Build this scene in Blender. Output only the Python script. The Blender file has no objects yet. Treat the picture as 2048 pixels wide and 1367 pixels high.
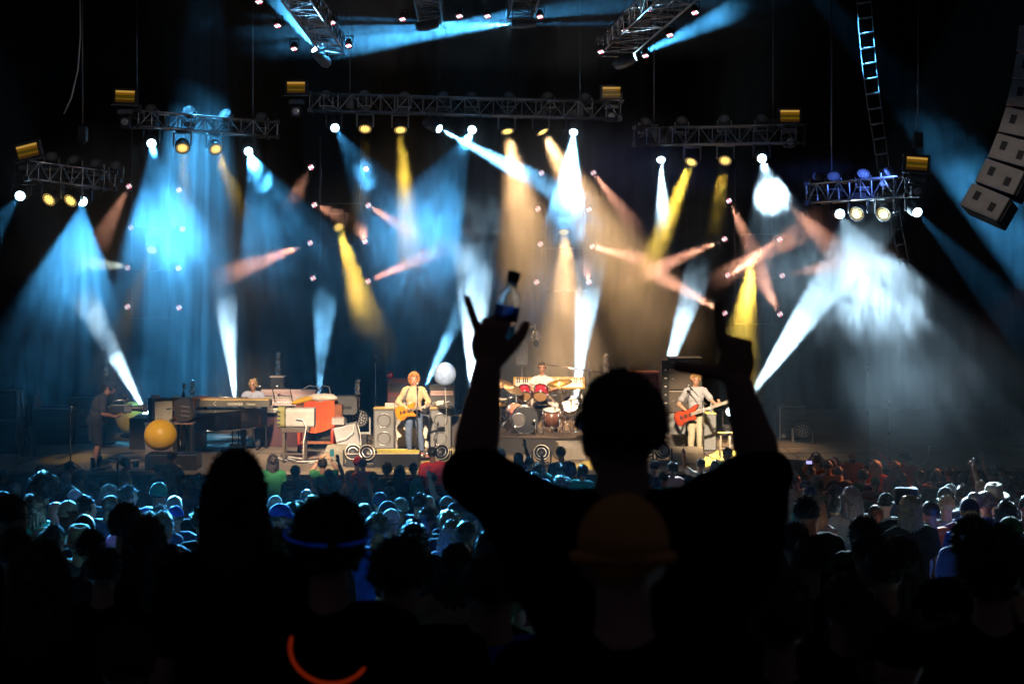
import bpy, bmesh, math, random
from mathutils import Vector, Matrix, noise
import numpy as np
S = bpy.context.scene
COL = S.collection
V = Vector
R = math.radians
random.seed(7)

# ------------------------------------------------------------------ camera, world, exposure
F = 3200.0          # focal length in photograph pixels (photograph 2048 wide)
CZ = 6.0            # camera height above the pit floor
HOR = 508.0         # horizon row in the photograph


def W(px, py, D):
    """Point at distance D from the camera that the photograph shows at px, py."""
    return V(((px - 1024) * D / F, D, CZ + (HOR - py) * D / F))


cam = bpy.data.cameras.new('camera')
camo = bpy.data.objects.new('camera', cam)
COL.objects.link(camo)
camo.location = (0, 0, CZ)
camo.rotation_euler = (R(90), 0, 0)
cam.lens = 36 * F / 2048
cam.shift_y = -(683.5 - HOR) / 2048
cam.clip_start = 0.2
cam.clip_end = 300
cam.dof.use_dof = True
cam.dof.focus_distance = 36.5
cam.dof.aperture_fstop = 4.5
S.camera = camo

world = bpy.data.worlds.new('World')
S.world = world
world.use_nodes = True
bg = world.node_tree.nodes['Background']
bg.inputs[0].default_value = (0.45, 0.48, 0.80, 1)
bg.inputs[1].default_value = 0.02
S.view_settings.view_transform = 'Standard'
S.view_settings.look = 'None'
S.view_settings.exposure = 0
S.view_settings.gamma = 1
cy = S.cycles
cy.volume_bounces = 0
cy.max_bounces = 12
cy.diffuse_bounces = 1
cy.glossy_bounces = 2
cy.transmission_bounces = 10
cy.transparent_max_bounces = 8
cy.caustics_reflective = False
cy.caustics_refractive = False
cy.use_denoising = True
cy.sample_clamp_indirect = 4.0
cy.volume_max_steps = 256
cy.volume_step_rate = 2.0

DECK = 1.45          # stage deck height
FRONT = 33.5         # distance of the stage's front edge


def ground_z(D):
    pts = [(0, 4.35), (2.8, 4.1), (4, 3.85), (5.5, 3.15), (8, 2.72), (9.5, 2.55), (11.5, 2.30), (13.5, 2.06), (16, 1.78),
           (18.5, 1.5), (22, 1.12), (26, 0.66), (31, 0.22), (33, 0.2), (60, 0.2)]
    for (a, za), (b, zb) in zip(pts, pts[1:]):
        if D <= b:
            return za + (zb - za) * (D - a) / (b - a)
    return 0.2


# ------------------------------------------------------------------ lamps
def aim(ob, p, q):
    ob.location = p
    ob.rotation_euler = (V(q) - V(p)).to_track_quat('-Z', 'Y').to_euler()


def spot(name, p, q, col, power, half, blend=0.25, gobo=None, size=0.05):
    """A stage lamp's light; gobo=(scale, low, high, floor, seed) is the pattern plate in its beam."""
    l = bpy.data.lights.new(name, 'SPOT')
    l.color = col
    l.energy = power
    l.spot_size = R(half * 2)
    l.spot_blend = blend
    l.shadow_soft_size = size
    ob = bpy.data.objects.new(name, l)
    COL.objects.link(ob)
    aim(ob, p, q)
    if gobo:
        sc, lo, hi, floor, seed = gobo
        l.use_nodes = True
        nt = l.node_tree
        em = nt.nodes['Emission']
        tc = nt.nodes.new('ShaderNodeTexCoord')
        sx = nt.nodes.new('ShaderNodeSeparateXYZ')
        nt.links.new(tc.outputs['Normal'], sx.inputs[0])
        cb = nt.nodes.new('ShaderNodeCombineXYZ')
        for i in (0, 1):
            d = nt.nodes.new('ShaderNodeMath')
            d.operation = 'DIVIDE'
            nt.links.new(sx.outputs[i], d.inputs[0])
            nt.links.new(sx.outputs[2], d.inputs[1])
            nt.links.new(d.outputs[0], cb.inputs[i])
        cb.inputs[2].default_value = seed
        n = nt.nodes.new('ShaderNodeTexNoise')
        n.inputs['Scale'].default_value = sc
        n.inputs['Detail'].default_value = 3.0
        nt.links.new(cb.outputs[0], n.inputs['Vector'])
        m = nt.nodes.new('ShaderNodeMapRange')
        m.inputs[1].default_value = lo
        m.inputs[2].default_value = hi
        m.inputs[3].default_value = floor
        m.inputs[4].default_value = 1.7
        nt.links.new(n.outputs[0], m.inputs[0])
        nt.links.new(m.outputs[0], em.inputs['Strength'])
    return ob


BLUE = (0.085, 0.50, 1.0)
CYAN = (0.20, 0.60, 1.0)
WHITE = (0.55, 0.82, 1.0)
AMBER = (1.0, 0.62, 0.07)
TAN = (1.0, 0.56, 0.24)
ROSE = (1.0, 0.42, 0.26)
WARM = (1.0, 0.74, 0.48)

# hanging spot heads: head pixel, distance, aim pixel, aim distance, colour, power, half angle, gobo scale
SPOTS = [
    ((165, 403), 35.5, (95, 990), 17.5, BLUE, 210000, 4.8, 36),
    ((40, 392), 34.5, (-150, 620), 26, BLUE, 80000, 5.0, 36),
    ((303, 287), 38, (430, 990), 17.5, BLUE, 310000, 4.8, 36),
    ((497, 303), 39.5, (780, 990), 17.5, BLUE, 330000, 4.9, 36),
    ((670, 256), 40, (1130, 990), 19, BLUE, 230000, 4.7, 38),
    ((879, 258), 40, (1600, 640), 33, CYAN, 80000, 4.6, 38),
    ((944, 260), 40, (560, 990), 18.5, BLUE, 230000, 5.0, 40),
    ((1147, 265), 40, (1092, 960), 30, CYAN, 110000, 8.0, 36),
    ((1322, 320), 40, (1345, 960), 31, WHITE, 50000, 5.0, 24),
    ((1524, 317), 38, (1690, 990), 18.5, WHITE, 300000, 5.4, 24),
    ((1680, 428), 35.5, (1950, 990), 17.5, WHITE, 220000, 5.2, 32),
    ((1835, 425), 34.5, (2150, 760), 27, BLUE, 80000, 4.6, 36),
    ((630, 98), 37.5, (330, -280), 34, BLUE, 42000, 7.5, 34),
    ((878, 48), 37.5, (1650, -30), 38, BLUE, 12000, 7, 34),
    ((1024, 48), 37.5, (520, 90), 38, BLUE, 34000, 7.5, 30),
    ((1271, 113), 37.5, (1560, -20), 36, BLUE, 36000, 7, 34),
    ((1500, -160), 37, (1930, 320), 36, BLUE, 60000, 6, 40),
    ((425, -330), 39, (390, 420), 39, BLUE, 60000, 7, 40),
]
# floor heads throwing upwards
UPS = [
    ((292, 827), 38.6, (165, 590), 35.8, WHITE, 40000, 5.2, 40),
    ((471, 806), 39.4, (446, 560), 36.6, WHITE, 30000, 4.8, 40),
    ((637, 806), 39.4, (655, 520), 36.4, CYAN, 32000, 5.4, 40),
    ((846, 782), 39.6, (960, 540), 37.0, CYAN, 22000, 4.6, 44),
    ((943, 790), 40.0, (952, 420), 36.4, WHITE, 60000, 7.4, 60),
    ((1150, 806), 40.2, (1188, 480), 37.0, WHITE, 34000, 5.4, 60),
    ((1318, 792), 39.6, (1442, 400), 36.2, WHITE, 38000, 5.4, 56),
    ((1490, 806), 38.6, (1690, 520), 35.6, WHITE, 60000, 6.0, 44),
]
# yellow wash heads
WASH = [
    ((365, 297), 38.3, (380, 560), 35.3, 1800, 6), ((432, 299), 38.8, (520, 520), 35.8, 3600, 6),
    ((730, 259), 40, (715, 560), 37.0, 1800, 6), ((801, 261), 40, (830, 640), 37.0, 13000, 6),
    ((1015, 264), 40, (1080, 620), 38.0, 7500, 16), ((1086, 265), 40, (1290, 620), 38.5, 10500, 16),
    ((1382, 325), 40, (1255, 640), 37.0, 18000, 5.5), ((1450, 322), 39.3, (1415, 560), 36.3, 13000, 5),
    ((303, 500), 41.6, (230, 700), 38.6, 1000, 6), ((678, 455), 41.6, (735, 640), 38.6, 12000, 6.5),
    ((1128, 465), 41.6, (1140, 720), 39.5, 8000, 17), ((1505, 521), 41.6, (1480, 700), 38.8, 26000, 7.5),
    ((97, 400), 35, (20, 470), 33.8, 300, 5), ((140, 402), 35.2, (60, 480), 34.0, 300, 5),
    ((1713, 428), 35.2, (1650, 510), 33.6, 400, 5), ((1766, 428), 35, (1690, 520), 33.4, 400, 5),
]
# narrow rose lamps on the hanging frames: head, aim or None, power
ROSES = [
    ((258, 373), (195, 490), 700), ((358, 380), None, 0), ((262, 455), None, 0), ((365, 458), None, 0),
    ((255, 535), (150, 520), 900), ((357, 536), None, 0), ((255, 613), None, 0), ((358, 615), None, 0),
    ((622, 335), (575, 420), 700), ((732, 338), None, 0), ((629, 410), (720, 450), 500), ((737, 411), (860, 490), 1300),
    ((620, 486), (450, 550), 2600), ((730, 483), (715, 440), 900), ((626, 556), None, 0), ((737, 562), (920, 480), 2200),
    ((1083, 346), None, 0), ((1187, 346), (1290, 480), 1500), ((1076, 418), None, 0), ((1178, 419), None, 0),
    ((1081, 488), None, 0), ((1185, 493), (1330, 530), 1900), ((1073, 564), None, 0), ((1178, 564), (1165, 510), 500),
    ((1458, 402), (1520, 530), 1300), ((1567, 400), (1660, 490), 1600), ((1449, 478), (1220, 575), 2800), ((1559, 479), (1420, 570), 2800),
    ((1456, 550), (1590, 470), 2600), ((1565, 551), (1700, 525), 1200), ((1449, 626), (1240, 505), 3400), ((1560, 628), (1505, 520), 2200),
]
BEAM = {}
HEADS = []      # (kind, position, aim) for the fixture builder further down
for i, (hp, D, ap, AD, col, pw, half, gs) in enumerate(SPOTS):
    p, q = W(*hp, D), W(*ap, AD)
    d = (q - p).normalized()
    spot('beam_light', p + d * 0.06, q, col, pw, half, 0.35, (gs * 1.7, 0.43, 0.60, 0.20, i * 1.37), 0.04)
    HEADS.append(('spot', p, q, hp))
    BEAM[hp] = (p, d)
for i, (hp, D, ap, AD, col, pw, half, gs) in enumerate(UPS):
    p, q = W(*hp, D), W(*ap, AD)
    d = (q - p).normalized()
    spot('beam_light', p + d * 0.06, q, col, pw, half, 0.12, (gs * 1.5, 0.42, 0.60, 0.25, 40 + i * 1.37), 0.04)
    HEADS.append(('floor', p, q, hp))
    BEAM[hp] = (p, d)
for hp, D, ap, AD, pw, half in WASH:
    p, q = W(*hp, D), W(*ap, AD)
    d = (q - p).normalized()
    spot('wash_light', p + d * 0.08, q, AMBER if half < 8 else TAN, pw, half, 0.6 if half < 8 else 1.0, None, 0.12)
    HEADS.append(('wash', p, q, hp))
    BEAM[hp] = (p, d)
for k, (hp, ap, pw) in enumerate(ROSES):
    p = W(*hp, 42)
    q = W(*ap, 42 - 5.0) if ap else W(hp[0] + random.uniform(-40, 40), hp[1] + random.uniform(-60, 60), 36)
    d = (q - p).normalized()
    if ap:
        spot('par_light', p + d * 0.05, q, ROSE if k != 4 else (0.8, 0.9, 0.75), pw * 5, 3.4, 0.4, None, 0.06)
    HEADS.append(('par', p, q, hp))



def beam_at(hp, py):
    """point on a lamp's beam that the photograph shows at row py, and its distance"""
    p, d = BEAM[hp]
    k = (HOR - py) / F
    t = (CZ + k * p.y - p.z) / (d.z - k * d.y)
    return p + d * t


# front-of-house wash on the players and the deck (lamps on the front lighting bridge, above the camera)
for px, D, ty, pw, half in ((505, 37.6, 1.2, 9000, 2.6), (828, 36.4, 1.1, 15000, 2.8), (1085, 38.2, 1.2, 12000, 3.0), (1390, 35.9, 1.0, 15000, 2.8),
                            (620, 36.3, 0.6, 8000, 3.4), (400, 35.6, 0.3, 3600, 3.6), (800, 36.0, 0.2, 7000, 5.0), (1160, 36.5, 0.3, 7000, 4.5),
                            (1520, 36.0, 0.1, 3500, 4.0), (215, 34.4, 0.9, 2600, 2.6), (262, 39.4, 0.5, 2600, 1.2), (590, 34.3, 0.0, 11000, 4.2)):  # includes a narrow spot added to brighten the far yellow balloon
    q = V(((px - 1024) * D / F, D, DECK + ty))
    spot('front_light', V((q.x * 0.7, 12, 17)), q, WARM, pw * 6.5, half, 0.6, None, 0.15)
# unseen spots added to brighten the rig and the speaker column, and the strip lamp that colours the lower right truss
for px, py, pw, half in ((200, 300, 9000, 7), (640, 40, 12000, 7), (1280, 60, 12000, 7), (930, 215, 1500, 8), (1430, 270, 2500, 6), (1990, 340, 13000, 4)):
    spot('added_rig_light', V((0, 10, 14)), W(px, py, 37 if px < 1900 else 26), (1.0, 0.86, 0.78), pw * 0.2, half, 0.9, None, 0.15)
spot('strip_light', W(1800, 335, 34.2), W(1690, 378, 35.3), (0.10, 0.22, 1.0), 450, 30, 0.6, None, 0.08)
# red side lamp at stage right, narrow cool spot added to light the moon balloon
spot('side_light', V((11.5, 35, 5.5)), W(1720, 945, 30), (1.0, 0.28, 0.10), 5000, 12, 0.8, None, 0.2)
spot('added_balloon_light', W(1000, 240, 38), W(890, 750, 35.8), (0.45, 0.72, 1.0), 2400, 1.3, 0.5, None, 0.05)
# ------------------------------------------------------------------ materials
MATS = {}


def M(name, col, rough=0.6, metal=0.0, var=0.25, scale=6.0, bump=0.15, emit=None, strength=1.0, spec=0.4, trans=0.0):
    """A procedural surface: the colour broken up by noise, fine relief and uneven gloss."""
    if name in MATS:
        return MATS[name]
    m = bpy.data.materials.new(name)
    m.use_nodes = True
    nt = m.node_tree
    b = nt.nodes['Principled BSDF']
    b.inputs['Roughness'].default_value = rough
    b.inputs['Metallic'].default_value = metal
    b.inputs['Specular IOR Level'].default_value = spec
    if trans:
        b.inputs['Transmission Weight'].default_value = trans
    if emit:
        b.inputs['Base Color'].default_value = (*col, 1)
        b.inputs['Emission Color'].default_value = (*emit, 1)
        b.inputs['Emission Strength'].default_value = strength
        m.cycles.emission_sampling = 'NONE'
    else:
        tc = nt.nodes.new('ShaderNodeTexCoord')
        n = nt.nodes.new('ShaderNodeTexNoise')
        n.inputs['Scale'].default_value = scale
        n.inputs['Detail'].default_value = 4
        nt.links.new(tc.outputs['Object'], n.inputs['Vector'])
        mx = nt.nodes.new('ShaderNodeMix')
        mx.data_type = 'RGBA'
        mx.inputs[6].default_value = (*[c * (1 - var) for c in col], 1)
        mx.inputs[7].default_value = (*[min(1, c * (1 + var)) for c in col], 1)
        nt.links.new(n.outputs[0], mx.inputs[0])
        nt.links.new(mx.outputs[2], b.inputs['Base Color'])
        if bump:
            bp = nt.nodes.new('ShaderNodeBump')
            bp.inputs['Strength'].default_value = bump
            bp.inputs['Distance'].default_value = 0.02
            nt.links.new(n.outputs[0], bp.inputs['Height'])
            nt.links.new(bp.outputs[0], b.inputs['Normal'])
    MATS[name] = m
    return m


black = M('black_paint', (0.018, 0.018, 0.02), 0.45)
blackgloss = M('black_lacquer', (0.006, 0.006, 0.008), 0.06, 0, 0.1, 3, 0.0, spec=0.6)
blackcloth = M('black_cloth', (0.004, 0.004, 0.005), 1.0, 0, 0.3, 3, 0.3, spec=0.03)
rubber = M('dark_rubber', (0.02, 0.02, 0.022), 0.7)
alu = M('truss_aluminium', (0.42, 0.42, 0.43), 0.32, 0.9, 0.15, 14)
darkalu = M('black_coated_truss', (0.05, 0.05, 0.055), 0.4, 0.5)
chrome = M('chrome', (0.75, 0.75, 0.77), 0.14, 1.0, 0.08, 8, 0)
steel = M('steel', (0.42, 0.42, 0.44), 0.3, 0.9)
grille = M('grey_grille_cloth', (0.14, 0.145, 0.15), 0.9, 0, 0.35, 120, 0.4)
greycab = M('grey_plastic_cabinet', (0.27, 0.26, 0.25), 0.6)
wood = M('brown_wood', (0.22, 0.075, 0.03), 0.4, 0, 0.4, 5)
cream = M('cream_vinyl', (0.62, 0.55, 0.42), 0.7)
amberlens = M('amber_lens', (0.1, 0.06, 0.01), 0.4, emit=(1.0, 0.42, 0.02), strength=0.35)
lampspot = M('cold_lamp_lens', (0.8, 0.9, 1), 0.2, emit=(0.55, 0.85, 1.0), strength=9)
lampdim = M('dim_warm_lamp_lens', (0.6, 0.5, 0.3), 0.2, emit=(1.0, 0.66, 0.2), strength=0.5)
lampwash = M('warm_lamp_lens', (0.9, 0.8, 0.5), 0.2, emit=(1.0, 0.66, 0.16), strength=2.6)
ledwhite = M('white_led', (0.9, 0.9, 0.9), 0.2, emit=(1.0, 0.90, 0.95), strength=2.2)
ledred = M('red_led', (0.9, 0.2, 0.2), 0.2, emit=(1.0, 0.10, 0.2), strength=2)
ledoff = M('unlit_led_lens', (0.45, 0.45, 0.46), 0.12, 0.2, 0.2, 30, 0)
cable = M('black_cable', (0.02, 0.02, 0.022), 0.5)
pale_cable = M('pale_cable', (0.6, 0.58, 0.55), 0.6)

# ------------------------------------------------------------------ mesh builder


def basis(d, up=V((0, 0, 1))):
    d = V(d).normalized()
    if abs(d.dot(up)) > 0.98:
        up = V((0, 1, 0)) if abs(d.y) < 0.9 else V((1, 0, 0))
    x = up.cross(d).normalized()
    return x, d.cross(x).normalized(), d


class MB:
    def __init__(s):
        s.v, s.f, s.sm = [], [], []

    def add(s, vs, fs, smooth=False):
        b = len(s.v)
        s.v += [tuple(x) for x in vs]
        s.f += [tuple(i + b for i in f) for f in fs]
        s.sm += [smooth] * len(fs)
        return s

    def box(s, c, d, m=None):
        x, y, z = d[0] / 2, d[1] / 2, d[2] / 2
        vs = [V((a * x, b * y, e * z)) for a in (-1, 1) for b in (-1, 1) for e in (-1, 1)]
        vs = [(m @ q if m else q) + V(c) for q in vs]
        return s.add(vs, [(0, 1, 3, 2), (4, 6, 7, 5), (0, 4, 5, 1), (2, 3, 7, 6), (0, 2, 6, 4), (1, 5, 7, 3)])

    def cyl(s, a, b, r0, r1=None, n=10, cap=True, smooth=True):
        a, b = V(a), V(b)
        r1 = r0 if r1 is None else r1
        x, y, d = basis(b - a)
        vs = []
        for i in range(n):
            t = 2 * math.pi * i / n
            o = x * math.cos(t) + y * math.sin(t)
            vs += [a + o * r0, b + o * r1]
        s.add(vs, [(2 * i, 2 * ((i + 1) % n), 2 * ((i + 1) % n) + 1, 2 * i + 1) for i in range(n)], smooth)
        if cap:
            k = len(s.v) - 2 * n
            s.f += [tuple(k + 2 * i for i in reversed(range(n))), tuple(k + 2 * i + 1 for i in range(n))]
            s.sm += [False, False]
        return s

    def path(s, pts, r, n=6):
        pts = [V(p) for p in pts]
        k = len(s.v)
        x = None
        for i, p in enumerate(pts):
            d = (pts[min(i + 1, len(pts) - 1)] - pts[max(i - 1, 0)]).normalized()
            if x is None:
                x, y, _ = basis(d)
            else:
                x = (x - d * x.dot(d)).normalized()
                y = d.cross(x)
            rr = r[i] if isinstance(r, (list, tuple)) else r
            for j in range(n):
                t = 2 * math.pi * j / n
                s.v.append(tuple(p + (x * math.cos(t) + y * math.sin(t)) * rr))
        for i in range(len(pts) - 1):
            for j in range(n):
                a, b = k + i * n + j, k + i * n + (j + 1) % n
                s.f.append((a, b, b + n, a + n))
                s.sm.append(True)
        s.f += [tuple(k + j for j in reversed(range(n))), tuple(k + (len(pts) - 1) * n + j for j in range(n))]
        s.sm += [False, False]
        return s

    def lathe(s, prof, c=(0, 0, 0), d=(0, 0, 1), n=20, smooth=True):
        x, y, d = basis(d)
        k = len(s.v)
        c = V(c)
        for r, z in prof:
            for j in range(n):
                t = 2 * math.pi * j / n
                s.v.append(tuple(c + d * z + (x * math.cos(t) + y * math.sin(t)) * max(r, 1e-4)))
        for i in range(len(prof) - 1):
            for j in range(n):
                a, b = k + i * n + j, k + i * n + (j + 1) % n
                s.f.append((a, b, b + n, a + n))
                s.sm.append(smooth)
        return s

    def ball(s, c, r, n=14, h=9, m=None, disp=None):
        c = V(c)
        r = (r, r, r) if isinstance(r, (int, float)) else r
        vs, fs = [], []
        for i in range(h + 1):
            ph = math.pi * i / h
            for j in range(n):
                t = 2 * math.pi * j / n
                u = V((math.sin(ph) * math.cos(t), math.sin(ph) * math.sin(t), math.cos(ph)))
                q = V((u.x * r[0], u.y * r[1], u.z * r[2]))
                if disp:
                    q = q * disp(u)
                vs.append((m @ q if m else q) + c)
        for i in range(h):
            for j in range(n):
                a, b = i * n + j, i * n + (j + 1) % n
                fs.append((a, a + n, b + n, b))
        return s.add(vs, fs, True)

    def prism(s, poly, h, m=None, c=(0, 0, 0)):
        n = len(poly)
        vs = [V((x, y, 0)) for x, y in poly] + [V((x, y, h)) for x, y in poly]
        vs = [(m @ q if m else q) + V(c) for q in vs]
        return s.add(vs, [tuple(reversed(range(n))), tuple(range(n, 2 * n))] + [(i, (i + 1) % n, n + (i + 1) % n, n + i) for i in range(n)])

    def ring(s, c, d, r, t, n=24, k=6):
        x, y, d = basis(d)
        c = V(c)
        b = len(s.v)
        for i in range(n):
            a = 2 * math.pi * i / n
            o = x * math.cos(a) + y * math.sin(a)
            for j in range(k):
                e = 2 * math.pi * j / k
                s.v.append(tuple(c + o * (r + t * math.cos(e)) + d * t * math.sin(e)))
        for i in range(n):
            for j in range(k):
                s.f.append((b + i * k + j, b + ((i + 1) % n) * k + j, b + ((i + 1) % n) * k + (j + 1) % k, b + i * k + (j + 1) % k))
                s.sm.append(True)
        return s

    def mesh(s, name, org=None):
        me = bpy.data.meshes.new(name)
        vs = s.v if org is None else [(x - org[0], y - org[1], z - org[2]) for x, y, z in s.v]
        me.from_pydata(vs, [], s.f)
        me.polygons.foreach_set('use_smooth', s.sm)
        me.validate()
        return me

    def build(s, name, mat, parent=None, org=None, bevel=0):
        if org is None and parent is not None and parent.get('world_built'):
            org = parent.location
        me = s.mesh(name, org)
        return link(name, me, mat, parent, bevel)


def link(name, me, mat, parent=None, bevel=0):
    if mat and not me.materials:
        me.materials.append(mat)
    o = bpy.data.objects.new(name, me)
    COL.objects.link(o)
    if parent is not None:
        o.parent = parent
    if bevel:
        b = o.modifiers.new('edge', 'BEVEL')
        b.width = bevel
        b.segments = 2
        b.limit_method = 'ANGLE'
    return o


def tag(o, label, cat, group=None, kind=None):
    if label:
        o['label'] = label
    if cat:
        o['category'] = cat
    if group:
        o['group'] = group
    if kind:
        o['kind'] = kind
    return o


def thing(name, label, cat, loc=(0, 0, 0), rz=0, group=None, world_built=False):
    """The Empty at a thing's base; world_built: its parts are given in world coordinates and moved under it."""
    o = bpy.data.objects.new(name, None)
    COL.objects.link(o)
    o.location = loc
    o.rotation_euler = (0, 0, rz)
    o.empty_display_size = 0.1
    if world_built:
        o['world_built'] = 1
    return tag(o, label, cat, group)


def textmesh(body, size, mat, parent, loc, rot, name='lettering', depth=0.004, sx=1.0):
    cu = bpy.data.curves.new(name, 'FONT')
    cu.body = body
    cu.size = size
    cu.extrude = depth
    cu.align_x = 'CENTER'
    cu.align_y = 'CENTER'
    cu.resolution_u = 3
    t = bpy.data.objects.new(name, cu)
    COL.objects.link(t)
    me = bpy.data.meshes.new_from_object(t.evaluated_get(bpy.context.evaluated_depsgraph_get()))
    bpy.data.objects.remove(t)
    bpy.data.curves.remove(cu)
    o = link(name, me, mat, parent)
    o.location = loc
    o.rotation_euler = rot
    o.scale = (sx, 1, 1)
    return o


def lerp(a, b, t):
    return V(a) * (1 - t) + V(b) * t


def rounded_rect(w, h, r, n=4):
    pts = []
    for cx, cy_, a0 in ((w / 2 - r, h / 2 - r, 0), (-w / 2 + r, h / 2 - r, 90), (-w / 2 + r, -h / 2 + r, 180), (w / 2 - r, -h / 2 + r, 270)):
        for i in range(n + 1):
            a = R(a0 + 90 * i / n)
            pts.append((cx + r * math.cos(a), cy_ + r * math.sin(a)))
    return pts


XZ = Matrix(((1, 0, 0), (0, 0, -1), (0, 1, 0)))      # a profile's x,y -> x,z, its depth towards the camera (-y)
YZ = Matrix(((0, 0, 1), (1, 0, 0), (0, 1, 0)))       # a profile's x,y -> y,z, its depth along +x
# ------------------------------------------------------------------ setting
mb = MB()
xs = [-40, -14, -7, 0, 7, 14, 40]
ys = [-6, 0, 2.8, 4, 5.5, 8, 9.5, 11.5, 13.5, 16, 18.5, 22, 26, 31, 33, 60]
vs = [(x, y, ground_z(max(y, 0))) for y in ys for x in xs]
n = len(xs)
mb.add(vs, [(j * n + i, j * n + i + 1, (j + 1) * n + i + 1, (j + 1) * n + i) for j in range(len(ys) - 1) for i in range(n - 1)])
tag(mb.build('ground', M('trampled_ground', (0.035, 0.032, 0.028), 0.95, 0, 0.4, 2, 0.5)), 'dark sloping ground under the crowd', None, kind='structure')

deckmat = M('stage_deck_paint', (0.20, 0.16, 0.125), 0.55, 0, 0.22, 1.6, 0.08)
xr = [(-26, FRONT), (5.0, FRONT), (5.9, 36.2), (7.6, 35.2), (8.2, 34.0), (26, 34.0)]
poly = xr + [(26, 48), (-26, 48)]
mb = MB().prism(poly, 0.06, None, (0, 0, DECK - 0.06))
tag(mb.build('stage_floor', deckmat), 'pale grey stage deck the band stands on', None, kind='structure')
mb = MB().prism([(x, y + 0.04) for x, y in xr] + [(26, 47.9), (-26, 47.9)], DECK - 0.064 - 0.15, None, (0, 0, 0.15))
tag(mb.build('stage_wall', blackcloth), 'black skirt below the front edge of the stage', None, kind='structure')
# seams between deck sheets, as thin recessed strips
mb = MB()
for x in np.arange(-18, 18, 2.44):
    mb.box((x, 40, DECK + 0.002), (0.02, 11.5, 0.004))
for y in (36.6, 37.8, 39.0, 40.2):
    mb.box((0, y, DECK + 0.0035), (36, 0.02, 0.004))
tag(mb.build('floor_joint_strip', black), 'dark joints between the deck sheets', None, kind='structure')


def curtain(name, label, x0, y0, x1, y1, z0, z1, fold, amp):
    mb = MB()
    L = math.hypot(x1 - x0, y1 - y0)
    k = int(L / fold * 8)
    nx, ny = -(y1 - y0) / L, (x1 - x0) / L
    vs = []
    for i in range(k + 1):
        t = i / k
        for j, z in enumerate((z0, (z0 + z1) / 2, z1)):
            a = amp * (math.sin(t * L / fold * 2 * math.pi + 0.8 * noise.noise(V((t * 30, j * .4, 0)))) + 0.6 * noise.noise(V((t * 17, 3, j * .3))))
            vs.append((x0 + (x1 - x0) * t + nx * a, y0 + (y1 - y0) * t + ny * a, z))
    mb.add(vs, [(3 * i + j, 3 * i + 3 + j, 3 * i + 4 + j, 3 * i + 1 + j) for i in range(k) for j in (0, 1)], True)
    return tag(mb.build(name, blackcloth), label, 'curtain')


curtain('back_curtain', 'wide black pleated curtain hung across the back of the stage', -26, 47, 26, 47, DECK, 19, 0.5, 0.1)
curtain('side_curtain', 'black side curtain in folds hung behind the right line of speakers', 12.6, 41, 16.5, 36, DECK, 19, 0.45, 0.1)
curtain('side_curtain', 'black side curtain in folds hung beyond the left equipment rack', -16.5, 36, -12.6, 42.5, DECK, 19, 0.45, 0.1)
tag(MB().box((0, 38, 19.2), (54, 22, 0.3)).build('stage_roof', black), 'dark roof over the stage', None, kind='structure')

# ------------------------------------------------------------------ air


def volume_mat(name, density, col, aniso, nscale=None, lo=0.45, hi=0.7, falloff=True, detail=4, inner=0.15):
    m = bpy.data.materials.new(name)
    m.use_nodes = True
    nt = m.node_tree
    nt.nodes.clear()
    out = nt.nodes.new('ShaderNodeOutputMaterial')
    pv = nt.nodes.new('ShaderNodeVolumePrincipled')
    nt.links.new(pv.outputs[0], out.inputs['Volume'])
    pv.inputs['Color'].default_value = (*col, 1)
    pv.inputs['Anisotropy'].default_value = aniso
    pv.inputs['Density'].default_value = density
    if nscale:
        tc = nt.nodes.new('ShaderNodeTexCoord')
        gm = nt.nodes.new('ShaderNodeNewGeometry')
        nz = nt.nodes.new('ShaderNodeTexNoise')
        nz.inputs['Scale'].default_value = nscale
        nz.inputs['Detail'].default_value = detail
        nz.inputs['Roughness'].default_value = 0.62
        nz.inputs['Distortion'].default_value = 0.5
        nt.links.new(gm.outputs['Position'], nz.inputs['Vector'])
        ln = nt.nodes.new('ShaderNodeVectorMath')
        ln.operation = 'LENGTH'
        nt.links.new(tc.outputs['Object'], ln.inputs[0])
        ed = nt.nodes.new('ShaderNodeMapRange')       # 1 in the middle of the puff, 0 at its skin
        ed.interpolation_type = 'SMOOTHSTEP'
        ed.inputs[1].default_value = 1.0
        ed.inputs[2].default_value = inner
        nt.links.new(ln.outputs['Value'], ed.inputs[0])
        # erode the noise towards the skin so that the outline is ragged
        su = nt.nodes.new('ShaderNodeMath')
        su.operation = 'MULTIPLY_ADD'
        su.inputs[1].default_value = 0.34
        su.inputs[2].default_value = -0.20
        nt.links.new(ed.outputs[0], su.inputs[0])
        ad = nt.nodes.new('ShaderNodeMath')
        ad.operation = 'ADD'
        nt.links.new(nz.outputs[0], ad.inputs[0])
        nt.links.new(su.outputs[0], ad.inputs[1])
        mr = nt.nodes.new('ShaderNodeMapRange')
        mr.inputs[1].default_value = lo
        mr.inputs[2].default_value = hi
        mr.inputs[3].default_value = 0
        mr.inputs[4].default_value = density
        nt.links.new(ad.outputs[0], mr.inputs[0])
        mu = nt.nodes.new('ShaderNodeMath')
        mu.operation = 'MULTIPLY'
        nt.links.new(mr.outputs[0], mu.inputs[0])
        nt.links.new(ed.outputs[0], mu.inputs[1])
        nt.links.new(mu.outputs[0], pv.inputs['Density'])
    return m


hz = MB().box((0, 25.5, 8.75), (58, 65, 20.5)).build('haze', volume_mat('thin_air_haze', 0.0003, (0.85, 0.93, 1.0), 0.2))
tag(hz, 'thin even haze over the stage and the crowd', None, kind='stuff')


def smoke(label, c, r, mat):
    mb = MB().ball((0, 0, 0), 1.0, 20, 12)
    o = mb.build('smoke', mat)
    o.location = c
    o.scale = r
    return tag(o, label, None, kind='stuff')


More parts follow.
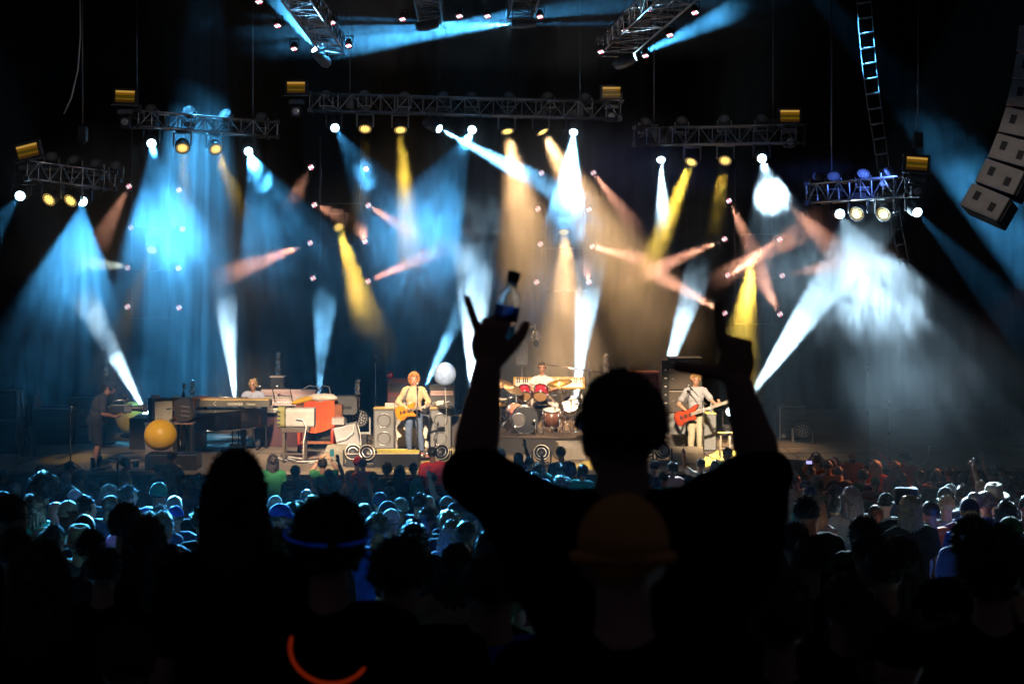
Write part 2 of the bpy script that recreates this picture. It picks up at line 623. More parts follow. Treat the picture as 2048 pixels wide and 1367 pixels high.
stage_sm = volume_mat('stage_smoke', 0.36, (0.9, 0.95, 1), 0.1, 0.5, 0.34, 0.95, detail=3, inner=0.6)
front_sm = volume_mat('forward_smoke', 0.032, (0.9, 0.95, 1), 0.1, 0.7, 0.32, 0.9, detail=3, inner=0.0)
thin_sm = volume_mat('right_forward_smoke', 0.009, (0.9, 0.95, 1), 0.1, 0.7, 0.40, 0.9, detail=4, inner=0.0)
puff_sm = volume_mat('dense_smoke', 0.15, (0.93, 0.97, 1), 0.2, 1.5, 0.5, 0.9, detail=6, inner=0.0)
mid_sm = volume_mat('drifting_smoke', 0.12, (0.9, 0.95, 1), 0.2, 1.0, 0.5, 0.9, detail=5, inner=0.0)
SM = [('broad bank of thin smoke over the middle of the stage', 1080, 530, 40.4, 640, 390, 3.4, stage_sm),
      ('broad bank of thin smoke over the left of the stage', 330, 550, 39.4, 470, 400, 3.2, stage_sm),
      ('broad bank of thin smoke over the right of the stage', 1800, 580, 38.0, 420, 390, 3.4, stage_sm),
      ('thin smoke under the upper light bridges', 1000, 40, 38.5, 640, 140, 3.0, stage_sm),
      ('thin smoke drifting forward over the crowd at the left', 280, 520, 29.5, 480, 350, 8.0, front_sm),
      ('thin smoke drifting forward over the middle of the crowd', 1000, 480, 30.5, 520, 330, 7.5, front_sm),
      ('thin smoke drifting forward over the crowd at the right', 1760, 580, 29, 470, 340, 8.0, thin_sm),
      ('drifting smoke low at the right side', 1870, 790, 33.5, 240, 150, 1.6, mid_sm),
      ('drifting smoke low at the left side', 120, 820, 36.0, 160, 110, 1.4, mid_sm),
      ('brown lit cloud over the drum riser', 1275, 560, 39.0, 150, 160, 1.6, mid_sm),
      ('blue smoke hanging over the front rows', 1390, 965, 29.0, 130, 70, 1.2, mid_sm)]
PF = [('dense white puff in the beam above the drummer', (1147, 265), 420, 110, 125, 1.5, puff_sm),
      ('pale puff in the slanting beam', (879, 258), 335, 90, 56, 1.2, puff_sm),
      ('bright puff under a lamp of the right bridge', (1322, 320), 390, 60, 85, 1.1, puff_sm),
      ('bright puff at the right end of the right bridge', (1524, 317), 390, 80, 82, 1.2, puff_sm),
      ('long cloud in the right slanting beam', (1680, 428), 600, 150, 170, 1.6, mid_sm),
      ('low blue smoke in the left slanting beam', (165, 403), 740, 170, 150, 2.4, thin_sm),
      ('far cloud of the right slanting beam', (1680, 428), 760, 220, 150, 2.2, thin_sm),
      ('puff in the upward beam by the camera operator', (292, 827), 620, 70, 100, 1.0, puff_sm),
      ('puff in the upward beam over the piano', (471, 806), 660, 52, 110, 1.0, mid_sm),
      ('puff in the upward beam over the organ', (637, 806), 640, 66, 130, 1.0, mid_sm),
      ('streaky puff left of the drummer beam', (943, 790), 500, 110, 190, 1.2, mid_sm),
      ('puff in the upward beam right of the drum kit', (1150, 806), 600, 70, 130, 1.2, mid_sm),
      ('puff in the upward beam left of the bass cabinets', (1318, 792), 600, 90, 150, 1.2, mid_sm),
      ('puff in the upward beam right of the bass player', (1490, 806), 660, 90, 120, 1.2, puff_sm),
      ('small puff in the left bridge beam', (497, 303), 362, 36, 40, 0.8, puff_sm),
      ('small puff in the middle bridge beam', (670, 256), 352, 36, 40, 0.8, puff_sm),
      ('smoke in the left bridge beam', (303, 287), 470, 110, 150, 1.5, mid_sm),
      ('yellow lit cloud right of the left frame', (678, 455), 570, 80, 100, 1.2, puff_sm),
      ('yellow lit cloud over the guitarist', (801, 261), 490, 70, 110, 1.2, mid_sm),
      ('yellow lit puff below the right frame', (1505, 521), 590, 48, 66, 0.9, puff_sm)]
for lab, hp, py, rx, rz, ry, mt in PF:
    c_ = beam_at(hp, py)
    D = c_.y
    smoke(lab, c_, (1.5 * rx * D / F, 1.5 * ry, 1.5 * rz * D / F), mt)
for lab, px, py, D, rx, rz, ry, mt in SM:
    smoke(lab, W(px, py, D), (rx * D / F, ry, rz * D / F), mt)
# ------------------------------------------------------------------ figures
# A figure faces +y. Every body is grown as one skin round tapered limbs, then clothes are grown round the same limbs a little wider.


def joints(**kw):
    J = dict(pelvis=(0, 0, 0.94), chest=(0, 0.0, 1.27), neck=(0, -0.015, 1.46), head=(0, 0.01, 1.645), hf=(0, 1, 0), hu=(0, 0, 1),
             shR=(0.185, -0.01, 1.415), elR=(0.235, -0.03, 1.13), wrR=(0.22, 0.1, 0.90), shL=(-0.185, -0.01, 1.415), elL=(-0.235, -0.03, 1.13),
             wrL=(-0.22, 0.1, 0.90), hipR=(0.09, 0, 0.92), knR=(0.10, 0.02, 0.50), anR=(0.11, -0.02, 0.085), hipL=(-0.09, 0, 0.92),
             knL=(-0.10, 0.02, 0.50), anL=(-0.11, -0.02, 0.085), toeR=(0.02, 0.2, -0.045), toeL=(-0.02, 0.2, -0.045))
    J.update(kw)
    return {k: V(v) for k, v in J.items()}


FR = [1.0]


def finger_chain(P, base, d, n, lens, bend, r, tagn='hand'):
    ax = d.cross(n).normalized()
    r *= FR[0]
    p, q = V(base), d.normalized()
    for i, L in enumerate(lens):
        b = bend[i] if isinstance(bend, (list, tuple)) else bend
        q = Matrix.Rotation(b, 3, ax) @ q
        e = p + q * L
        P.append(('cap', p, e, r * (1 - 0.08 * i), r * (0.92 - 0.08 * i), tagn))
        p = e
    return p


def hand(P, w, d, n, side, curl=(0.35, 0.4, 0.45, 0.5), thumb=0.6, k=1.0, spread=0.10, tj=(0.15, 0.25)):
    """w wrist, d along the hand, n where the palm faces, side +1 if the thumb lies on d x n's positive side."""
    d, n = V(d).normalized(), V(n)
    n = (n - d * n.dot(d)).normalized()
    l = d.cross(n).normalized() * side
    m = Matrix((l, n, d)).transposed()
    P.append(('ell', w + d * 0.05 * k, (0.041 * k, 0.017 * k, 0.054 * k), m, 'hand'))
    P.append(('ell', w + d * 0.035 * k + l * 0.022 * k + n * 0.008 * k, (0.02 * k, 0.016 * k, 0.034 * k), m, 'hand'))
    for i in range(4):
        off = (0.029 - 0.0195 * i) * k
        f = (0.95, 1.05, 0.98, 0.78)[i]
        dd = (d + l * spread * (1.2 - 0.8 * i)).normalized()
        c = curl[i]
        finger_chain(P, w + d * (0.092 - 0.004 * abs(i - 1)) * k + l * off, dd, n, [0.044 * f * k, 0.027 * f * k, 0.021 * f * k],
                     (c * 1.0, c * 1.25, c * 0.8), 0.0092 * k * (1, 1.03, 1, .9)[i])
    td = (d * (1 - thumb) + l * thumb + n * 0.15).normalized()
    finger_chain(P, w + d * 0.022 * k + l * 0.028 * k, td, (n - l * 0.6).normalized(), [0.042 * k, 0.034 * k, 0.027 * k], (0.0, tj[0], tj[1]), 0.0115 * k)


def figure(J, hR=None, hL=None, girth=1.0, fem=False):
    P = []
    u = (J['neck'] - J['pelvis']).normalized()
    lat = (J['shR'] - J['shL']).normalized()
    f = u.cross(lat).normalized()
    m = Matrix((lat, f, u)).transposed()
    g = girth
    P.append(('ell', J['pelvis'], (0.165 * g, 0.12 * g, 0.14), m, 'pelvis'))
    P.append(('ell', lerp(J['pelvis'], J['chest'], .5), (0.148 * g, 0.112 * g, 0.19), m, 'torso'))
    P.append(('ell', J['chest'], (0.172 * g, 0.118 * g, 0.19), m, 'torso'))
    mid = (J['shR'] + J['shL']) / 2
    P.append(('cap', lerp(mid, J['shL'], .72), lerp(mid, J['shR'], .72), 0.078, 0.078, 'torso'))
    nb = J['neck']
    P.append(('cap', nb - u * 0.02, lerp(mid, J['shR'], .8), 0.055, 0.05, 'torso'))
    P.append(('cap', nb - u * 0.02, lerp(mid, J['shL'], .8), 0.055, 0.05, 'torso'))
    P.append(('cap', nb - u * .06, J['head'] - J['hu'] * 0.05 - J['hf'] * 0.01, 0.062 * (J['hs'].x if 'hs' in J else 1), 0.054 * (J['hs'].x if 'hs' in J else 1), 'neck'))
    hf, hu = J['hf'].normalized(), J['hu'].normalized()
    hl = hf.cross(hu).normalized()
    hm = Matrix((hl, hf, hu)).transposed()

    hs = J['hs'].x if 'hs' in J else 1.0

    def H(x, y, z):
        return J['head'] + hm @ (V((x, y, z)) * hs)

    def e3(*r):
        return tuple(q * hs for q in r)
    P.append(('ell', H(0, 0, 0.02), e3(0.076, 0.097, 0.095), hm, 'head'))
    P.append(('ell', H(0, 0.035, -0.045), e3(0.06, 0.064, 0.07), hm, 'head'))
    P.append(('ell', H(0, 0.07, -0.085), e3(0.03, 0.026, 0.024), hm, 'head'))
    P.append(('cap', H(0, 0.093, 0.012), H(0, 0.113, -0.026), 0.010, 0.0135, 'head'))
    P.append(('cap', H(-0.035, 0.085, 0.03), H(0.035, 0.085, 0.03), 0.012, 0.012, 'head'))
    for sx in (-1, 1):
        P.append(('ell', H(sx * 0.079, -0.003, -0.012), e3(0.011, 0.02, 0.032), hm, 'head'))
    for s_, sx in (('R', 1), ('L', -1)):
        sh, el, wr = J['sh' + s_], J['el' + s_], J['wr' + s_]
        am = J['arm'].x if 'arm' in J else 1.0
        P.append(('cap', sh, el, 0.056 * am, 0.041 * am, 'upper'))
        P.append(('cap', el, lerp(el, wr, .35), 0.041 * am, 0.043 * am, 'fore'))
        P.append(('cap', lerp(el, wr, .35), wr, 0.043 * am, 0.027 * am, 'fore'))
        hp, kn, an = J['hip' + s_], J['kn' + s_], J['an' + s_]
        P.append(('cap', hp, kn, 0.092, 0.058, 'thigh'))
        P.append(('cap', kn, lerp(kn, an, .35), 0.056, 0.057, 'calf'))
        P.append(('cap', lerp(kn, an, .35), an, 0.057, 0.036, 'calf'))
        P.append(('cap', an + V((0, -0.02, -0.03)), an + J['toe' + s_], 0.042, 0.034, 'foot'))
        h = hR if s_ == 'R' else hL
        if h:
            hand(P, wr, h['d'], h['n'], h.get('side', sx), h.get('curl', (0.35, 0.4, 0.45, 0.5)), h.get('thumb', .6), h.get('k', 1), h.get('spread', .1), h.get('tj', (.15, .25)))
        else:
            d = (wr - el).normalized()
            hand(P, wr, d, V((-sx, 0.2, 0)), 1 if sx > 0 else -1)
    return P


def grow(P, name, voxel, inflate=0.0, smooth=3, cut=None, disp=None, res=14):
    """One closed skin round the shapes of P."""
    mb = MB()
    for p in P:
        if p[0] == 'cap':
            _, a, b, r0, r1, _t = p
            r0, r1 = r0 + inflate, r1 + inflate
            if (V(b) - V(a)).length > 1e-4:
                mb.cyl(a, b, r0, r1, res)
            mb.ball(a, r0, res, 8)
            mb.ball(b, r1, res, 8)
        else:
            _, c, r, m, _t = p
            mb.ball(c, tuple(x + inflate for x in r), 20, 12, m)
    me = mb.mesh('tmp')
    o = bpy.data.objects.new('tmp', me)
    COL.objects.link(o)
    rm = o.modifiers.new('r', 'REMESH')
    rm.mode = 'VOXEL'
    rm.voxel_size = voxel
    rm.use_smooth_shade = True
    if smooth:
        sm = o.modifiers.new('s', 'SMOOTH')
        sm.factor = 0.5
        sm.iterations = smooth
    dg = bpy.context.evaluated_depsgraph_get()
    out = bpy.data.meshes.new_from_object(o.evaluated_get(dg))
    bpy.data.objects.remove(o)
    bpy.data.meshes.remove(me)
    out.name = name
    if cut or disp:
        bm = bmesh.new()
        bm.from_mesh(out)
        if cut:
            for co, no in cut:
                bmesh.ops.bisect_plane(bm, geom=bm.verts[:] + bm.edges[:] + bm.faces[:], plane_co=co, plane_no=no, clear_outer=True)
        if disp:
            for v in bm.verts:
                v.co += v.normal * disp(v.co)
        bm.to_mesh(out)
        bm.free()
        out.polygons.foreach_set('use_smooth', [True] * len(out.polygons))
    out.materials.clear()
    return out


def wrinkle(amp, k=9.0):
    return lambda c: amp * (noise.noise(V((c.x * k, c.y * k, c.z * k * 0.8))) + 0.5 * noise.noise(V((c.x * k * 2.3, c.y * k * 2.3, c.z * k * 2 + 7))))


def shirt_prims(P, sleeve=0.55, long=False):
    out = []
    for p in P:
        t = p[-1]
        if t in ('torso', 'pelvis'):
            out.append(p)
        elif t == 'upper':
            q = list(p)
            if not long:
                q[2] = lerp(p[1], p[2], sleeve)
                q[4] = p[3] + (p[4] - p[3]) * sleeve + 0.01
            q[3] += 0.004
            out.append(tuple(q))
        elif t == 'fore' and long:
            out.append(p)
    return out


def dress(P, vox, sleeve=0.55, long=False, hem=-0.12, J=None, infl=0.014):
    """shirt mesh: trunk and sleeves, open at the hem"""
    u = (J['neck'] - J['pelvis']).normalized()
    return grow(shirt_prims(P, sleeve, long), 'shirt', vox, infl, 3, cut=[(J['pelvis'] + u * hem, -u)], disp=wrinkle(0.011))


def trousers(P, vox, J, shorts=False):
    Q = [p for p in P if p[-1] in ('pelvis', 'thigh', 'calf')]
    if shorts:
        Q = [p for p in Q if p[-1] != 'calf']
        cut = [(lerp(J['hipR'], J['knR'], 0.98), V((0, 0, -1)))]
    else:
        cut = [(V((0, 0, 0.055)), V((0, 0, -1)))]
    return grow(Q, 'trousers', vox, 0.017 if not shorts else 0.035, 2, cut=cut, disp=wrinkle(0.010, 8))


def shoes(P, vox):
    return grow([p for p in P if p[-1] == 'foot'], 'shoes', vox, 0.008, 2)


def hair_mesh(kind, head=V((0, 0.01, 1.645)), strands=700, seed=1, res=(30, 22)):
    """Hair, or a hat, on a head at the given place looking along +y."""
    rnd = random.Random(seed)
    mb = MB()
    c = head + V((0, -0.008, 0.026))
    spec = {'short': (0.008, 0.022, 10), 'buzz': (0.003, 0.005, 14), 'curly': (0.022, 0.034, 12), 'afro': (0.07, 0.03, 9), 'long': (0.012, 0.018, 8),
            'wavy': (0.02, 0.028, 9), 'bob': (0.02, 0.020, 8), 'ponytail': (0.008, 0.006, 8)}
    if kind in spec:
        add, amp, fr = spec[kind]
        so = V((rnd.random() * 20, rnd.random() * 20, rnd.random() * 20))

        def disp(u):
            k = 1.0
            low = -0.42 if kind in ('short', 'buzz') else -0.75
            if u.y > 0.42 and u.z < 0.30:
                k = 0.72
            elif u.z < low:
                k = 0.80
            nz = noise.noise(u * fr * 0.35 + so) * 0.6 + noise.noise(u * fr + so) * 0.4
            return k * (1 + nz * amp / 0.09 + (0.0 if k < 1 else 0.0))
        r = (0.080 + add, 0.100 + add, 0.098 + add)
        mb.ball(c, r, res[0], res[1], None, disp)
        if kind in ('long', 'wavy', 'bob'):
            L = {'long': 0.40, 'wavy': 0.27, 'bob': 0.14}[kind]
            pts, k0 = [], len(mb.v)
            lv, na = 12, 40
            for i in range(lv + 1):
                t = i / lv
                z = c.z + 0.02 - t * (L + 0.06)
                wx = (0.088 + add) * (1 - 0.12 * t) + 0.03 * math.sin(t * 2.4)
                wy = 0.075 + add
                for j in range(na):
                    a = math.pi * (0.0 + 1.0 * j / (na - 1)) + math.pi
                    dd = 1 + 0.16 * noise.noise(V((math.cos(a) * 3, math.sin(a) * 3, t * 3)) + so) + 0.07 * math.sin(a * 19 + 5 * noise.noise(V((a, t * 4, 2)) + so)) + 0.05 * noise.noise(V((a * 9, t * 7, 5)) + so)
                    mb.v.append((c.x + math.cos(a) * wx * dd, c.y + 0.01 + math.sin(a) * wy * dd - 0.02 * t, z))
            for i in range(lv):
                for j in range(na):
                    a, b = k0 + i * na + j, k0 + i * na + (j + 1) % na
                    mb.f.append((a, b, b + na, a + na))
                    mb.sm.append(True)
            mb.f.append(tuple(k0 + lv * na + j for j in range(na)))
            mb.sm.append(False)
        if kind == 'ponytail':
            mb.path([c + V((0, -0.095, 0.03)), c + V((0, -0.14, 0.02)), c + V((0.01, -0.16, -0.08)), c + V((0.0, -0.15, -0.2))], [0.02, 0.03, 0.028, 0.008], 9)
        ln = {'short': 0.030, 'buzz': 0.008, 'curly': 0.042, 'afro': 0.05, 'long': 0.022, 'wavy': 0.026, 'bob': 0.02, 'ponytail': 0.014}[kind]
        for _ in range(strands):
            z = rnd.uniform(-0.35, 1)
            a = rnd.uniform(0, 2 * math.pi)
            q = math.sqrt(1 - z * z)
            u = V((q * math.cos(a), q * math.sin(a), z))
            if u.y > 0.36 and u.z < 0.3:
                continue
            base = c + V((u.x * r[0], u.y * r[1], u.z * r[2])) * 0.97
            t1 = V((rnd.gauss(0, 1), rnd.gauss(0, 1), rnd.gauss(-.3, 1))).normalized()
            tip = base + (u * 0.9 + t1 * 0.75).normalized() * ln * rnd.uniform(0.5, 1.3)
            s = u.cross(t1)
            if s.length < 1e-3:
                continue
            s = s.normalized() * 0.0026
            mb.add([base - s, base + s, tip], [(0, 1, 2)])
    elif kind in ('cap', 'capback'):
        sg = 1 if kind == 'cap' else -1
        mb.ball(c + V((0, 0, 0.008)), (0.090, 0.108, 0.104), 22, 14, None, lambda u: 1.0 if u.z > -0.12 else 0.84)
        k0 = len(mb.v)
        na = 12
        for ring, (rr, dz) in enumerate(((0.95, 0.0), (1.35, -0.012), (1.68, -0.03))):
            for i in range(na + 1):
                a = R(25 + 130 * i / na) * sg
                k = rr if ring == 0 else 1 + (rr - 1) * math.sin(math.pi * i / na) ** 0.6
                for dzz in (0.004, -0.004):
                    mb.v.append((c.x + math.cos(a) * 0.088 * min(k, 1.15), c.y + math.sin(a) * 0.106 * k, c.z + 0.012 + dz + dzz))
        w = (na + 1) * 2
        for rg in range(2):
            for i in range(na):
                a = k0 + rg * w + 2 * i
                mb.f += [(a, a + 2, a + 2 + w, a + w), (a + 1, a + 1 + w, a + 3 + w, a + 3)]
                mb.sm += [True, True]
        for i in range(na):
            a = k0 + 2 * w + 2 * i
            mb.f.append((a, a + 2, a + 3, a + 1))
            mb.sm.append(False)
        mb.ball(c + V((0, 0, 0.112)), 0.009, 8, 6)
    elif kind == 'beanie':
        mb.ball(c + V((0, -0.004, 0.012)), (0.092, 0.111, 0.112), 22, 14, None, lambda u: (1.0 if u.z > -0.2 else 0.86) * (1 + 0.02 * math.sin(24 * math.atan2(u.y, u.x))))
        mb.ring(c + V((0, -0.004, -0.015)), V((0, 0.15, 1)), 0.093, 0.016, 22, 8)
    elif kind in ('panama', 'bucket'):
        if kind == 'panama':
            prof = [(0.092, 0.0), (0.094, 0.03), (0.088, 0.09), (0.075, 0.118), (0.045, 0.122), (0.02, 0.108), (0.001, 0.106)]
            brim = [(0.092, 0.0), (0.125, -0.004), (0.155, 0.004), (0.158, 0.0), (0.125, -0.010), (0.09, -0.006)]
        else:
            prof = [(0.098, 0.0), (0.096, 0.05), (0.088, 0.095), (0.001, 0.102)]
            brim = [(0.098, 0.0), (0.13, -0.035), (0.142, -0.055), (0.14, -0.058), (0.094, -0.004)]
        hh = c + V((0, -0.004, 0.016))
        mb.lathe(prof, hh, V((0, -0.12, 1)), 24)
        mb.lathe(brim, hh, V((0, -0.12, 1)), 24)
        mb.lathe([(0.0945, 0.002), (0.0965, 0.004), (0.0965, 0.026), (0.094, 0.028)], hh, V((0, -0.12, 1)), 24)
        mb.v = [(c.x + (x - c.x), c.y + (y - c.y) * 1.14, z) for x, y, z in mb.v]
    elif kind == 'pillbox':
        mb.lathe([(0.094, -0.03), (0.098, 0.0), (0.102, 0.10), (0.096, 0.112), (0.001, 0.116)], c, V((0, -0.05, 1)), 24)
        mb.lathe([(0.094, -0.03), (0.12, -0.022), (0.115, -0.03)], c + V((0, .012, 0)), V((0, -0.05, 1)), 24)
    elif kind == 'bald':
        return None
    me = mb.mesh('hair')
    return me


# ---- crowd colours
HUES = dict(black=(0.007, 0.0065, 0.0065), darkbrown=(0.018, 0.011, 0.008), brown=(0.055, 0.030, 0.016), reddish=(0.14, 0.045, 0.018), blond=(0.30, 0.21, 0.10), grey=(0.20, 0.20, 0.20), knitbrown=(0.66, 0.28, 0.05),
            white=(0.75, 0.74, 0.72), cream=(0.58, 0.50, 0.36), navy=(0.012, 0.02, 0.07), blue=(0.02, 0.09, 0.55), red=(0.42, 0.02, 0.03), darkred=(0.18, 0.012, 0.022),
            green=(0.025, 0.19, 0.07), teal=(0.02, 0.28, 0.24), olive=(0.10, 0.10, 0.035), orange=(0.62, 0.14, 0.015), yellow=(0.42, 0.25, 0.025), tan=(0.32, 0.23, 0.14), charcoal=(0.035, 0.035, 0.04),
            pink=(0.6, 0.3, 0.33), purple=(0.10, 0.02, 0.12))
SKINS = [M('light_skin', (0.50, 0.27, 0.18), 0.5, 0, 0.12, 20, 0.05), M('tanned_skin', (0.36, 0.18, 0.11), 0.5, 0, 0.12, 20, 0.05), M('brown_skin', (0.17, 0.08, 0.05), 0.5, 0, 0.12, 20, 0.05)]


def hairmat(c):
    return M(c + '_hair', HUES[c], 0.36, 0, 0.5, 45, 0.8, spec=0.6)


def clothmat(c):
    return M(c + '_cloth', HUES[c], 0.85, 0, 0.22, 10, 0.25)


def slotlink(name, me, mat, parent):
    """An object on shared mesh data with a material of its own."""
    if not me.materials:
        me.materials.append(None)
    o = bpy.data.objects.new(name, me)
    o.material_slots[0].link = 'OBJECT'
    o.material_slots[0].material = mat
    COL.objects.link(o)
    o.parent = parent
    return o


CV = 0.015
POSES = {}


def pose(name, J, hR=None, hL=None, girth=1.0, long=False):
    P = figure(J, hR, hL, girth)
    POSES[name] = (grow(P, 'body', CV, 0, 2), dress(P, CV * 1.15, 0.5, long, J=J), trousers(P, CV * 1.3, J), shoes(P, CV * 1.3))


up = V((0, 0, 1))
pose('stand', joints())
pose('slouch', joints(elR=(0.25, 0.04, 1.14), wrR=(0.10, 0.24, 1.08), elL=(-0.25, 0.04, 1.14), wrL=(-0.08, 0.25, 1.05), shR=(0.195, 0, 1.40), shL=(-0.195, 0, 1.40)), girth=1.12)
opn = (0.06, 0.05, 0.08, 0.12)
pose('arm_up', joints(shR=(0.18, 0, 1.45), elR=(0.27, 0.08, 1.64), wrR=(0.20, 0.12, 1.88)), hR=dict(d=(-0.1, 0.1, 1), n=(0, 1, 0), side=1, curl=opn, spread=0.22))
pose('arm_up_left', joints(shL=(-0.18, 0, 1.45), elL=(-0.30, 0.06, 1.60), wrL=(-0.34, 0.10, 1.85)), hL=dict(d=(-0.15, 0.1, 1), n=(0, 1, 0), side=-1, curl=opn, spread=0.22))
pose('point', joints(shL=(-0.18, 0, 1.45), elL=(-0.32, 0.12, 1.62), wrL=(-0.46, 0.20, 1.80)), hL=dict(d=(-0.6, 0.3, 0.55), n=(0.2, 0.8, -0.4), side=-1, curl=(0.05, 1.3, 1.35, 1.4), spread=0.05))
pose('phone', joints(shR=(0.18, 0.02, 1.44), elR=(0.25, 0.20, 1.50), wrR=(0.09, 0.26, 1.72), shL=(-0.18, 0.02, 1.44), elL=(-0.25, 0.20, 1.50), wrL=(-0.09, 0.26, 1.72)),
     hR=dict(d=(-0.5, 0.1, 0.8), n=(-0.6, 0.7, -0.3), side=1, curl=(0.7, 0.7, 0.7, 0.7)), hL=dict(d=(0.5, 0.1, 0.8), n=(0.6, 0.7, -0.3), side=-1, curl=(0.7, 0.7, 0.7, 0.7)))
HAIRS = {}
for k_ in ('short', 'buzz', 'curly', 'afro', 'long', 'wavy', 'bob', 'ponytail', 'cap', 'capback', 'beanie', 'panama', 'bucket', 'pillbox'):
    HAIRS[k_] = [hair_mesh(k_, seed=s_) for s_ in ((1, 2) if k_ in ('short', 'curly', 'long', 'wavy') else (1,))]
HATS = ('cap', 'capback', 'beanie', 'panama', 'bucket', 'pillbox')
# ------------------------------------------------------------------ trusses and lamps


def box_truss(label, A, B, w, h, group, panels, mat=alu, dim=darkalu, upv=V((0, 0, 1))):
    """A four-chord truss from A to B (centre lines) with zigzag webs: each chord and the two webs are parts."""
    A, B = V(A), V(B)
    t = thing('lighting_truss', label, 'truss', A, 0, group, True)
    d = (B - A).normalized()
    side = d.cross(upv).normalized()
    upn = side.cross(d).normalized()
    cs = []
    for a, b in ((-1, -1), (1, -1), (1, 1), (-1, 1)):
        o = side * a * w / 2 + upn * b * h / 2
        cs.append(o)
        MB().cyl(A + o, B + o, 0.026, None, 8).build('chord', mat, t)
    L = (B - A).length
    for k in range(4):
        o0, o1 = cs[k], cs[(k + 1) % 4]
        mb = MB()
        for i in range(panels):
            p, q = A + d * L * i / panels, A + d * L * (i + 1) / panels
            if i % 2:
                mb.cyl(p + o1, q + o0, 0.014, None, 6, False)
            else:
                mb.cyl(p + o0, q + o1, 0.014, None, 6, False)
            mb.cyl(p + o0, p + o1, 0.014, None, 6, False)
        mb.cyl(B + o0, B + o1, 0.018, None, 6, False)
        mb.build('web', mat if k in (0, 2, 1) else dim, t)
    for E_ in (A, B):
        for o in cs:
            MB().box(E_ + o, (0.1, 0.1, 0.1)).build('corner_block', dim, t)
    return t


def pxA(*a):
    return W(*a)


TR = 'trusses hung over the stage'
box_truss('long middle lighting truss hung level over the stage', W(622, 205, 40), W(1240, 222, 40), 0.5, 0.42, TR, 22, M('dull_truss_tube', (0.20, 0.20, 0.21), 0.35, 0.8), darkalu)
dull = MATS['dull_truss_tube']
box_truss('left upper lighting truss sloping down to the right, below an amber panel', W(268, 238, 37.6), W(545, 260, 39.8), 0.5, 0.36, TR, 11)
box_truss('right upper lighting truss with an amber panel at its right end', W(1278, 274, 40), W(1600, 268, 37.6), 0.5, 0.42, TR, 12, dull)
box_truss('lower left lighting truss tilted by the left edge under short lamps', W(42, 340, 34.4), W(217, 362, 36), 0.5, 0.38, TR, 8)
box_truss('lower right lighting truss lit blue under the cable ladder', W(1625, 388, 36), W(1822, 372, 34.4), 0.5, 0.42, TR, 9)
box_truss('forward truss at the top, left of the four, slanting to the upper left', W(668, 92, 38), W(578, -40, 30), 0.55, 0.4, TR, 12)
box_truss('forward truss at the top, second from left of the four', W(862, 34, 38), W(845, -80, 31), 0.55, 0.4, TR, 10, dull)
box_truss('forward truss at the top, third from left of the four', W(1035, 30, 38), W(1075, -80, 31), 0.55, 0.4, TR, 10, dull)
box_truss('forward truss at the top, right of the four, slanting to the upper right', W(1228, 96, 38), W(1375, -40, 30), 0.75, 0.4, TR, 12)


def dirmat(d):
    x, y, z = basis(d)
    return x, y, z


def lamp_spot(p, q, label, group, kind):
    """Moving spot head: base box on its truss (or on the floor), yoke, tapered head barrel, lens."""
    p, q = V(p), V(q)
    d = (q - p).normalized()
    t = thing('spot_lamp', label, 'stage light', p, 0, group, True)
    s = -1 if kind == 'floor' else 1
    c = p - d * 0.20
    MB().box(c + up * s * 0.40, (0.34, 0.26, 0.13)).build('base', black, t, bevel=0.015)
    mb = MB()
    for sx in (-1, 1):
        mb.box(c + V((sx * 0.19, 0, s * 0.17)), (0.04, 0.1, 0.40))
    mb.box(c + up * s * 0.325, (0.42, 0.12, 0.05))
    mb.build('yoke', black, t, bevel=0.01)
    hd = MB().lathe([(0.001, -0.36), (0.09, -0.35), (0.13, -0.28), (0.15, -0.1), (0.145, 0.06), (0.125, 0.17), (0.12, 0.2), (0.108, 0.2), (0.106, 0.188)], c, d, 18).build('head', M('grey_lamp_shell', (0.10, 0.10, 0.105), 0.4), t)
    MB().lathe([(0.001, 0.193), (0.06, 0.192), (0.106, 0.186)], c, d, 18).build('lens', lampspot, hd, org=p)
    return t


def lamp_wash(p, q, label, group, lit=True, s=1, scale=1.0, hang=True):
    """LED wash head: base, yoke, shallow round head with a ring bezel and a face of separate LED lenses."""
    p, q = V(p), V(q)
    d = (q - p).normalized()
    t = thing('wash_lamp', label, 'stage light', p, 0, group, True)
    k = scale
    c = p - d * 0.12 * k
    MB().box(c + up * s * 0.36 * k, (0.30 * k, 0.24 * k, 0.11 * k)).build('base', black, t, bevel=0.012)
    mb = MB()
    for sx in (-1, 1):
        mb.box(c + V((sx * 0.205 * k, 0, s * 0.15 * k)), (0.035 * k, 0.09 * k, 0.36 * k))
    mb.box(c + up * s * 0.295 * k, (0.44 * k, 0.10 * k, 0.045 * k))
    mb.build('yoke', M('pale_lamp_yoke', (0.22, 0.22, 0.22), 0.4), t, bevel=0.008)
    hd = MB().lathe([(0.001, -0.17 * k), (0.10 * k, -0.16 * k), (0.165 * k, -0.06 * k), (0.18 * k, 0.08 * k), (0.18 * k, 0.115 * k), (0.165 * k, 0.115 * k), (0.16 * k, 0.10 * k), (0.001, 0.10 * k)], c, d, 22).build('head', rubber, t)
    x, y, _ = basis(d)
    for nm_, rings, rad, mt in (('led_lens', ((0, 1), (0.05, 6), (0.096, 10)), 0.0185, lampwash), ('outer_led_lens', ((0.145, 20),), 0.0115, lampdim)):
        mb = MB()
        for rr, n in rings:
            for i in range(n):
                a = 2 * math.pi * i / n + rr * 7
                o = c + (x * math.cos(a) + y * math.sin(a)) * rr * k + d * 0.10 * k
                mb.lathe([(rad * k, 0.0), (rad * .95 * k, 0.012 * k), (0.001, 0.016 * k)], o, d, 7)
        mb.build(nm_, mt if lit else ledoff, hd, org=p)['kind'] = 'stuff'
    return t


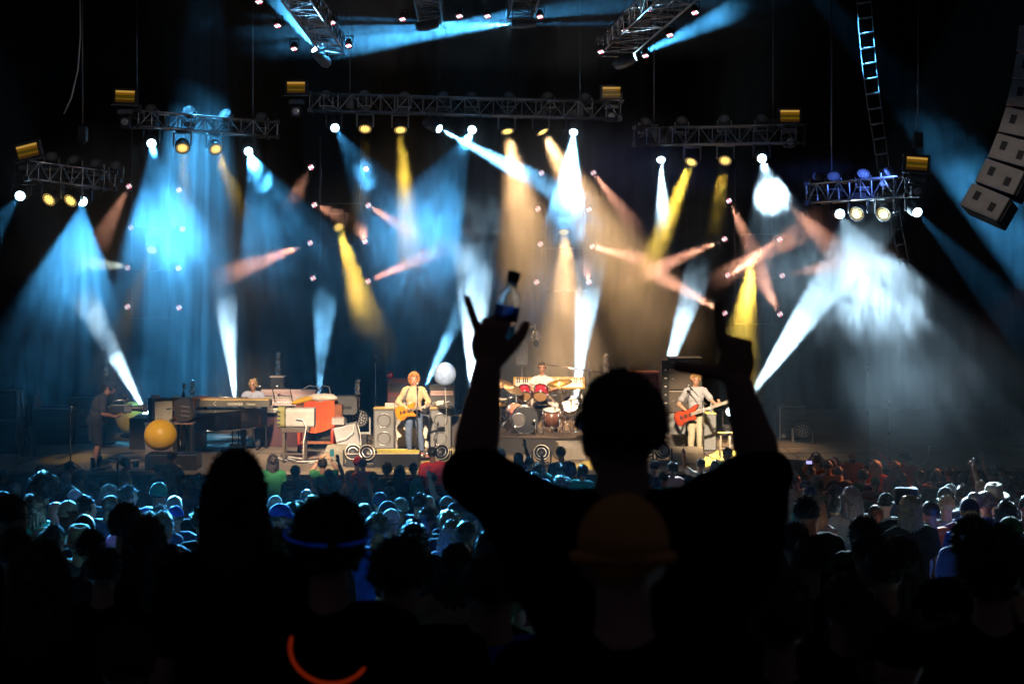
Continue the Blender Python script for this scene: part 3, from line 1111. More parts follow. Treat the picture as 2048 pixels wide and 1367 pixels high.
def lamp_par(p, q, label, group, lit=True):
    """Small LED par: short can, bracket, seven LED cells."""
    p, q = V(p), V(q)
    d = (q - p).normalized()
    t = thing('par_lamp', label, 'stage light', p, 0, group, True)
    hd = MB().lathe([(0.001, -0.20), (0.06, -0.19), (0.085, -0.1), (0.095, 0.0), (0.085, 0.0), (0.082, -0.02), (0.001, -0.02)], p, d, 14).build('can', rubber, t)
    x, y, _ = basis(d)
    for mname, mt, idx in (('led_cell', ledwhite, (0, 2, 4, 1, 5)), ('red_led_cell', ledred, (3,)), ('red_led_cell', ledred, (6,))):
        mb = MB()
        for i in idx:
            a = 2 * math.pi * (i - 1) / 6
            o = p + ((x * math.cos(a) + y * math.sin(a)) * 0.052 if i else V()) - d * 0.016
            mb.lathe([(0.023, 0), (0.021, 0.008), (0.001, 0.011)], o, d, 8)
        mb.build(mname, mt, hd, org=p)
    mb = MB()
    for sx in (-1, 1):
        mb.cyl(p - d * 0.1 + x * sx * 0.1, p - d * 0.1 + x * sx * 0.1 + up * 0.16, 0.012, None, 6)
    mb.cyl(p - d * 0.1 - x * 0.1 + up * 0.16, p - d * 0.1 + x * 0.1 + up * 0.16, 0.012, None, 6)
    mb.build('bracket', darkalu, t)
    return t


SPOT_WHERE = {(165, 403): 'lower left truss, its right end', (40, 392): 'lower left truss, its left end', (303, 287): 'left upper truss, its left end', (497, 303): 'left upper truss, its right end',
              (670, 256): 'long middle truss, its left end', (879, 258): 'long middle truss, left of the close pair', (944, 260): 'long middle truss, right of the close pair', (1147, 265): 'long middle truss, its right end',
              (1322, 320): 'right upper truss, its left end', (1524, 317): 'right upper truss, its right end', (1680, 428): 'lower right truss, its left end', (1835, 425): 'lower right truss, its right end',
              (630, 98): 'left forward truss at the top', (878, 48): 'second forward truss at the top', (1024, 48): 'third forward truss at the top', (1271, 113): 'right forward truss at the top',
              (292, 827): 'floor case behind the round yellow balloon', (471, 806): 'floor behind the keyboard player', (637, 806): 'floor behind the orange organ', (846, 782): 'floor behind the guitarist',
              (943, 790): 'floor left of the drum kit', (1150, 806): 'floor right of the drum kit', (1318, 792): 'floor left of the bass cabinets', (1490, 806): 'floor right of the bass player'}
pk = 0
PAR_FRAMES = ('left hanging frame', 'second hanging frame', 'third hanging frame', 'right hanging frame')
PAR_ROWS = ('top', 'upper', 'lower', 'bottom')
WASH_WHERE = ['left upper truss, left of its two', 'left upper truss, right of its two', 'middle truss, first yellow from left', 'middle truss, second yellow from left', 'middle truss, third yellow from left', 'middle truss, fourth yellow from left',
              'right upper truss, left of its two', 'right upper truss, right of its two', 'left hanging frame', 'second hanging frame', 'third hanging frame', 'right hanging frame',
              'lower left truss, left of its two', 'lower left truss, right of its two', 'lower right truss, left of its two', 'lower right truss, right of its two']
wk = 0
for kind, p, q, hp in HEADS:
    if kind in ('spot', 'floor') and hp in SPOT_WHERE:
        lamp_spot(p, q, ('blue white spot lamp throwing upwards from the ' if kind == 'floor' else 'bright blue spot lamp under the ') + SPOT_WHERE[hp], 'moving spot lamps', kind)
    elif kind == 'wash':
        lamp_wash(p, q, 'round yellow lamp on the ' + WASH_WHERE[wk], 'yellow wash lamps')
        wk += 1
    elif kind == 'par':
        fr, r_ = pk // 8, pk % 8
        lamp_par(p, q, 'small pink white lamp on the %s, %s %s' % (PAR_FRAMES[fr], PAR_ROWS[r_ // 2], 'right' if r_ % 2 else 'left'), 'small lamps on the hanging frames')
        pk += 1

# unlit wash heads standing on top of the trusses
i = 0
for px, py, D, where in ((652, 188, 40, 'middle truss, first from left'), (730, 188, 40, 'middle truss, second from left'), (808, 190, 40, 'middle truss, third from left'), (886, 190, 40, 'middle truss, fourth from left'),
                         (943, 190, 40, 'middle truss, fifth from left'), (1019, 190, 40, 'middle truss, sixth from left'), (1095, 191, 40, 'middle truss, seventh from left'), (1170, 193, 40, 'middle truss, eighth from left'),
                         (302, 216, 37.8, 'left upper truss, first from left'), (378, 220, 38.4, 'left upper truss, second from left'), (450, 226, 39, 'left upper truss, third from left'), (522, 232, 39.6, 'left upper truss, fourth from left'),
                         (1292, 242, 40, 'right upper truss, first from left'), (1364, 240, 39.4, 'right upper truss, second from left'), (1448, 237, 38.7, 'right upper truss, third from left'), (1525, 236, 38, 'right upper truss, fourth from left'),
                         (103, 312, 34.8, 'lower left truss, first from left'), (147, 318, 35.2, 'lower left truss, second from left'), (190, 325, 35.6, 'lower left truss, third from left'), (232, 330, 35.9, 'lower left truss, fourth from left'),
                         (1637, 354, 35.8, 'lower right truss, first from left'), (1667, 352, 35.5, 'lower right truss, second from left'), (1727, 347, 35.2, 'lower right truss, third from left'), (1780, 342, 34.8, 'lower right truss, fourth from left')):
    p = W(px, py, D)
    lamp_wash(p, p + V((0.25 * math.sin(i * 1.7), -0.9, 0.75)), 'unlit round lamp standing on the ' + where, 'unlit lamps on top of the trusses', False, -1, 0.8)
    i += 1
# small lamps along the four forward trusses
for px, py, D, w_ in ((518, 5, 33, 'left forward truss, outer left'), (555, 53, 35, 'left forward truss, middle left'), (588, 99, 37, 'left forward truss, lower left'), (664, 47, 35, 'left forward truss, middle right'), (697, 93, 37, 'left forward truss, lower right'),
                      (805, 40, 37, 'second forward truss, left'), (919, 34, 37, 'second forward truss, right'), (975, 34, 37, 'third forward truss, left'), (1080, 35, 37, 'third forward truss, right'),
                      (1299, 20, 33, 'right forward truss, upper left'), (1250, 63, 35, 'right forward truss, middle left'), (1202, 105, 37, 'right forward truss, lower left'), (1390, 27, 33, 'right forward truss, upper right'), (1340, 72, 35, 'right forward truss, middle right'), (1291, 113, 37.2, 'right forward truss, lower right')):
    p = W(px, py, D)
    lamp_par(p, p + V((0, -0.5, -0.8)), 'small lit lamp on the ' + w_ + ' side', 'small lamps on the forward trusses')

# amber display boxes with a small dark projector below
for px, py, D, tilt, w_ in ((55, 302, 34.4, -14, 'over the lower left truss'), (250, 193, 37.6, 2, 'over the left upper truss'), (592, 175, 40, 0, 'at the left end of the middle truss'), (1223, 185, 40, 0, 'at the right end of the middle truss'),
                            (1580, 232, 37.6, 0, 'at the right end of the right upper truss'), (1834, 327, 34.4, 4, 'over the lower right truss')):
    p = W(px, py, D)
    t = thing('amber_panel', 'amber glowing square panel box ' + w_, 'light panel', p, 0, 'amber panels on the truss ends')
    t.rotation_euler = (0, R(tilt), 0)
    MB().box((0, 0.1, 0), (0.58, 0.16, 0.40)).build('case', black, t, bevel=0.015)
    for k in range(5):
        MB().box((0, 0.0, -0.112 + 0.056 * k), (0.44, 0.03, 0.046)).build('glass_strip', M('amber_strip_%d' % k, (0.1, 0.06, 0.01), 0.3, emit=((1.0, 0.42, 0.02), (1.0, 0.5, 0.02), (0.75, 0.55, 0.02), (1.0, 0.42, 0.01), (1.0, 0.55, 0.1))[k], strength=(0.03, 0.10, 0.05, 0.14, 0.42)[k]), t)
    MB().box((0, -0.03, -0.21), (0.62, 0.10, 0.02)).build('lip', steel, t)
    lp = p + V((0, 0.1, -0.52))
    u_ = thing('projector_lamp', 'dark lamp below the amber panel ' + w_, 'stage light', lp, 0, 'dark lamps below the amber panels')
    MB().box((0, 0, 0.16), (0.36, 0.26, 0.10)).build('base', M('grey_lamp_shell', (0.1, 0.1, 0.1)), u_, bevel=0.015)
    MB().box((0, 0, -0.08), (0.26, 0.3, 0.26)).build('head', black, u_, bevel=0.03)
    MB().box((0, -0.01, 0.215), (0.28, 0.12, 0.02)).build('label_plate', steel, u_)
    MB().lathe([(0.001, 0.157), (0.07, 0.155), (0.085, 0.15)], (0, 0, -0.08), (0, -1, 0), 14).build('lens', ledoff, u_)

# hanging frames with their rungs and cables
for k, (x0, x1, y0, y1, rungs, D) in enumerate(((264, 338, 285, 636, (455, 541, 636), 42.2), (641, 722, 330, 556, (407, 489), 42.2), (1092, 1168, 330, 582, (497, 582), 42.2), (1470, 1546, 395, 648, (468, 556, 648), 42.2))):
    t = thing('hanging_frame', 'slim hanging pipe frame carrying small lamps, %s from left of the four' % ('first', 'second', 'third', 'fourth')[k], 'lamp frame', W((x0 + x1) / 2, y1, D), 0, 'hanging pipe frames', True)
    for x in (x0, x1):
        MB().cyl(W(x, y0 - 60, D), W(x, y1, D), 0.022, None, 7).build('pipe', darkalu if x == x1 else dull, t)
        pts = [W(x + 2.5 * math.sin(j * 1.3 + x), y0 + (y1 - y0) * j / 14, D - 0.06) for j in range(15)]
        MB().path(pts, 0.013, 5).build('cable', M('grey_cable', (0.25, 0.24, 0.24), 0.5), t)
    for y in rungs:
        MB().cyl(W(x0 - 6, y, D), W(x1 + 6, y, D), 0.022, None, 7).build('rung', dull, t)

# hoist chains and cables
for px, y0, y1, D, w_ in ((165, -40, 250, 34.8, 'over the lower left truss'), (274, -40, 205, 37.8, 'over the left upper truss'), (506, -40, 232, 39.6, 'over the right end of the left upper truss'),
                          (700, -40, 186, 40, 'over the left of the middle truss'), (1160, -40, 200, 40, 'over the right of the middle truss'), (1308, -40, 244, 39.8, 'over the left end of the right upper truss'),
                          (1546, -40, 232, 38, 'over the right end of the right upper truss'), (1663, -40, 352, 35.7, 'over the left end of the lower right truss'), (1836, -40, 262, 34.4, 'over the right end of the lower right truss')):
    t = thing('chain_hoist', 'thin chain with dark hoist motor ' + w_, 'chain hoist', W(px, y1, D), 0, 'chain hoists', True)
    MB().cyl(W(px, y0, D), W(px, y1, D), 0.016, None, 6).build('chain', dull, t)
    MB().box(W(px, y1 + 18, D), (0.2, 0.16, 0.34)).build('motor', black, t, bevel=0.02)
    MB().path([W(px, y1 + 30, D), W(px + 3, y1 + 38, D), W(px + 6, y1 + 33, D)], 0.012, 6).build('hook', steel, t)
t = thing('power_cable', 'slack pale cable hanging in a curve over the lower left truss', 'cable', W(128, 228, 34.8), 0, None, True)
MB().path([W(160, -20, 34.8), W(161, 70, 34.8), W(156, 140, 34.8), W(143, 195, 34.8), W(128, 228, 34.8)], 0.016, 6).build('cable_loop', pale_cable, t)

# cable ladder
t = thing('rope_ladder', 'narrow rope ladder hanging over the lower right truss', 'ladder', W(1760, 340, 35.2), 0, None, True)
L0 = [(1712, -20), (1718, 60), (1726, 140), (1735, 210), (1745, 270), (1757, 340), (1776, 420), (1800, 530)]
R0 = [(1740, -24), (1746, 56), (1753, 136), (1761, 206), (1769, 266), (1779, 336), (1797, 416), (1818, 525)]
for pts in (L0, R0):
    MB().path([W(x, y, 36.4) for x, y in pts], 0.012, 5).build('rope', M('grey_cable', (0.2, 0.2, 0.2)), t)


def along(pts, s):
    for (a, b), (c, d) in zip(pts, pts[1:]):
        if s <= d:
            k = (s - b) / (d - b)
            return a + (c - a) * k, s
    return pts[-1]


for j in range(18):
    y = 8 + 30.2 * j
    a, b = along(L0, y), along(R0, y - 4)
    MB().cyl(W(a[0], a[1], 36.4), W(b[0], b[1], 36.4), 0.022, None, 6).build('rung', M('pale_rung', (0.5, 0.47, 0.46), 0.5), t)

# line array of speakers at the right edge
arr = [((1968, 402), -30, 26), ((1998, 352), -26, 26), ((2023, 300), -22, 26), ((2043, 246), -18, 26), ((2058, 190), -14, 26), ((2069, 134), -10, 26), ((2076, 76), -6, 26)]
nm = ('lowest', 'second from bottom', 'third from bottom', 'fourth from bottom', 'fifth from bottom', 'sixth from bottom', 'seventh from bottom')
arrmat = M('weathered_grey_speaker_face', (0.30, 0.28, 0.26), 0.7)
for i, ((px, py), tl, D) in enumerate(arr):
    t = thing('line_array_speaker', 'hanging line speaker with two square ports, %s of its column' % nm[i], 'loudspeaker', W(px, py, D), 0, 'hanging line of speakers')
    t.rotation_euler = (R(-18 + 3 * i), 0, R(-52))
    t.rotation_euler = (Matrix.Rotation(R(-tl), 4, 'Y') @ Matrix.Rotation(R(-38), 4, 'Z')).to_euler()
    t.scale = (1.15, 1.15, 1.22)
    MB().box((0, 0.25, 0), (0.62, 0.42, 0.36)).build('case', black, t, bevel=0.02)
    MB().box((0, 0.03, 0), (0.60, 0.02, 0.345)).build('face', arrmat, t)
    for sx in (-1, 1):
        MB().box((sx * 0.14, 0.012, -0.03 * sx), (0.085, 0.02, 0.12)).build('port', black, t)
    MB().box((0, 0.015, -0.165), (0.60, 0.016, 0.012)).build('edge_bar', steel, t)
    for sx in (-1, 1):
        MB().box((sx * 0.318, 0.25, 0), (0.014, 0.3, 0.30)).build('rigging_plate', darkalu, t)
# ------------------------------------------------------------------ things on the stage (fronts face -y, the camera)


def od(px, D, z=DECK):
    return V(((px - 1024) * D / F, D, z))


def height(py, D):
    """height above the deck of a thing shown at row py, distance D"""
    return CZ + (HOR - py) * D / F - DECK


def cabinet(t, c, s, mat, bevel=0.012, name='case'):
    return MB().box(c, s).build(name, mat, t, bevel=bevel)


def speaker_cone(t, c, r, ring=steel):
    MB().lathe([(r * 1.08, 0.0), (r * 1.08, 0.012), (r * 0.97, 0.018), (r * 0.93, 0.004), (r * 0.86, 0.010), (r * 0.80, -0.004), (r * 0.34, -0.05), (r * 0.28, -0.03), (0.001, -0.022)], c, (0, -1, 0), 26).build('speaker_cone', M('speaker_paper', (0.075, 0.073, 0.072), 0.75, 0, .2, 30), t)
    MB().ring(V(c) + V((0, -0.014, 0)), (0, -1, 0), r * 1.04, 0.009, 28, 6).build('speaker_ring', ring, t)


# --- drum riser
mb = MB()
arc = [(-2.3, 36.75)] + [(-2.3 + 4.9 * i / 12, 36.75 - 0.55 * math.sin(math.pi * i / 12)) for i in range(1, 12)] + [(2.6, 36.75)]
pl = arc + [(2.6, 39.9), (-2.3, 39.9)]
pl = [(x + 1.55, y) for x, y in pl]
RZ = DECK + 0.40
t = thing('drum_riser', 'low dark riser with a rounded front under the drum kit', 'riser', (1.6, 38, DECK), 0, None, True)
mb.prism(pl, 0.37, None, (0, 0, DECK)).build('skirt', M('riser_skirt', (0.075, 0.07, 0.068), 0.8), t)
MB().prism([(1.6 + (x - 1.6) * 1.012, 38.2 + (y - 38.2) * 1.012) for x, y in pl], 0.03, None, (0, 0, DECK + 0.37)).build('top_board', M('riser_carpet', (0.13, 0.10, 0.08), 0.9, 0, .3, 5), t)

# --- grand piano
o = od(455, 36.4)
t = thing('grand_piano', 'glossy black grand piano, its tail towards the crowd', 'piano', o)
out = [(-1.0, 1.35), (-1.02, 0.3), (-0.98, -0.15), (-0.80, -0.42), (-0.50, -0.52), (-0.20, -0.45), (0.05, -0.22), (0.30, 0.10), (0.62, 0.32), (0.82, 0.55), (0.85, 0.9), (0.85, 1.35)]
out = [(x, y) for x, y in out]
MB().prism(list(reversed(out)), 0.40, None, (0, 0, 0.56)).build('body', blackgloss, t, bevel=0.015)
MB().prism(list(reversed([(x * 1.015, y * 1.015 - .01) for x, y in out])), 0.028, None, (0, 0, 0.964)).build('lid', blackgloss, t, bevel=0.008)
MB().box((0.05, 1.42, 0.72), (1.55, 0.2, 0.06)).build('keyboard_shelf', blackgloss, t)
MB().box((0.05, 1.43, 0.765), (1.25, 0.15, 0.03)).build('keys', M('ivory_keys', (0.7, 0.68, 0.62), 0.4), t)
for lx, ly in ((-0.86, -0.05), (-0.82, 1.15), (0.70, 1.15)):
    lg = MB().lathe([(0.001, 0.0), (0.035, 0.0), (0.04, 0.06), (0.05, 0.1), (0.058, 0.3), (0.075, 0.5), (0.085, 0.56)], (lx, ly, 0.0), n=12).build('leg', blackgloss, t)
    MB().cyl((lx - 0.02, ly, 0.03), (lx + 0.02, ly, 0.03), 0.03, None, 10).build('castor', steel, lg)
mb = MB()
for sx in (-0.07, 0.07):
    mb.cyl((sx, 1.05, 0.1), (sx, 1.05, 0.56), 0.014, None, 6)
mb.box((0, 1.05, 0.09), (0.26, 0.12, 0.05))
mb.build('pedal_lyre', blackgloss, t)
MB().path([(-0.7, -0.45, 0.6), (-0.3, -0.49, 0.58), (0.1, -0.22, 0.57), (0.6, 0.28, 0.57)], 0.012, 6).build('hinge_strip', chrome, t)

# --- clavinet on the piano, with its lettering
o = od(470, 37.0)
t = thing('electric_keyboard', 'flat grey electric keyboard with a tan top standing on the piano lid', 'keyboard', V((o.x, 36.95, DECK + 0.994)))
MB().box((0, 0.18, 0.105), (1.62, 0.40, 0.15)).build('case', M('dark_olive_panel', (0.085, 0.08, 0.062), 0.6), t, bevel=0.01)
MB().box((0, 0.19, 0.193), (1.58, 0.42, 0.022)).build('top', M('tan_veneer', (0.55, 0.36, 0.13), 0.45, 0, .2, 4), t, bevel=0.006)
textmesh('HOHNER', 0.085, M('white_print', (0.75, 0.72, 0.62), 0.6), t, (0.02, -0.023, 0.10), (R(90), 0, 0))
textmesh('Clavinet', 0.062, MATS['white_print'], t, (0.38, -0.023, 0.098), (R(90), 0, 0))
for sx in (-0.7, 0.7):
    MB().cyl((sx, 0.15, 0.0), (sx, 0.15, 0.03), 0.03, None, 8).build('foot', rubber, t)
MB().path([(-0.42, -0.03, 0.17), (-0.48, -0.035, 0.11), (-0.42, -0.03, 0.05)], 0.007, 5).build('cable', pale_cable, t)
MB().box((-0.86, 0.18, 0.115), (0.1, 0.42, 0.19)).build('end_cheek', black, t, bevel=0.012)
t = thing('boom_pipe', 'long horizontal chrome boom pipe above the piano keyboard', 'microphone boom', V((od(388, 37.3).x, 37.3, DECK)))
MB().cyl((0, 0, 0), (0, 0, 1.36), 0.02, None, 8).build('upright', chrome, t)
MB().cyl((0, 0, height(793, 37.3)), (1.28, 0, height(795, 37.3)), 0.016, None, 8).build('boom', chrome, t)
MB().lathe([(0.001, 0), (0.2, 0.0), (0.19, 0.03), (0.03, 0.05)], (0, 0, 0), n=16).build('foot', black, t)
MB().ball((0.6, 0, height(791, 37.3) + 0.01), 0.03, 8, 6).build('clamp', steel, t)

# --- synthesiser rack right of the keyboard player
o = od(575, 38.0)
t = thing('synthesizer', 'wide pale synthesizer with tilted control panel and white keys right of the keyboard player', 'synthesizer', o)
MB().box((0, 0.1, 0.42), (1.25, 0.5, 0.84)).build('stand_case', M('dark_wine_panel', (0.06, 0.02, 0.025), 0.5), t)
tilt = Matrix.Rotation(R(-58), 3, 'X')
pn = MB().box((0, 0.12, 1.13), (1.30, 0.42, 0.04), Matrix.Rotation(R(62), 3, 'X')).build('control_panel', M('pale_pink_panel', (0.42, 0.32, 0.32), 0.5, 0, .3, 40), t)
for r_ in range(3):
    mb = MB()
    for i in range(20):
        z = 1.02 + 0.11 * r_
        y = 0.12 - 0.03 + (z - 1.13) * 0.53
        mb.cyl((-0.58 + 0.061 * i, y, z), (-0.58 + 0.061 * i, y - 0.03, z + 0.012), 0.014, None, 6)
    mb.build('knob', (steel, M('green_knob', (0.2, 0.35, 0.2)), M('rose_knob', (0.5, 0.2, 0.2)))[r_], pn)
kb = MB().box((-0.05, -0.22, 0.86), (1.05, 0.30, 0.07)).build('keyboard_case', greycab, t)
for i in range(29):
    MB().box((-0.51 + 0.0335 * i, -0.26, 0.905), (0.031, 0.17, 0.018)).build('key', MATS['ivory_keys'], kb)
for sx in (-0.67, 0.67):
    MB().box((sx, 0.06, 1.06), (0.03, 0.34, 0.5)).build('side_cheek', wood, t)
MB().path([(0.3, 0.2, 1.3), (0.5, 0.1, 1.42), (0.72, 0.05, 1.40), (0.8, 0.0, 1.1)], 0.014, 6).build('cable', pale_cable, t)
MB().path([(0.72, 0.2, 1.3), (0.82, 0.1, 1.42), (0.98, 0.05, 1.40), (1.05, 0.0, 1.1)], 0.014, 6).build('cable', pale_cable, t)
for px, nm_ in ((527, 'left'), (562, 'right')):
    q = od(px, 37.7)
    t = thing('keyboard_microphone', 'small microphone lying on a gooseneck over the synthesizer, %s of two' % nm_, 'microphone', V((q.x, 37.7, DECK + 1.35)))
    MB().path([(0.25, 0.1, -0.2), (0.2, 0.05, 0.02), (0.05, 0, 0.06), (-0.06, -0.02, 0.08)], 0.013, 6).build('gooseneck', black, t)
    MB().ball((-0.09, -0.02, 0.09), (0.045, 0.035, 0.035), 10, 7).build('windscreen', steel, t)

# --- orange draped organ
o = od(628, 36.8)
t = thing('organ', 'organ draped with a bright orange cloth and white towel on top', 'organ', o)
sh_ = MB().box((0.12, 0.2, 0.94), (1.05, 0.55, 0.30)).build('case', wood, t)
pl = []
mb = MB()
nx_, nz_ = 24, 12
for i in range(nx_ + 1):
    for j in range(nz_ + 1):
        u, w = i / nx_, j / nz_
        x = -0.22 + 0.70 * u
        z = 1.19 - 0.80 * w * (0.90 - 0.18 * u + 0.10 * math.sin(u * 3.0))
        y = -0.10 - 0.03 * math.sin(u * 15 + w * 2) * w - 0.02 * noise.noise(V((u * 5, w * 4, 1)))
        mb.v.append((x, y, z))
        mb.v.append((x, y + 0.02, z))
k_ = (nz_ + 1) * 2
for i in range(nx_):
    for j in range(nz_):
        a = i * k_ + 2 * j
        mb.f += [(a, a + 2, a + k_ + 2, a + k_), (a + 1, a + k_ + 1, a + k_ + 3, a + 3)]
        mb.sm += [True, True]
mb.build('drape', M('orange_cloth', (0.62, 0.085, 0.018), 0.85, 0, 0.3, 7, 0.4), t)
mb = MB().ball((0.18, 0.05, 1.24), (0.36, 0.20, 0.10), 22, 12, None, lambda u: 1 + 0.25 * noise.noise(u * 3))
mb.build('towel', M('white_towel', (0.68, 0.58, 0.52), 0.95, 0, .15, 18, .4), t)
MB().ball((-0.20, 0.0, 1.20), (0.34, 0.14, 0.07), 18, 10, Matrix.Rotation(R(-14), 3, 'Y'), lambda u: 1 + 0.2 * noise.noise(u * 4)).build('yellow_cloth', M('yellow_cloth_top', (0.66, 0.36, 0.02), 0.9), t)
for lx in (-0.35, 0.42):
    for ly in (0.0, 0.42):
        MB().cyl((lx, ly, 0), (lx, ly, 0.8), 0.035, 0.05, 10).build('leg', M('red_leg', (0.35, 0.05, 0.02), 0.4), t)
MB().box((0.03, 0.2, 0.2), (0.8, 0.05, 0.06)).build('foot_rail', wood, t)
t = thing('rounded_monitor', 'dark rounded speaker standing behind the orange organ', 'loudspeaker', od(692, 37.3))
MB().prism(rounded_rect(0.55, 0.42, 0.09), 0.4, XZ, (0, 0.2, 1.04)).build('case', M('charcoal_case', (0.06, 0.06, 0.062), 0.6), t)
MB().box((0, -0.20, 1.0), (0.3, 0.02, 0.06)).build('slot', black, t)
MB().cyl((0, 0, 0), (0, 0, 0.84), 0.03, None, 8).build('post', black, t)
MB().box((0, 0, 0.015), (0.5, 0.4, 0.03)).build('foot', black, t)

# --- powered monitor on a small black table, in front of the organ
t = thing('side_table', 'tall narrow black table carrying the pale monitor speaker', 'table', od(592, 35.0))
MB().box((0, 0, 0.72), (0.62, 0.36, 0.10)).build('table_top', M('brown_black_wood', (0.06, 0.045, 0.035), 0.5), t, bevel=0.01)
for sx in (-0.25, 0.2):
    for sy in (-0.13, 0.13):
        MB().box((sx, sy, 0.335), (0.055, 0.055, 0.67)).build('leg', MATS['brown_black_wood'], t)
MB().box((0, -0.13, 0.2), (0.45, 0.03, 0.04)).build('stretcher', MATS['brown_black_wood'], t)
t = thing('monitor_speaker', 'pale grey monitor speaker on its side with an olive louvred end', 'loudspeaker', V((od(590, 35.0).x, 35.0, DECK + 0.771)))
MB().prism(rounded_rect(0.36, 0.42, 0.07), 0.62, YZ, (-0.18, 0, 0.212)).build('case', greycab, t)
e = MB().prism(rounded_rect(0.38, 0.45, 0.08), 0.16, YZ, (-0.36, 0, 0.225)).build('end_cap', M('olive_grille', (0.16, 0.15, 0.05), 0.7), t)
for k in range(4):
    MB().box((-0.34, -0.185, 0.08 + 0.09 * k), (0.09, 0.03, 0.035)).build('louvre', black, e)
MB().path([(0.05, -0.19, 0.18), (0.2, -0.26, 0.2), (0.28, -0.27, 0.02), (0.22, -0.24, -0.3), (0.2, -0.2, -0.7)], 0.012, 6).build('cable', pale_cable, t)

t = thing('monitor_speaker', 'dark rounded louvred speaker at the left end of the piano', 'loudspeaker', od(370, 35.6))
MB().prism(rounded_rect(0.36, 0.50, 0.09), 0.42, Matrix.Rotation(R(-14), 3, 'Y') @ XZ, (0, 0.2, 1.10)).build('case', M('brown_black_case', (0.05, 0.042, 0.04), 0.5), t)
for k in range(3):
    MB().box((0.05, -0.225, 0.98 + 0.10 * k), (0.20, 0.02, 0.03), Matrix.Rotation(R(6), 3, 'Y')).build('louvre', M('pale_louvre', (0.25, 0.2, 0.2), 0.4), t)
MB().box((0, 0.0, 0.80), (0.42, 0.36, 0.04)).build('shelf', M('rose_shelf', (0.3, 0.18, 0.14), 0.5), t)
for sx in (-0.17, 0.17):
    MB().box((sx, 0, 0.39), (0.06, 0.3, 0.78)).build('leg', black, t)

# --- organ tone cabinet (brown wood) behind, amplifier with cream side on the lettered road case
t = thing('tone_cabinet', 'reddish brown wooden tone cabinet with slatted front behind the left speaker', 'cabinet', od(378, 37.4))
MB().box((0, 0, 0.60), (0.75, 0.5, 1.20)).build('case', wood, t, bevel=0.012)
MB().box((0, 0, 1.21), (0.80, 0.54, 0.03)).build('top', M('orange_wood_top', (0.42, 0.14, 0.04), 0.35, 0, .3, 4), t)
for k in range(7):
    MB().box((0, -0.262, 0.62 + 0.075 * k), (0.62, 0.03, 0.03), Matrix.Rotation(R(30), 3, 'X')).build('slat', M('brown_slat', (0.3, 0.10, 0.04), 0.4), t)
t = thing('microphone', 'short stubby microphone on the wooden tone cabinet', 'microphone', V((od(367, 37.3).x, 37.3, DECK + 1.227)))
MB().cyl((0, 0, 0), (0, 0, 0.12), 0.05, 0.02, 8).build('foot', black, t)
MB().cyl((0, 0, 0.1), (0, 0, 0.22), 0.018, None, 8).build('stem', steel, t)
MB().ball((0.01, 0, 0.26), (0.05, 0.05, 0.06), 10, 8).build('head', M('mesh_steel', (0.3, 0.3, 0.3), 0.5, 0.7, 0.4, 60), t)

t = thing('road_case', 'grey road case with metal edges and stencilled white lettering behind the round yellow balloon', 'road case', od(323, 36.6))
cs_ = MB().box((0, 0, 0.36), (0.60, 0.5, 0.72)).build('case', M('grey_case_board', (0.14, 0.10, 0.10), 0.6), t)
MB().box((0.0, -0.256, 0.50), (0.44, 0.012, 0.30)).build('front_plate', M('dark_wine_plate', (0.05, 0.02, 0.025), 0.5), t)
textmesh('PHISH', 0.15, M('stencil_white', (0.72, 0.66, 0.60), 0.7, 0, .4, 30), t, (0.0, -0.268, 0.585), (R(90), 0, 0), sx=0.92)
for sx in (-1, 1):
    for z in (0.02, 0.70):
        MB().box((sx * 0.30, -0.25, z), (0.05, 0.05, 0.05)).build('corner', alu, t)
    MB().box((sx * 0.30, -0.252, 0.36), (0.03, 0.03, 0.64)).build('edge', alu, t)
    MB().prism(rounded_rect(0.07, 0.16, 0.02), 0.02, XZ, (sx * 0.245, -0.258, 0.5)).build('latch', steel, t)
for z in (0.02, 0.70):
    MB().box((0, -0.252, z), (0.56, 0.03, 0.03)).build('edge', alu, t)
t = thing('amplifier', 'small amplifier with black side and cream front standing on the lettered road case', 'amplifier', V((od(320, 36.6).x, 36.6, DECK + 0.722)), R(28))
MB().box((0, 0, 0.27), (0.46, 0.36, 0.54)).build('case', black, t, bevel=0.012)
MB().box((0.03, -0.186, 0.25), (0.40, 0.014, 0.46)).build('front_cloth', cream, t)
mb = MB()
for k in range(6):
    mb.cyl((-0.14 + 0.065 * k, -0.18, 0.50), (-0.14 + 0.065 * k, -0.21, 0.50), 0.014, None, 8)
mb.build('knob', chrome, t)
MB().path([(0.1, -0.2, 0.3), (0.2, -0.26, 0.33), (0.28, -0.28, 0.25), (0.25, -0.27, 0.1), (0.15, -0.24, 0.06)], 0.012, 6).build('cable', steel, t)
MB().box((-0.1, 0, 0.57), (0.18, 0.1, 0.06)).build('tool_roll', M('pink_cloth', (0.6, 0.28, 0.26), 0.8), t)
t = thing('road_case', 'road case with clear plastic front below the left end of the piano', 'road case', od(362, 36.9))
MB().box((0, 0, 0.36), (0.36, 0.4, 0.64)).build('case', M('brown_case_board', (0.10, 0.06, 0.045), 0.6), t, bevel=0.015)
MB().box((0.0, -0.207, 0.38), (0.26, 0.012, 0.46)).build('window', M('crumpled_plastic', (0.45, 0.36, 0.30), 0.25, 0, .6, 22, .8), t)
for sx in (-1, 1):
    MB().box((sx * 0.17, -0.205, 0.36), (0.03, 0.03, 0.64)).build('edge', alu, t)
for sx in (-0.12, 0.12):
    MB().cyl((sx - 0.02, 0, 0.022), (sx + 0.02, 0, 0.022), 0.022, None, 10).build('castor', rubber, t)
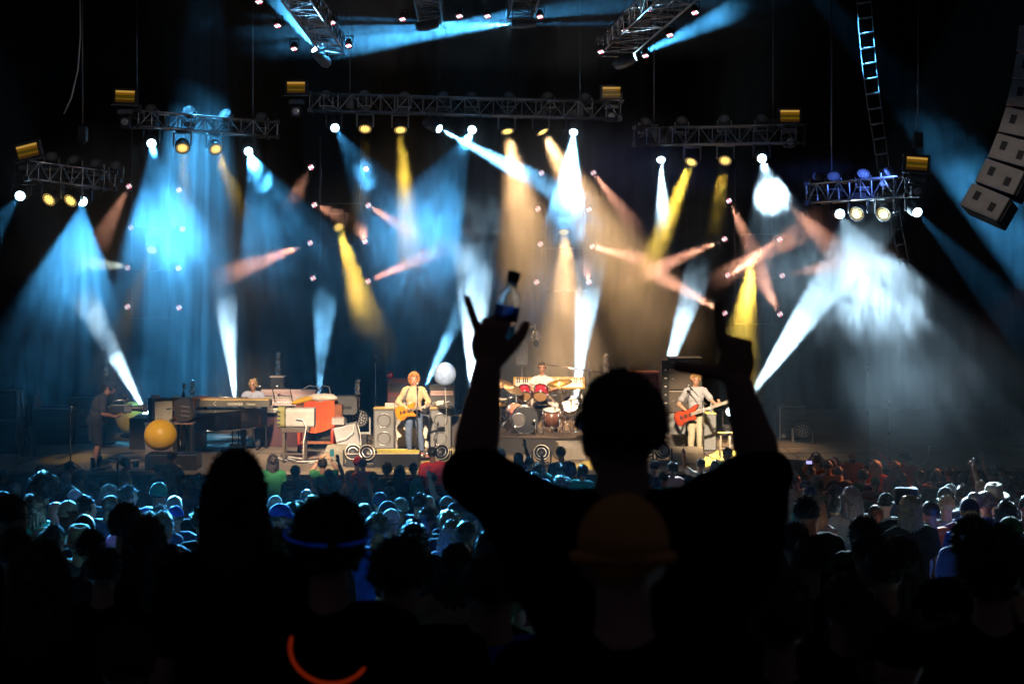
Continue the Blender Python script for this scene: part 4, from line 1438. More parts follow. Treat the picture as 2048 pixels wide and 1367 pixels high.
# dark cases behind the second yellow balloon
t = thing('stepped_case', 'low dark case in front of the far yellow balloon', 'road case', od(282, 37.6))
MB().box((0, 0, 0.36), (0.44, 0.5, 0.72)).build('case', M('dark_brown_case', (0.035, 0.028, 0.026), 0.6), t, bevel=0.02)
MB().box((0, -0.255, 0.68), (0.44, 0.02, 0.03)).build('edge', black, t)
t = thing('dark_case', 'tall dark case carrying the floor spot lamp', 'road case', od(300, 38.5))
MB().box((0, 0, 0.35), (0.62, 0.5, 0.70)).build('case', MATS['dark_brown_case'], t, bevel=0.02)
MB().box((0, -0.255, 0.66), (0.62, 0.02, 0.03)).build('edge', black, t)

# --- balloons
yel = M('yellow_latex', (0.80, 0.44, 0.008), 0.4, 0, 0.06, 3, 0.0, spec=0.5)


def balloon(label, c, r, mat, rz=1.08, knot=True, ribbon=None):
    t = thing('balloon', label, 'balloon', c)
    MB().ball((0, 0, 0), (r, r, r * rz), 32, 22, None, lambda u: 1.0 - 0.05 * max(0, -u.z) ** 3).build('skin', mat, t)
    if knot:
        MB().cyl((0, 0, -r * rz * 0.95), (0, 0, -r * rz * 1.06), 0.008, 0.03, 8).build('knot', mat, t)
    if ribbon:
        MB().path([(0, 0, -r * rz * 1.05), (0.03, 0.02, -r * rz * 1.05 - ribbon * .4), (-0.02, 0, -r * rz * 1.05 - ribbon)], 0.004, 4).build('ribbon', pale_cable, t)
    return t


balloon('large round yellow balloon resting on the black monitor, near the camera operator', V((od(321, 34.2).x, 34.2, DECK + 0.335 + 0.345)), 0.345, yel, 1.0, False)
balloon('second yellow balloon farther back, half hidden behind dark cases', V((od(262, 39.4).x, 39.4, DECK + 0.52)), 0.37, M('dull_yellow_latex', (0.52, 0.34, 0.03), 0.4, 0, .08, 3, 0), 1.1, False)
balloon('mottled blue white moon balloon floating right of the guitarist', W(890, 749, 36.0), 0.25, M('moon_print', (0.24, 0.34, 0.55), 0.5, 0, 0.5, 7, 0), 1.12, True, 1.3)
balloon('small cream balloon above the front row below the drum riser', W(1000, 908, 32.6), 0.125, M('cream_latex', (0.8, 0.68, 0.48), 0.4, 0, .05, 3, 0), 1.1, True, 0.5)

# --- monitor wedges


def wedge(label, px, D, w, h, d, mat, rz=0, z=DECK, back=False):
    t = thing('monitor_wedge', label, 'stage monitor', V((od(px, D).x, D, z)), rz, 'stage monitors')
    prof = [(-d / 2, 0.0), (d / 2, 0), (d / 2, h * 0.45), (d * 0.1, h), (-d * 0.28, h), (-d / 2, h * 0.72)]
    b = MB().prism(prof, w, YZ, (-w / 2, 0, 0.0)).build('case', mat, t, bevel=0.018)
    mb = MB().box((0, d * 0.32, h * 0.74), (w * 0.9, 0.014, h * 0.62), Matrix.Rotation(R(-52), 3, 'X'))
    mb.build('grille', grille, t)
    for sx in (-1, 1):
        MB().prism(rounded_rect(0.05, 0.12, 0.02), 0.012, YZ, (sx * (w / 2 + (0.0 if sx > 0 else -0.012)), 0, h * 0.45)).build('handle', black, t)
    return t


tanw = M('tan_top_wedge', (0.40, 0.33, 0.24), 0.55, 0, 0.15, 8)
pfl = thing('monitor_platform', 'low black platform at the stage front below the guitarist', 'platform', od(768, 34.6))
MB().box((0, 0, 0.14), (1.55, 0.8, 0.28)).build('case', M('black_blue_board', (0.012, 0.014, 0.02), 0.6), pfl, bevel=0.01)
MB().box((0, -0.38, 0.286), (1.56, 0.05, 0.012)).build('edge_strip', M('pale_rose_edge', (0.5, 0.42, 0.40), 0.5), pfl)
wedge('tan topped wedge monitor at the feet of the guitarist, on the low platform', 784, 35.4, 0.70, 0.24, 0.42, tanw, 0, DECK + 0.0)
wedge('tan topped wedge monitor right of the guitarist pedals', 893, 35.4, 0.50, 0.24, 0.42, tanw)
wedge('tan topped wedge monitor at the feet of the bass player', 1372, 35.0, 0.72, 0.34, 0.5, tanw)
wedge('large grey wedge monitor turned aside below the organ', 688, 34.7, 0.66, 0.42, 0.55, M('olive_grey_case', (0.17, 0.16, 0.13), 0.6), R(-24))
wedge('pale wedge monitor leaning in front of the drum riser', 1140, 35.6, 0.62, 0.40, 0.5, M('pale_wedge_case', (0.36, 0.32, 0.27), 0.6), R(12))
t = thing('black_monitor', 'black box monitor at the stage edge under the round yellow balloon', 'stage monitor', od(347, 34.0))
MB().box((0, 0, 0.165), (1.09, 0.6, 0.33)).build('case', M('black_box_paint', (0.01, 0.01, 0.012), 0.5), t, bevel=0.012)
MB().box((0, -0.31, 0.318), (1.07, 0.02, 0.012)).build('edge_strip', steel, t)

# --- round lamps lying at the front edge
for k, (px, D, py, w_) in enumerate(((706, 34.3, 928, 'below the large grey wedge'), (733, 34.2, 906, 'left of the guitarist platform'), (884, 34.3, 915, 'right of the guitarist pedals'), (1083, 34.2, 918, 'below the drum riser'), (1325, 34.6, 903, 'left of the bass player wedge'), (1295, 34.8, 908, 'by the left foot of the bass cabinets'))):
    p = V((od(px, D).x, D, DECK + 0.30))
    q = p + V((0.25 * math.sin(k * 2.1), -0.7, 0.35))
    d = (q - p).normalized()
    t = thing('floor_lamp', 'unlit round lamp on the stage edge ' + w_, 'stage light', V((p.x, p.y, DECK)), 0, 'unlit floor lamps', True)
    MB().box((p.x, p.y + 0.05, DECK + 0.05), (0.34, 0.26, 0.10)).build('base', black, t, bevel=0.02)
    for sx in (-0.2, 0.2):
        MB().box(p + V((sx, 0.05, -0.1)), (0.035, 0.1, 0.3)).build('yoke_arm', black, t)
    hd = MB().lathe([(0.001, -0.2), (0.12, -0.17), (0.17, -0.05), (0.18, 0.05), (0.16, 0.05), (0.155, 0.02), (0.001, 0.0)], p, d, 22).build('head', black, t)
    MB().ring(p + d * 0.05, d, 0.165, 0.012, 26, 6).build('bezel', M('brass_ring', (0.55, 0.5, 0.42), 0.3, .6), hd, org=t.location)
    MB().ring(p + d * 0.04, d, 0.10, 0.012, 22, 6).build('inner_ring', steel, hd, org=t.location)

# --- dome lamp and chrome lamp columns on the floor
for px, py, D, w_ in ((719, 836, 37.8, 'left of the guitarist speakers'), (1607, 858, 38.4, 'on the right side of the deck')):
    p = V((od(px, D).x, D, DECK + height(py, D)))
    t = lamp_wash(p, p + V((0, -1, 0.18)), 'unlit round lamp with LED rows standing ' + w_, 'unlit round floor lamps', False, -1, 1.15)
    MB().box((p.x, p.y, (p.z - 0.46 + DECK) / 2), (0.36, 0.36, max(0.05, p.z - 0.46 - DECK))).build('plinth', black, t)
colm = M('mirror_sparkle', (0.7, 0.62, 0.6), 0.12, 0.9, 0.6, 26, 1.0)
for px, y0, y1, D, w_ in ((209, 708, 752, 38.4, 'behind the camera operator'), (383, 765, 800, 38.2, 'left of the piano boom pipe'), (555, 708, 770, 39.6, 'behind the synthesizer'), (714, 764, 818, 38.0, 'above the round floor lamp by the organ'), (1212, 712, 745, 39.8, 'right of the drum boom stand')):
    p0 = V((od(px, D).x, D, DECK))
    t = thing('lamp_tower', 'slim sparkling chrome lamp column ' + w_, 'lamp tower', p0, 0, 'chrome lamp columns')
    h0, h1 = height(y1, D), height(y0, D)
    MB().cyl((0, 0.1, 0), (0, 0.1, h0), 0.02, None, 8).build('post', black, t)
    MB().lathe([(0.001, 0), (0.24, 0), (0.23, 0.04), (0.03, 0.06)], (0, 0.1, 0), n=16).build('foot', black, t)
    pr = []
    nn = 9
    for i in range(nn + 1):
        pr += [(0.055 + 0.016 * (i % 2), h0 + (h1 - h0) * i / nn)]
    MB().lathe([(0.001, h0)] + pr + [(0.001, h1)], (0, 0.1, 0), n=12, smooth=False).build('tube', colm, t)
    MB().ball((0.02, 0.05, h1 + 0.03), (0.07, 0.07, 0.05), 10, 6).build('head', chrome, t)
    MB().box((0, 0.1, (h0 + h1) / 2), (0.15, 0.15, 0.05)).build('collar', chrome, t)
# dark box behind the synthesizer
t = thing('dark_case', 'dark square case with pale lid behind the synthesizer', 'road case', od(556, 39.0))
MB().box((0, 0, 0.78), (0.34, 0.34, 1.56)).build('case', black, t, bevel=0.02)
MB().box((0, 0, 1.575), (0.36, 0.36, 0.025)).build('lid', M('pale_rose_edge', (0.5, 0.42, 0.4), 0.5), t)

# --- tilted drawer case by the organ
t = thing('drawer_case', 'tilted grey case with open drawers right of the organ', 'drawer case', od(692, 36.2), 0)
rt = Matrix.Rotation(R(-13), 3, 'Y')
MB().box((0.03, 0.1, 0.44), (0.52, 0.5, 0.50), rt).build('case', M('grey_case_metal', (0.30, 0.30, 0.31), 0.45, 0.2), t, bevel=0.02)
for k in range(5):
    c = rt @ V(((-1) ** k * 0.03, -0.17, -0.19 + 0.095 * k)) + V((0.03, 0.1, 0.44))
    MB().box(c, (0.44, 0.06, 0.065), rt).build('drawer', M('pale_case_metal', (0.42, 0.42, 0.43), 0.35, 0.3), t, bevel=0.012)
MB().box((0.0, 0.1, 0.09), (0.5, 0.42, 0.18)).build('stand', black, t)
MB().path([(0.2, -0.2, 0.7), (0.18, -0.25, 0.55), (0.02, -0.25, 0.42), (-0.2, -0.24, 0.36)], 0.011, 6).build('cable', pale_cable, t)
MB().path([(0.28, -0.15, 0.72), (0.34, -0.2, 0.5), (0.36, -0.2, 0.3), (0.28, -0.2, 0.12)], 0.011, 6).build('cable', pale_cable, t)
t = thing('effects_box', 'small grey effects box with knobs on the tilted drawer case', 'effects box', V((od(677, 36.1).x, 36.1, DECK + 0.71)))
MB().box((0, 0, 0.08), (0.28, 0.25, 0.15)).build('case', greycab, t, bevel=0.01)
mb = MB()
for k in range(4):
    mb.cyl((-0.09 + 0.06 * k, -0.02, 0.155), (-0.09 + 0.06 * k, -0.02, 0.185), 0.016, None, 8)
mb.build('knob', M('rose_knob', (0.5, 0.2, 0.2)), t)

# --- guitarist's backline
for px, w_ in ((768, 'left of the guitarist'), (881, 'right of the guitarist')):
    t = thing('speaker_cabinet', 'tall dark speaker cabinet with two round speakers ' + w_, 'loudspeaker', od(px, 37.3), 0, 'guitar speaker cabinets')
    MB().box((0, 0.2, 0.475), (0.49, 0.40, 0.95)).build('case', M('charcoal_cabinet', (0.06, 0.058, 0.056), 0.7), t, bevel=0.012)
    MB().box((0, -0.006, 0.47), (0.43, 0.014, 0.86)).build('baffle', grille, t)
    for z in (0.26, 0.68):
        speaker_cone(t, (0, -0.016, z), 0.155)
    MB().box((0, 0.19, 0.957), (0.50, 0.42, 0.016)).build('top', M('tan_veneer', (0.55, 0.36, 0.13)), t)
t = thing('amplifier', 'cream fronted amplifier cabinet standing behind the legs of the guitarist', 'amplifier', od(824, 37.6))
MB().box((0, 0.2, 0.27), (0.78, 0.36, 0.54)).build('case', greycab, t, bevel=0.012)
MB().box((0, 0.012, 0.25), (0.70, 0.014, 0.44)).build('front_cloth', M('bright_cream_cloth', (0.72, 0.62, 0.42), 0.8, 0, .1, 60, .2), t)
t = thing('guitar_amplifier', 'grey amplifier head with a row of amber lit knobs on the cream amplifier', 'amplifier', V((od(824, 37.6).x, 37.6, DECK + 0.542)))
MB().box((0, 0.2, 0.10), (0.78, 0.34, 0.20)).build('case', M('mid_grey_case', (0.2, 0.19, 0.18), 0.6), t, bevel=0.012)
mb = MB()
for k in range(9):
    mb.cyl((-0.27 + 0.068 * k, 0.03, 0.11), (-0.27 + 0.068 * k, 0.0, 0.11), 0.024, None, 10)
mb.build('knob', M('amber_knob', (0.8, 0.5, 0.06), 0.4), t)
t = thing('small_amplifier', 'small rounded grey amplifier behind the right arm of the guitarist', 'amplifier', V((od(800, 37.6).x, 37.6, DECK + 0.742)))
MB().prism(rounded_rect(0.28, 0.32, 0.07), 0.25, XZ, (0, 0.3, 0.162)).build('case', greycab, t)
MB().ring((0, 0.04, 0.17), (0, -1, 0), 0.09, 0.01, 20).build('speaker_ring', steel, t)
t = thing('effects_box', 'small pink box on the left guitar speaker', 'effects box', V((od(779, 37.35).x, 37.35, DECK + 0.966)))
MB().box((0, 0.1, 0.05), (0.22, 0.16, 0.10)).build('case', M('pink_box', (0.55, 0.42, 0.38), 0.6), t, bevel=0.015)
mb = MB()
for k in range(3):
    mb.cyl((-0.06 + 0.06 * k, 0.02, 0.06), (-0.06 + 0.06 * k, 0.005, 0.06), 0.02, None, 8)
mb.build('knob', steel, t)

t = thing('amplifier_rack', 'dark red amplifier rack behind the left shoulder side of the guitarist', 'amplifier', od(795, 38.4))
MB().box((0, 0.2, 0.78), (0.48, 0.4, 1.56)).build('case', M('dark_red_case', (0.10, 0.022, 0.016), 0.5), t, bevel=0.012)
MB().box((0, -0.006, 1.35), (0.40, 0.014, 0.22)).build('panel', black, t)
for k in range(3):
    MB().box((0, -0.008, 1.06 - 0.2 * k), (0.42, 0.012, 0.16)).build('panel', M('dark_wine_plate', (0.05, 0.02, 0.025)), t)
t = thing('red_lamp', 'glossy red round lamp with two white dots on the red amplifier rack', 'lamp', V((od(779, 38.3).x, 38.45, DECK + 1.561)))
MB().ball((0, 0, 0.085), (0.085, 0.085, 0.08), 18, 12).build('globe', M('red_gloss', (0.6, 0.01, 0.012), 0.15, 0, .1, 3, 0), t)
for sx in (-1, 1):
    MB().ball((sx * 0.03, -0.073, 0.10), (0.018, 0.01, 0.022), 8, 6).build('dot', M('white_dot', (0.9, 0.9, 0.88), 0.4), t)
t = thing('amplifier_stack', 'dark amplifier stack with a pale pink control strip under the moon balloon', 'amplifier', od(884, 38.2))
MB().box((0, 0.2, 0.72), (0.60, 0.42, 1.44)).build('case', M('charcoal_cabinet', (0.06, 0.058, 0.056)), t, bevel=0.012)
MB().box((0, -0.006, 1.24), (0.54, 0.014, 0.11)).build('control_strip', M('pink_strip', (0.46, 0.30, 0.27), 0.5), t)
mb = MB()
for k in range(14):
    mb.cyl((-0.2 + 0.03 * k, -0.01, 1.235), (-0.2 + 0.03 * k, -0.022, 1.235), 0.008, None, 6)
mb.build('knob', black, t)
for sx in (-0.14, 0.14):
    speaker_cone(t, (sx, -0.012, 0.92), 0.11)
t = thing('combo_amplifier', 'tan edged amplifier half hidden right of the right guitar speaker', 'amplifier', od(908, 37.8))
MB().box((0, 0.2, 0.36), (0.42, 0.36, 0.72)).build('case', M('dark_brown_case', (0.03, .03, .03)), t, bevel=0.012)
MB().box((0, 0.2, 0.73), (0.44, 0.38, 0.025)).build('top', M('tan_veneer', (.5, .3, .1)), t)
t = thing('pedal_board', 'chrome pedal board on the floor before the guitarist', 'pedal board', od(850, 35.5))
MB().box((0, 0, 0.03), (0.62, 0.4, 0.06), Matrix.Rotation(R(8), 3, 'X')).build('board', black, t)
for i in range(4):
    for j in range(2):
        MB().box((-0.22 + 0.145 * i, -0.09 + 0.19 * j, 0.085 + 0.026 * j), (0.11, 0.14, 0.05)).build('pedal', (chrome, steel, M('rose_knob', (.5, .2, .2)), alu)[(i + j) % 4], t, bevel=0.008)


def mic_stand(label, base, top, hgt, boom=None, mat=steel, tripod=True, mic=True):
    """Round or three-legged microphone stand; boom = end point relative to the base."""
    t = thing('microphone_stand', label, 'microphone stand', base)
    MB().cyl((0, 0, 0.02), (0, 0, hgt * 0.55), 0.015, None, 8).build('lower_tube', black, t)
    MB().cyl((0, 0, hgt * 0.55), (0, 0, hgt), 0.010, None, 8).build('upper_tube', mat, t)
    MB().cyl((0, 0, hgt * 0.53), (0, 0, hgt * 0.58), 0.022, None, 8).build('clutch', black, t)
    if tripod:
        for a in (90, 210, 330):
            MB().cyl((0, 0, 0.14), (0.3 * math.cos(R(a)), 0.3 * math.sin(R(a)), 0.012), 0.011, None, 6).build('leg', black, t)
    else:
        MB().lathe([(0.001, 0), (0.15, 0), (0.145, 0.02), (0.03, 0.04)], n=18).build('foot', black, t)
    e = V((0, 0, hgt))
    if boom:
        e = V(boom)
        MB().cyl(V((0, 0, hgt)) - (e - V((0, 0, hgt))) * 0.25, e, 0.009, None, 6).build('boom', mat, t)
    if mic:
        d = V((0, 0.55, 0.8)).normalized() if not boom else (e - V((0, 0, hgt))).normalized()
        m_ = MB().cyl(e, e + d * 0.13, 0.014, 0.019, 8).build('microphone', black, t)
        MB().ball(e + d * 0.15, (0.028, 0.028, 0.032), 10, 8).build('mesh_head', M('mesh_steel', (.3, .3, .3)), m_)
    return t


mic_stand('straight microphone stand before the singing guitarist', V((od(834, 35.95).x, 35.95, DECK)), None, 1.50, None, steel, False)
mic_stand('microphone stand with long boom before the bass player', V((od(1409, 35.3).x, 35.45, DECK)), None, 1.28, (-0.22, 0.12, 1.52), steel, True)
mic_stand('tall dark stand behind the left guitar speaker', V((od(751, 38.6).x, 38.6, DECK)), None, 1.95, None, steel)
mic_stand('tall microphone stand with shock mount on the right side of the stage', V((od(1736, 34.4).x, 34.4, DECK)), None, 2.05, None, steel)
mic_stand('shorter pale microphone stand farthest right on the stage', V((od(1779, 34.5).x, 34.5, DECK)), None, 1.25, None, alu)
mic_stand('dark stand left of the camera operator', V((od(141, 34.2).x, 34.2, DECK)), None, 1.15, None, black)
mic_stand('microphone with short boom in front of the right guitar speaker', V((od(870, 36.6).x, 36.6, DECK)), None, 0.55, (0.03, 0.42, 0.62), steel)

# --- bass rig
bassf = M('brown_grey_grille', (0.085, 0.07, 0.06), 0.8, 0, .2, 80, .2)
zz = 0
for k, (h, w_) in enumerate(((0.87, 'bottom wide speckled'), (0.52, 'lower dark'), (0.50, 'upper dark'), (0.26, 'top flat'))):
    t = thing('bass_cabinet', '%s bass speaker cabinet of the stack behind the bass player' % w_, 'loudspeaker', V((od(1385 if k == 0 else 1370, 37.0).x, 37.0, DECK + zz)), 0, 'bass speaker stack')
    wd = 1.12 if k == 0 else 0.80
    MB().box((0, 0.25, h / 2), (wd, 0.5, h - 0.006)).build('case', M('black_vinyl', (0.02, 0.02, 0.02), 0.7), t, bevel=0.012)
    MB().box((0, -0.008, h / 2), (wd - 0.05, 0.016, h - 0.06)).build('grille', bassf if k else M('speckled_grille', (0.20, 0.21, 0.22), 0.85, 0, 0.5, 150, 0.4), t)
    MB().box((0, -0.012, h - 0.012), (wd, 0.014, 0.016)).build('edge_strip', M('pale_edge', (0.5, 0.42, 0.36), 0.5), t)
    MB().box((-wd / 2 + 0.12, -0.02, h * 0.55), (0.06, 0.01, 0.03)).build('badge', steel, t)
    zz += h + 0.004
t = thing('rack_tower', 'slim black rack tower with small lights left of the bass cabinets', 'equipment rack', od(1331, 36.9))
MB().box((0, 0.25, 1.05), (0.17, 0.5, 2.10)).build('case', black, t)
for k in range(8):
    MB().ball((0.0, -0.01, 0.55 + 0.19 * k), (0.024 if k % 3 else 0.04, 0.014, 0.02), 8, 6).build('light', M('pale_indicator', (0.7, 0.65, 0.6), 0.3), t)
t = thing('percussion_cabinet', 'reddish wooden framed cabinet behind the tall man in the crowd', 'cabinet', od(1287, 38.6))
MB().box((0, 0.2, 0.86), (0.76, 0.45, 1.72)).build('case', M('dark_red_case', (.1, .02, .02)), t, bevel=0.012)
MB().box((0, -0.03, 1.69), (0.78, 0.04, 0.04)).build('frame_rail', M('rose_wood_trim', (0.42, 0.17, 0.11), 0.4), t)
for sx in (-0.37, 0.37):
    MB().box((sx, -0.03, 0.86), (0.04, 0.04, 1.64)).build('frame_post', M('rose_wood_trim', (.4, .2, .1)), t)
for k in range(3):
    MB().box((0, -0.035, 1.42 - 0.36 * k), (0.62, 0.02, 0.28)).build('panel', wood, t)
t = thing('water_bottle', 'clear water bottle on the wide bass cabinet', 'bottle', V((od(1424, 36.9).x, 37.05, DECK + 0.876)))
MB().lathe([(0.001, 0), (0.036, 0), (0.038, 0.02), (0.036, 0.1), (0.038, 0.14), (0.03, 0.18), (0.014, 0.21), (0.014, 0.22)], n=14).build('body', M('clear_plastic', (0.8, 0.85, 0.88), 0.1, 0, .1, 5, 0, trans=0.7), t)
MB().cyl((0, 0, 0.22), (0, 0, 0.24), 0.016, None, 10).build('cap', M('white_dot', (.9, .9, .9)), t)
for px, w_, hh_, mt in ((1449, 'small round stool right of the bass cabinets', 0.5, M('pale_leg', (0.42, 0.36, 0.28), 0.5)), (1468, 'pale small side table with a red item right of the stool', 0.45, M('pale_blue_table', (0.45, 0.48, 0.52), 0.5))):
    t = thing('stool' if px == 1449 else 'side_table', w_, 'stool' if px == 1449 else 'table', od(px, 36.0 + (px == 1468) * 0.5))
    if px == 1449:
        MB().cyl((0, 0, hh_), (0, 0, hh_ + 0.04), 0.16, None, 20).build('seat', black, t)
    else:
        MB().box((0, 0, hh_ + 0.02), (0.36, 0.34, 0.035)).build('table_top', mt, t)
        MB().ball((0.03, 0, hh_ + 0.06), (0.08, 0.06, 0.025), 12, 6).build('red_cloth', M('red_item', (0.6, 0.06, 0.04), 0.6), t)
    for a in (45, 135, 225, 315):
        MB().cyl((0.13 * math.cos(R(a)), 0.13 * math.sin(R(a)), hh_), (0.15 * math.cos(R(a)), 0.15 * math.sin(R(a)), 0), 0.016, None, 6).build('leg', mt, t)
    MB().box((0, -0.11, 0.2), (0.22, 0.02, 0.02)).build('rung', mt, t)
p = W(1461, 823, 38)
lamp_spot(p, p + V((-0.15, -1, 0.12)), 'small blue white floor spot right of the bass cabinets', 'moving spot lamps', 'floor')
t = thing('equipment_rack', 'dark equipment rack with chain edge on the right of the deck', 'equipment rack', od(1585, 39.2))
MB().box((0, 0.25, 0.42), (0.66, 0.5, 0.84)).build('case', black, t, bevel=0.012)
MB().box((-0.31, -0.012, 0.42), (0.03, 0.03, 0.80)).build('edge', alu, t)
MB().box((0, -0.012, 0.82), (0.64, 0.03, 0.03)).build('edge', M('green_grey_edge', (0.18, 0.22, 0.2), 0.4), t)
for k in range(5):
    MB().box((0.02, -0.008, 0.12 + 0.14 * k), (0.56, 0.012, 0.11)).build('unit_panel', M('rack_unit', (0.05, 0.055, 0.06), 0.4), t)
for sx in (-0.22, 0.22):
    MB().cyl((sx, -0.03, 0.1), (sx, -0.005, 0.1), 0.05, None, 12).build('dial', steel, t)
t = thing('music_stand', 'thin music stand with a bent pale desk at the far right of the stage', 'music stand', od(1858, 34.6))
MB().cyl((0, 0, 0), (0, 0, 0.42), 0.014, None, 6).build('pole', steel, t)
MB().box((0.09, 0, 0.44), (0.18, 0.03, 0.05)).build('desk', greycab, t)
for a in (90, 210, 330):
    MB().cyl((0, 0, 0.1), (0.2 * math.cos(R(a)), 0.2 * math.sin(R(a)), 0.01), 0.01, None, 5).build('leg', steel, t)
MB().path([(-0.04, 0, 0.4), (0.16, 0, 0.40)], 0.008, 5).build('crossbar', steel, t)

# --- left edge: racks, cables
t = thing('equipment_rack', 'tall equipment rack with pale metal posts at the left edge', 'equipment rack', od(12, 36.5))
MB().box((-0.1, 0.3, 0.72), (0.72, 0.6, 1.44)).build('case', M('blue_black_case', (0.02, 0.025, 0.04), 0.5), t, bevel=0.015)
for x, z0, z1 in ((0.28, 0.80, 1.46), (0.30, 0.10, 0.76), (0.36, 0.16, 0.80)):
    MB().box((x, -0.02, (z0 + z1) / 2), (0.05, 0.05, z1 - z0)).build('post', M('rose_grey_metal', (0.42, 0.36, 0.36), 0.4, .4), t)
for z in (1.46, 0.78):
    MB().box((-0.1, -0.02, z), (0.74, 0.04, 0.035)).build('rail', M('rose_grey_metal', (0.4, 0.35, 0.35)), t)
for k in range(4):
    MB().box((-0.1, -0.012, 0.92 + 0.13 * k), (0.6, 0.02, 0.10)).build('unit_panel', M('rack_unit', (0.05, 0.055, 0.06), 0.4), t)
t = thing('cable_bundle', 'bundle of dark hanging cables and stands right of the left rack', 'cables', od(52, 36.0))
for k in range(9):
    x = -0.18 + 0.045 * k
    MB().path([(x, 0.05 * math.sin(k * 2), 1.35 - 0.06 * (k % 4)), (x + 0.06 * math.sin(k), -0.05, 0.9), (x - 0.05 * math.cos(k * 1.7), 0, 0.4), (x + 0.04, 0, 0.01)], 0.012, 5).build('cable', cable if k % 3 else M('grey_cable', (.2, .2, .2)), t)
MB().cyl((-0.1, 0.06, 0), (-0.1, 0.06, 1.5), 0.02, None, 7).build('pole', steel, t)
MB().cyl((0.19, 0.06, 0), (0.19, 0.06, 1.66), 0.02, None, 7).build('pole', black, t)
t = thing('paddle_sign', 'small pale paddle shaped board with a red dot hanging on the cable stand', 'sign', W(77, 806, 35.9))
MB().prism([(-0.08, 0.2), (-0.09, -0.16), (0.0, -0.1), (0.10, -0.02), (0.09, 0.06), (0.03, 0.10), (0.02, 0.22)][::-1], 0.02, XZ).build('board', M('rose_grey_board', (0.36, 0.30, 0.28), 0.6), t)
MB().cyl((-0.01, -0.028, -0.01), (-0.01, -0.018, -0.01), 0.03, None, 12).build('dot', M('red_item', (0.6, 0.06, 0.04)), t)
for px, D, w, h, lab in ((110, 38.2, 1.0, 0.9, 'low dark equipment case in the shadow left of the camera operator'), (165, 38.4, 0.7, 1.15, 'dark equipment case directly behind the camera operator')):
    t = thing('dark_case', lab, 'road case', od(px, D))
    MB().box((0, 0.3, h / 2), (w, 0.6, h)).build('case', M('blue_black_case', (.02, .025, .04)), t, bevel=0.02)
    MB().box((0, -0.012, h - 0.03), (w, 0.02, 0.03)).build('edge', steel, t)
    for k in range(3):
        MB().box((0, -0.008, h * (0.25 + 0.2 * k)), (w * 0.85, 0.014, h * 0.15)).build('unit_panel', M('rack_unit', (.05, .05, .06)), t)
t = thing('stage_cable', 'thin looping black cable on the deck behind the round yellow balloon', 'cable', od(250, 35.2))
MB().path([V((0.9 * math.sin(a * 1.3) * 0.5, 0.35 * math.sin(a * 2.1 + 1), 0.014)) for a in np.linspace(0, 6, 40)], 0.011, 5).build('loop', cable, t)
t = thing('stage_cable', 'tangle of pale cables under the organ and small table', 'cable', od(610, 35.2))
for k in range(5):
    MB().path([V((0.7 * math.sin(a * 1.1 + k) * (0.6 + .1 * k), 0.45 * math.sin(a * 1.7 + 2 * k), 0.014 + 0.012 * k)) for a in np.linspace(0, 5, 30)], 0.010, 5).build('loop', pale_cable if k % 2 else cable, t)

# --- drum kit
DX = od(1060, 37.2).x
kit = []
redsh = M('red_drum_shell', (0.36, 0.015, 0.03), 0.2, 0, .2, 6, 0)
blu = M('blue_clear_shell', (0.05, 0.12, 0.35), 0.15, 0, .2, 6, 0, trans=0.4)
natural = M('natural_drumhead', (0.5, 0.28, 0.12), 0.5)
whitehead = M('white_drumhead', (0.62, 0.58, 0.54), 0.5)


def drum(label, c, d, r, L, shell, head=whitehead, legs=0, name='drum', lugs=8):
    """A drum whose near head is at c, looking along d; shell runs back L."""
    c, d = V(c), V(d).normalized()
    base = V((c.x, c.y, RZ))
    t = thing(name, label, 'drum', base, 0, 'drum kit pieces', True)
    MB().cyl(c, c - d * L, r, None, 28).build('shell', shell, t)
    MB().lathe([(r * 0.97, 0.004), (0.001, 0.006)], c, d, 28).build('drumhead', head, t)
    for q in (c, c - d * L):
        MB().ring(q, d, r * 1.01, 0.014, 30, 6).build('hoop', chrome, t)
    x, y, _ = basis(d)
    mb = MB()
    for i in range(lugs):
        a = 2 * math.pi * i / lugs
        o_ = (x * math.cos(a) + y * math.sin(a)) * r * 1.05
        mb.cyl(c + o_ - d * 0.01, c + o_ - d * (L - 0.01), 0.008, None, 5)
    mb.build('tension_rod', chrome, t)
    for i in range(legs):
        a = R(90 + 360 * i / legs)
        o_ = V((math.cos(a), math.sin(a), 0)) * r * 1.05
        MB().cyl(V((c.x, c.y, c.z - L * .3)) + o_, V((c.x, c.y, RZ + 0.005)) + o_, 0.012, None, 6).build('leg', chrome, t)
    return t


bd = drum('bass drum with dark front head and round port', (DX - 0.12, 36.85, RZ + 0.33), (0, -1, 0.02), 0.31, 0.42, blackgloss, M('black_drumhead', (0.03, 0.03, 0.032), 0.35), name='bass_drum', lugs=10)
MB().ring((DX - 0.27, 36.83, RZ + 0.33), (0, -1, 0), 0.155, 0.016, 26, 6).build('port_ring', alu, bd)
MB().lathe([(0.15, 0.0), (0.001, 0.002)], (DX - 0.27, 36.838, RZ + 0.33), (0, -1, 0), 24).build('port', M('grey_port', (0.11, 0.10, 0.10), 0.8), bd)
for sx in (-1, 1):
    MB().cyl((DX - 0.12 + sx * 0.27, 36.9, RZ + 0.2), (DX - 0.12 + sx * 0.40, 36.72, RZ + 0.008), 0.012, None, 6).build('spur', chrome, bd)
drum('left red rack tom above the bass drum', (DX - 0.12, 37.25, RZ + 0.84), (0.1, -0.75, -0.65), 0.15, 0.24, redsh, natural)
drum('right red rack tom above the bass drum', (DX + 0.24, 37.25, RZ + 0.84), (-0.1, -0.75, -0.65), 0.16, 0.25, redsh, natural)
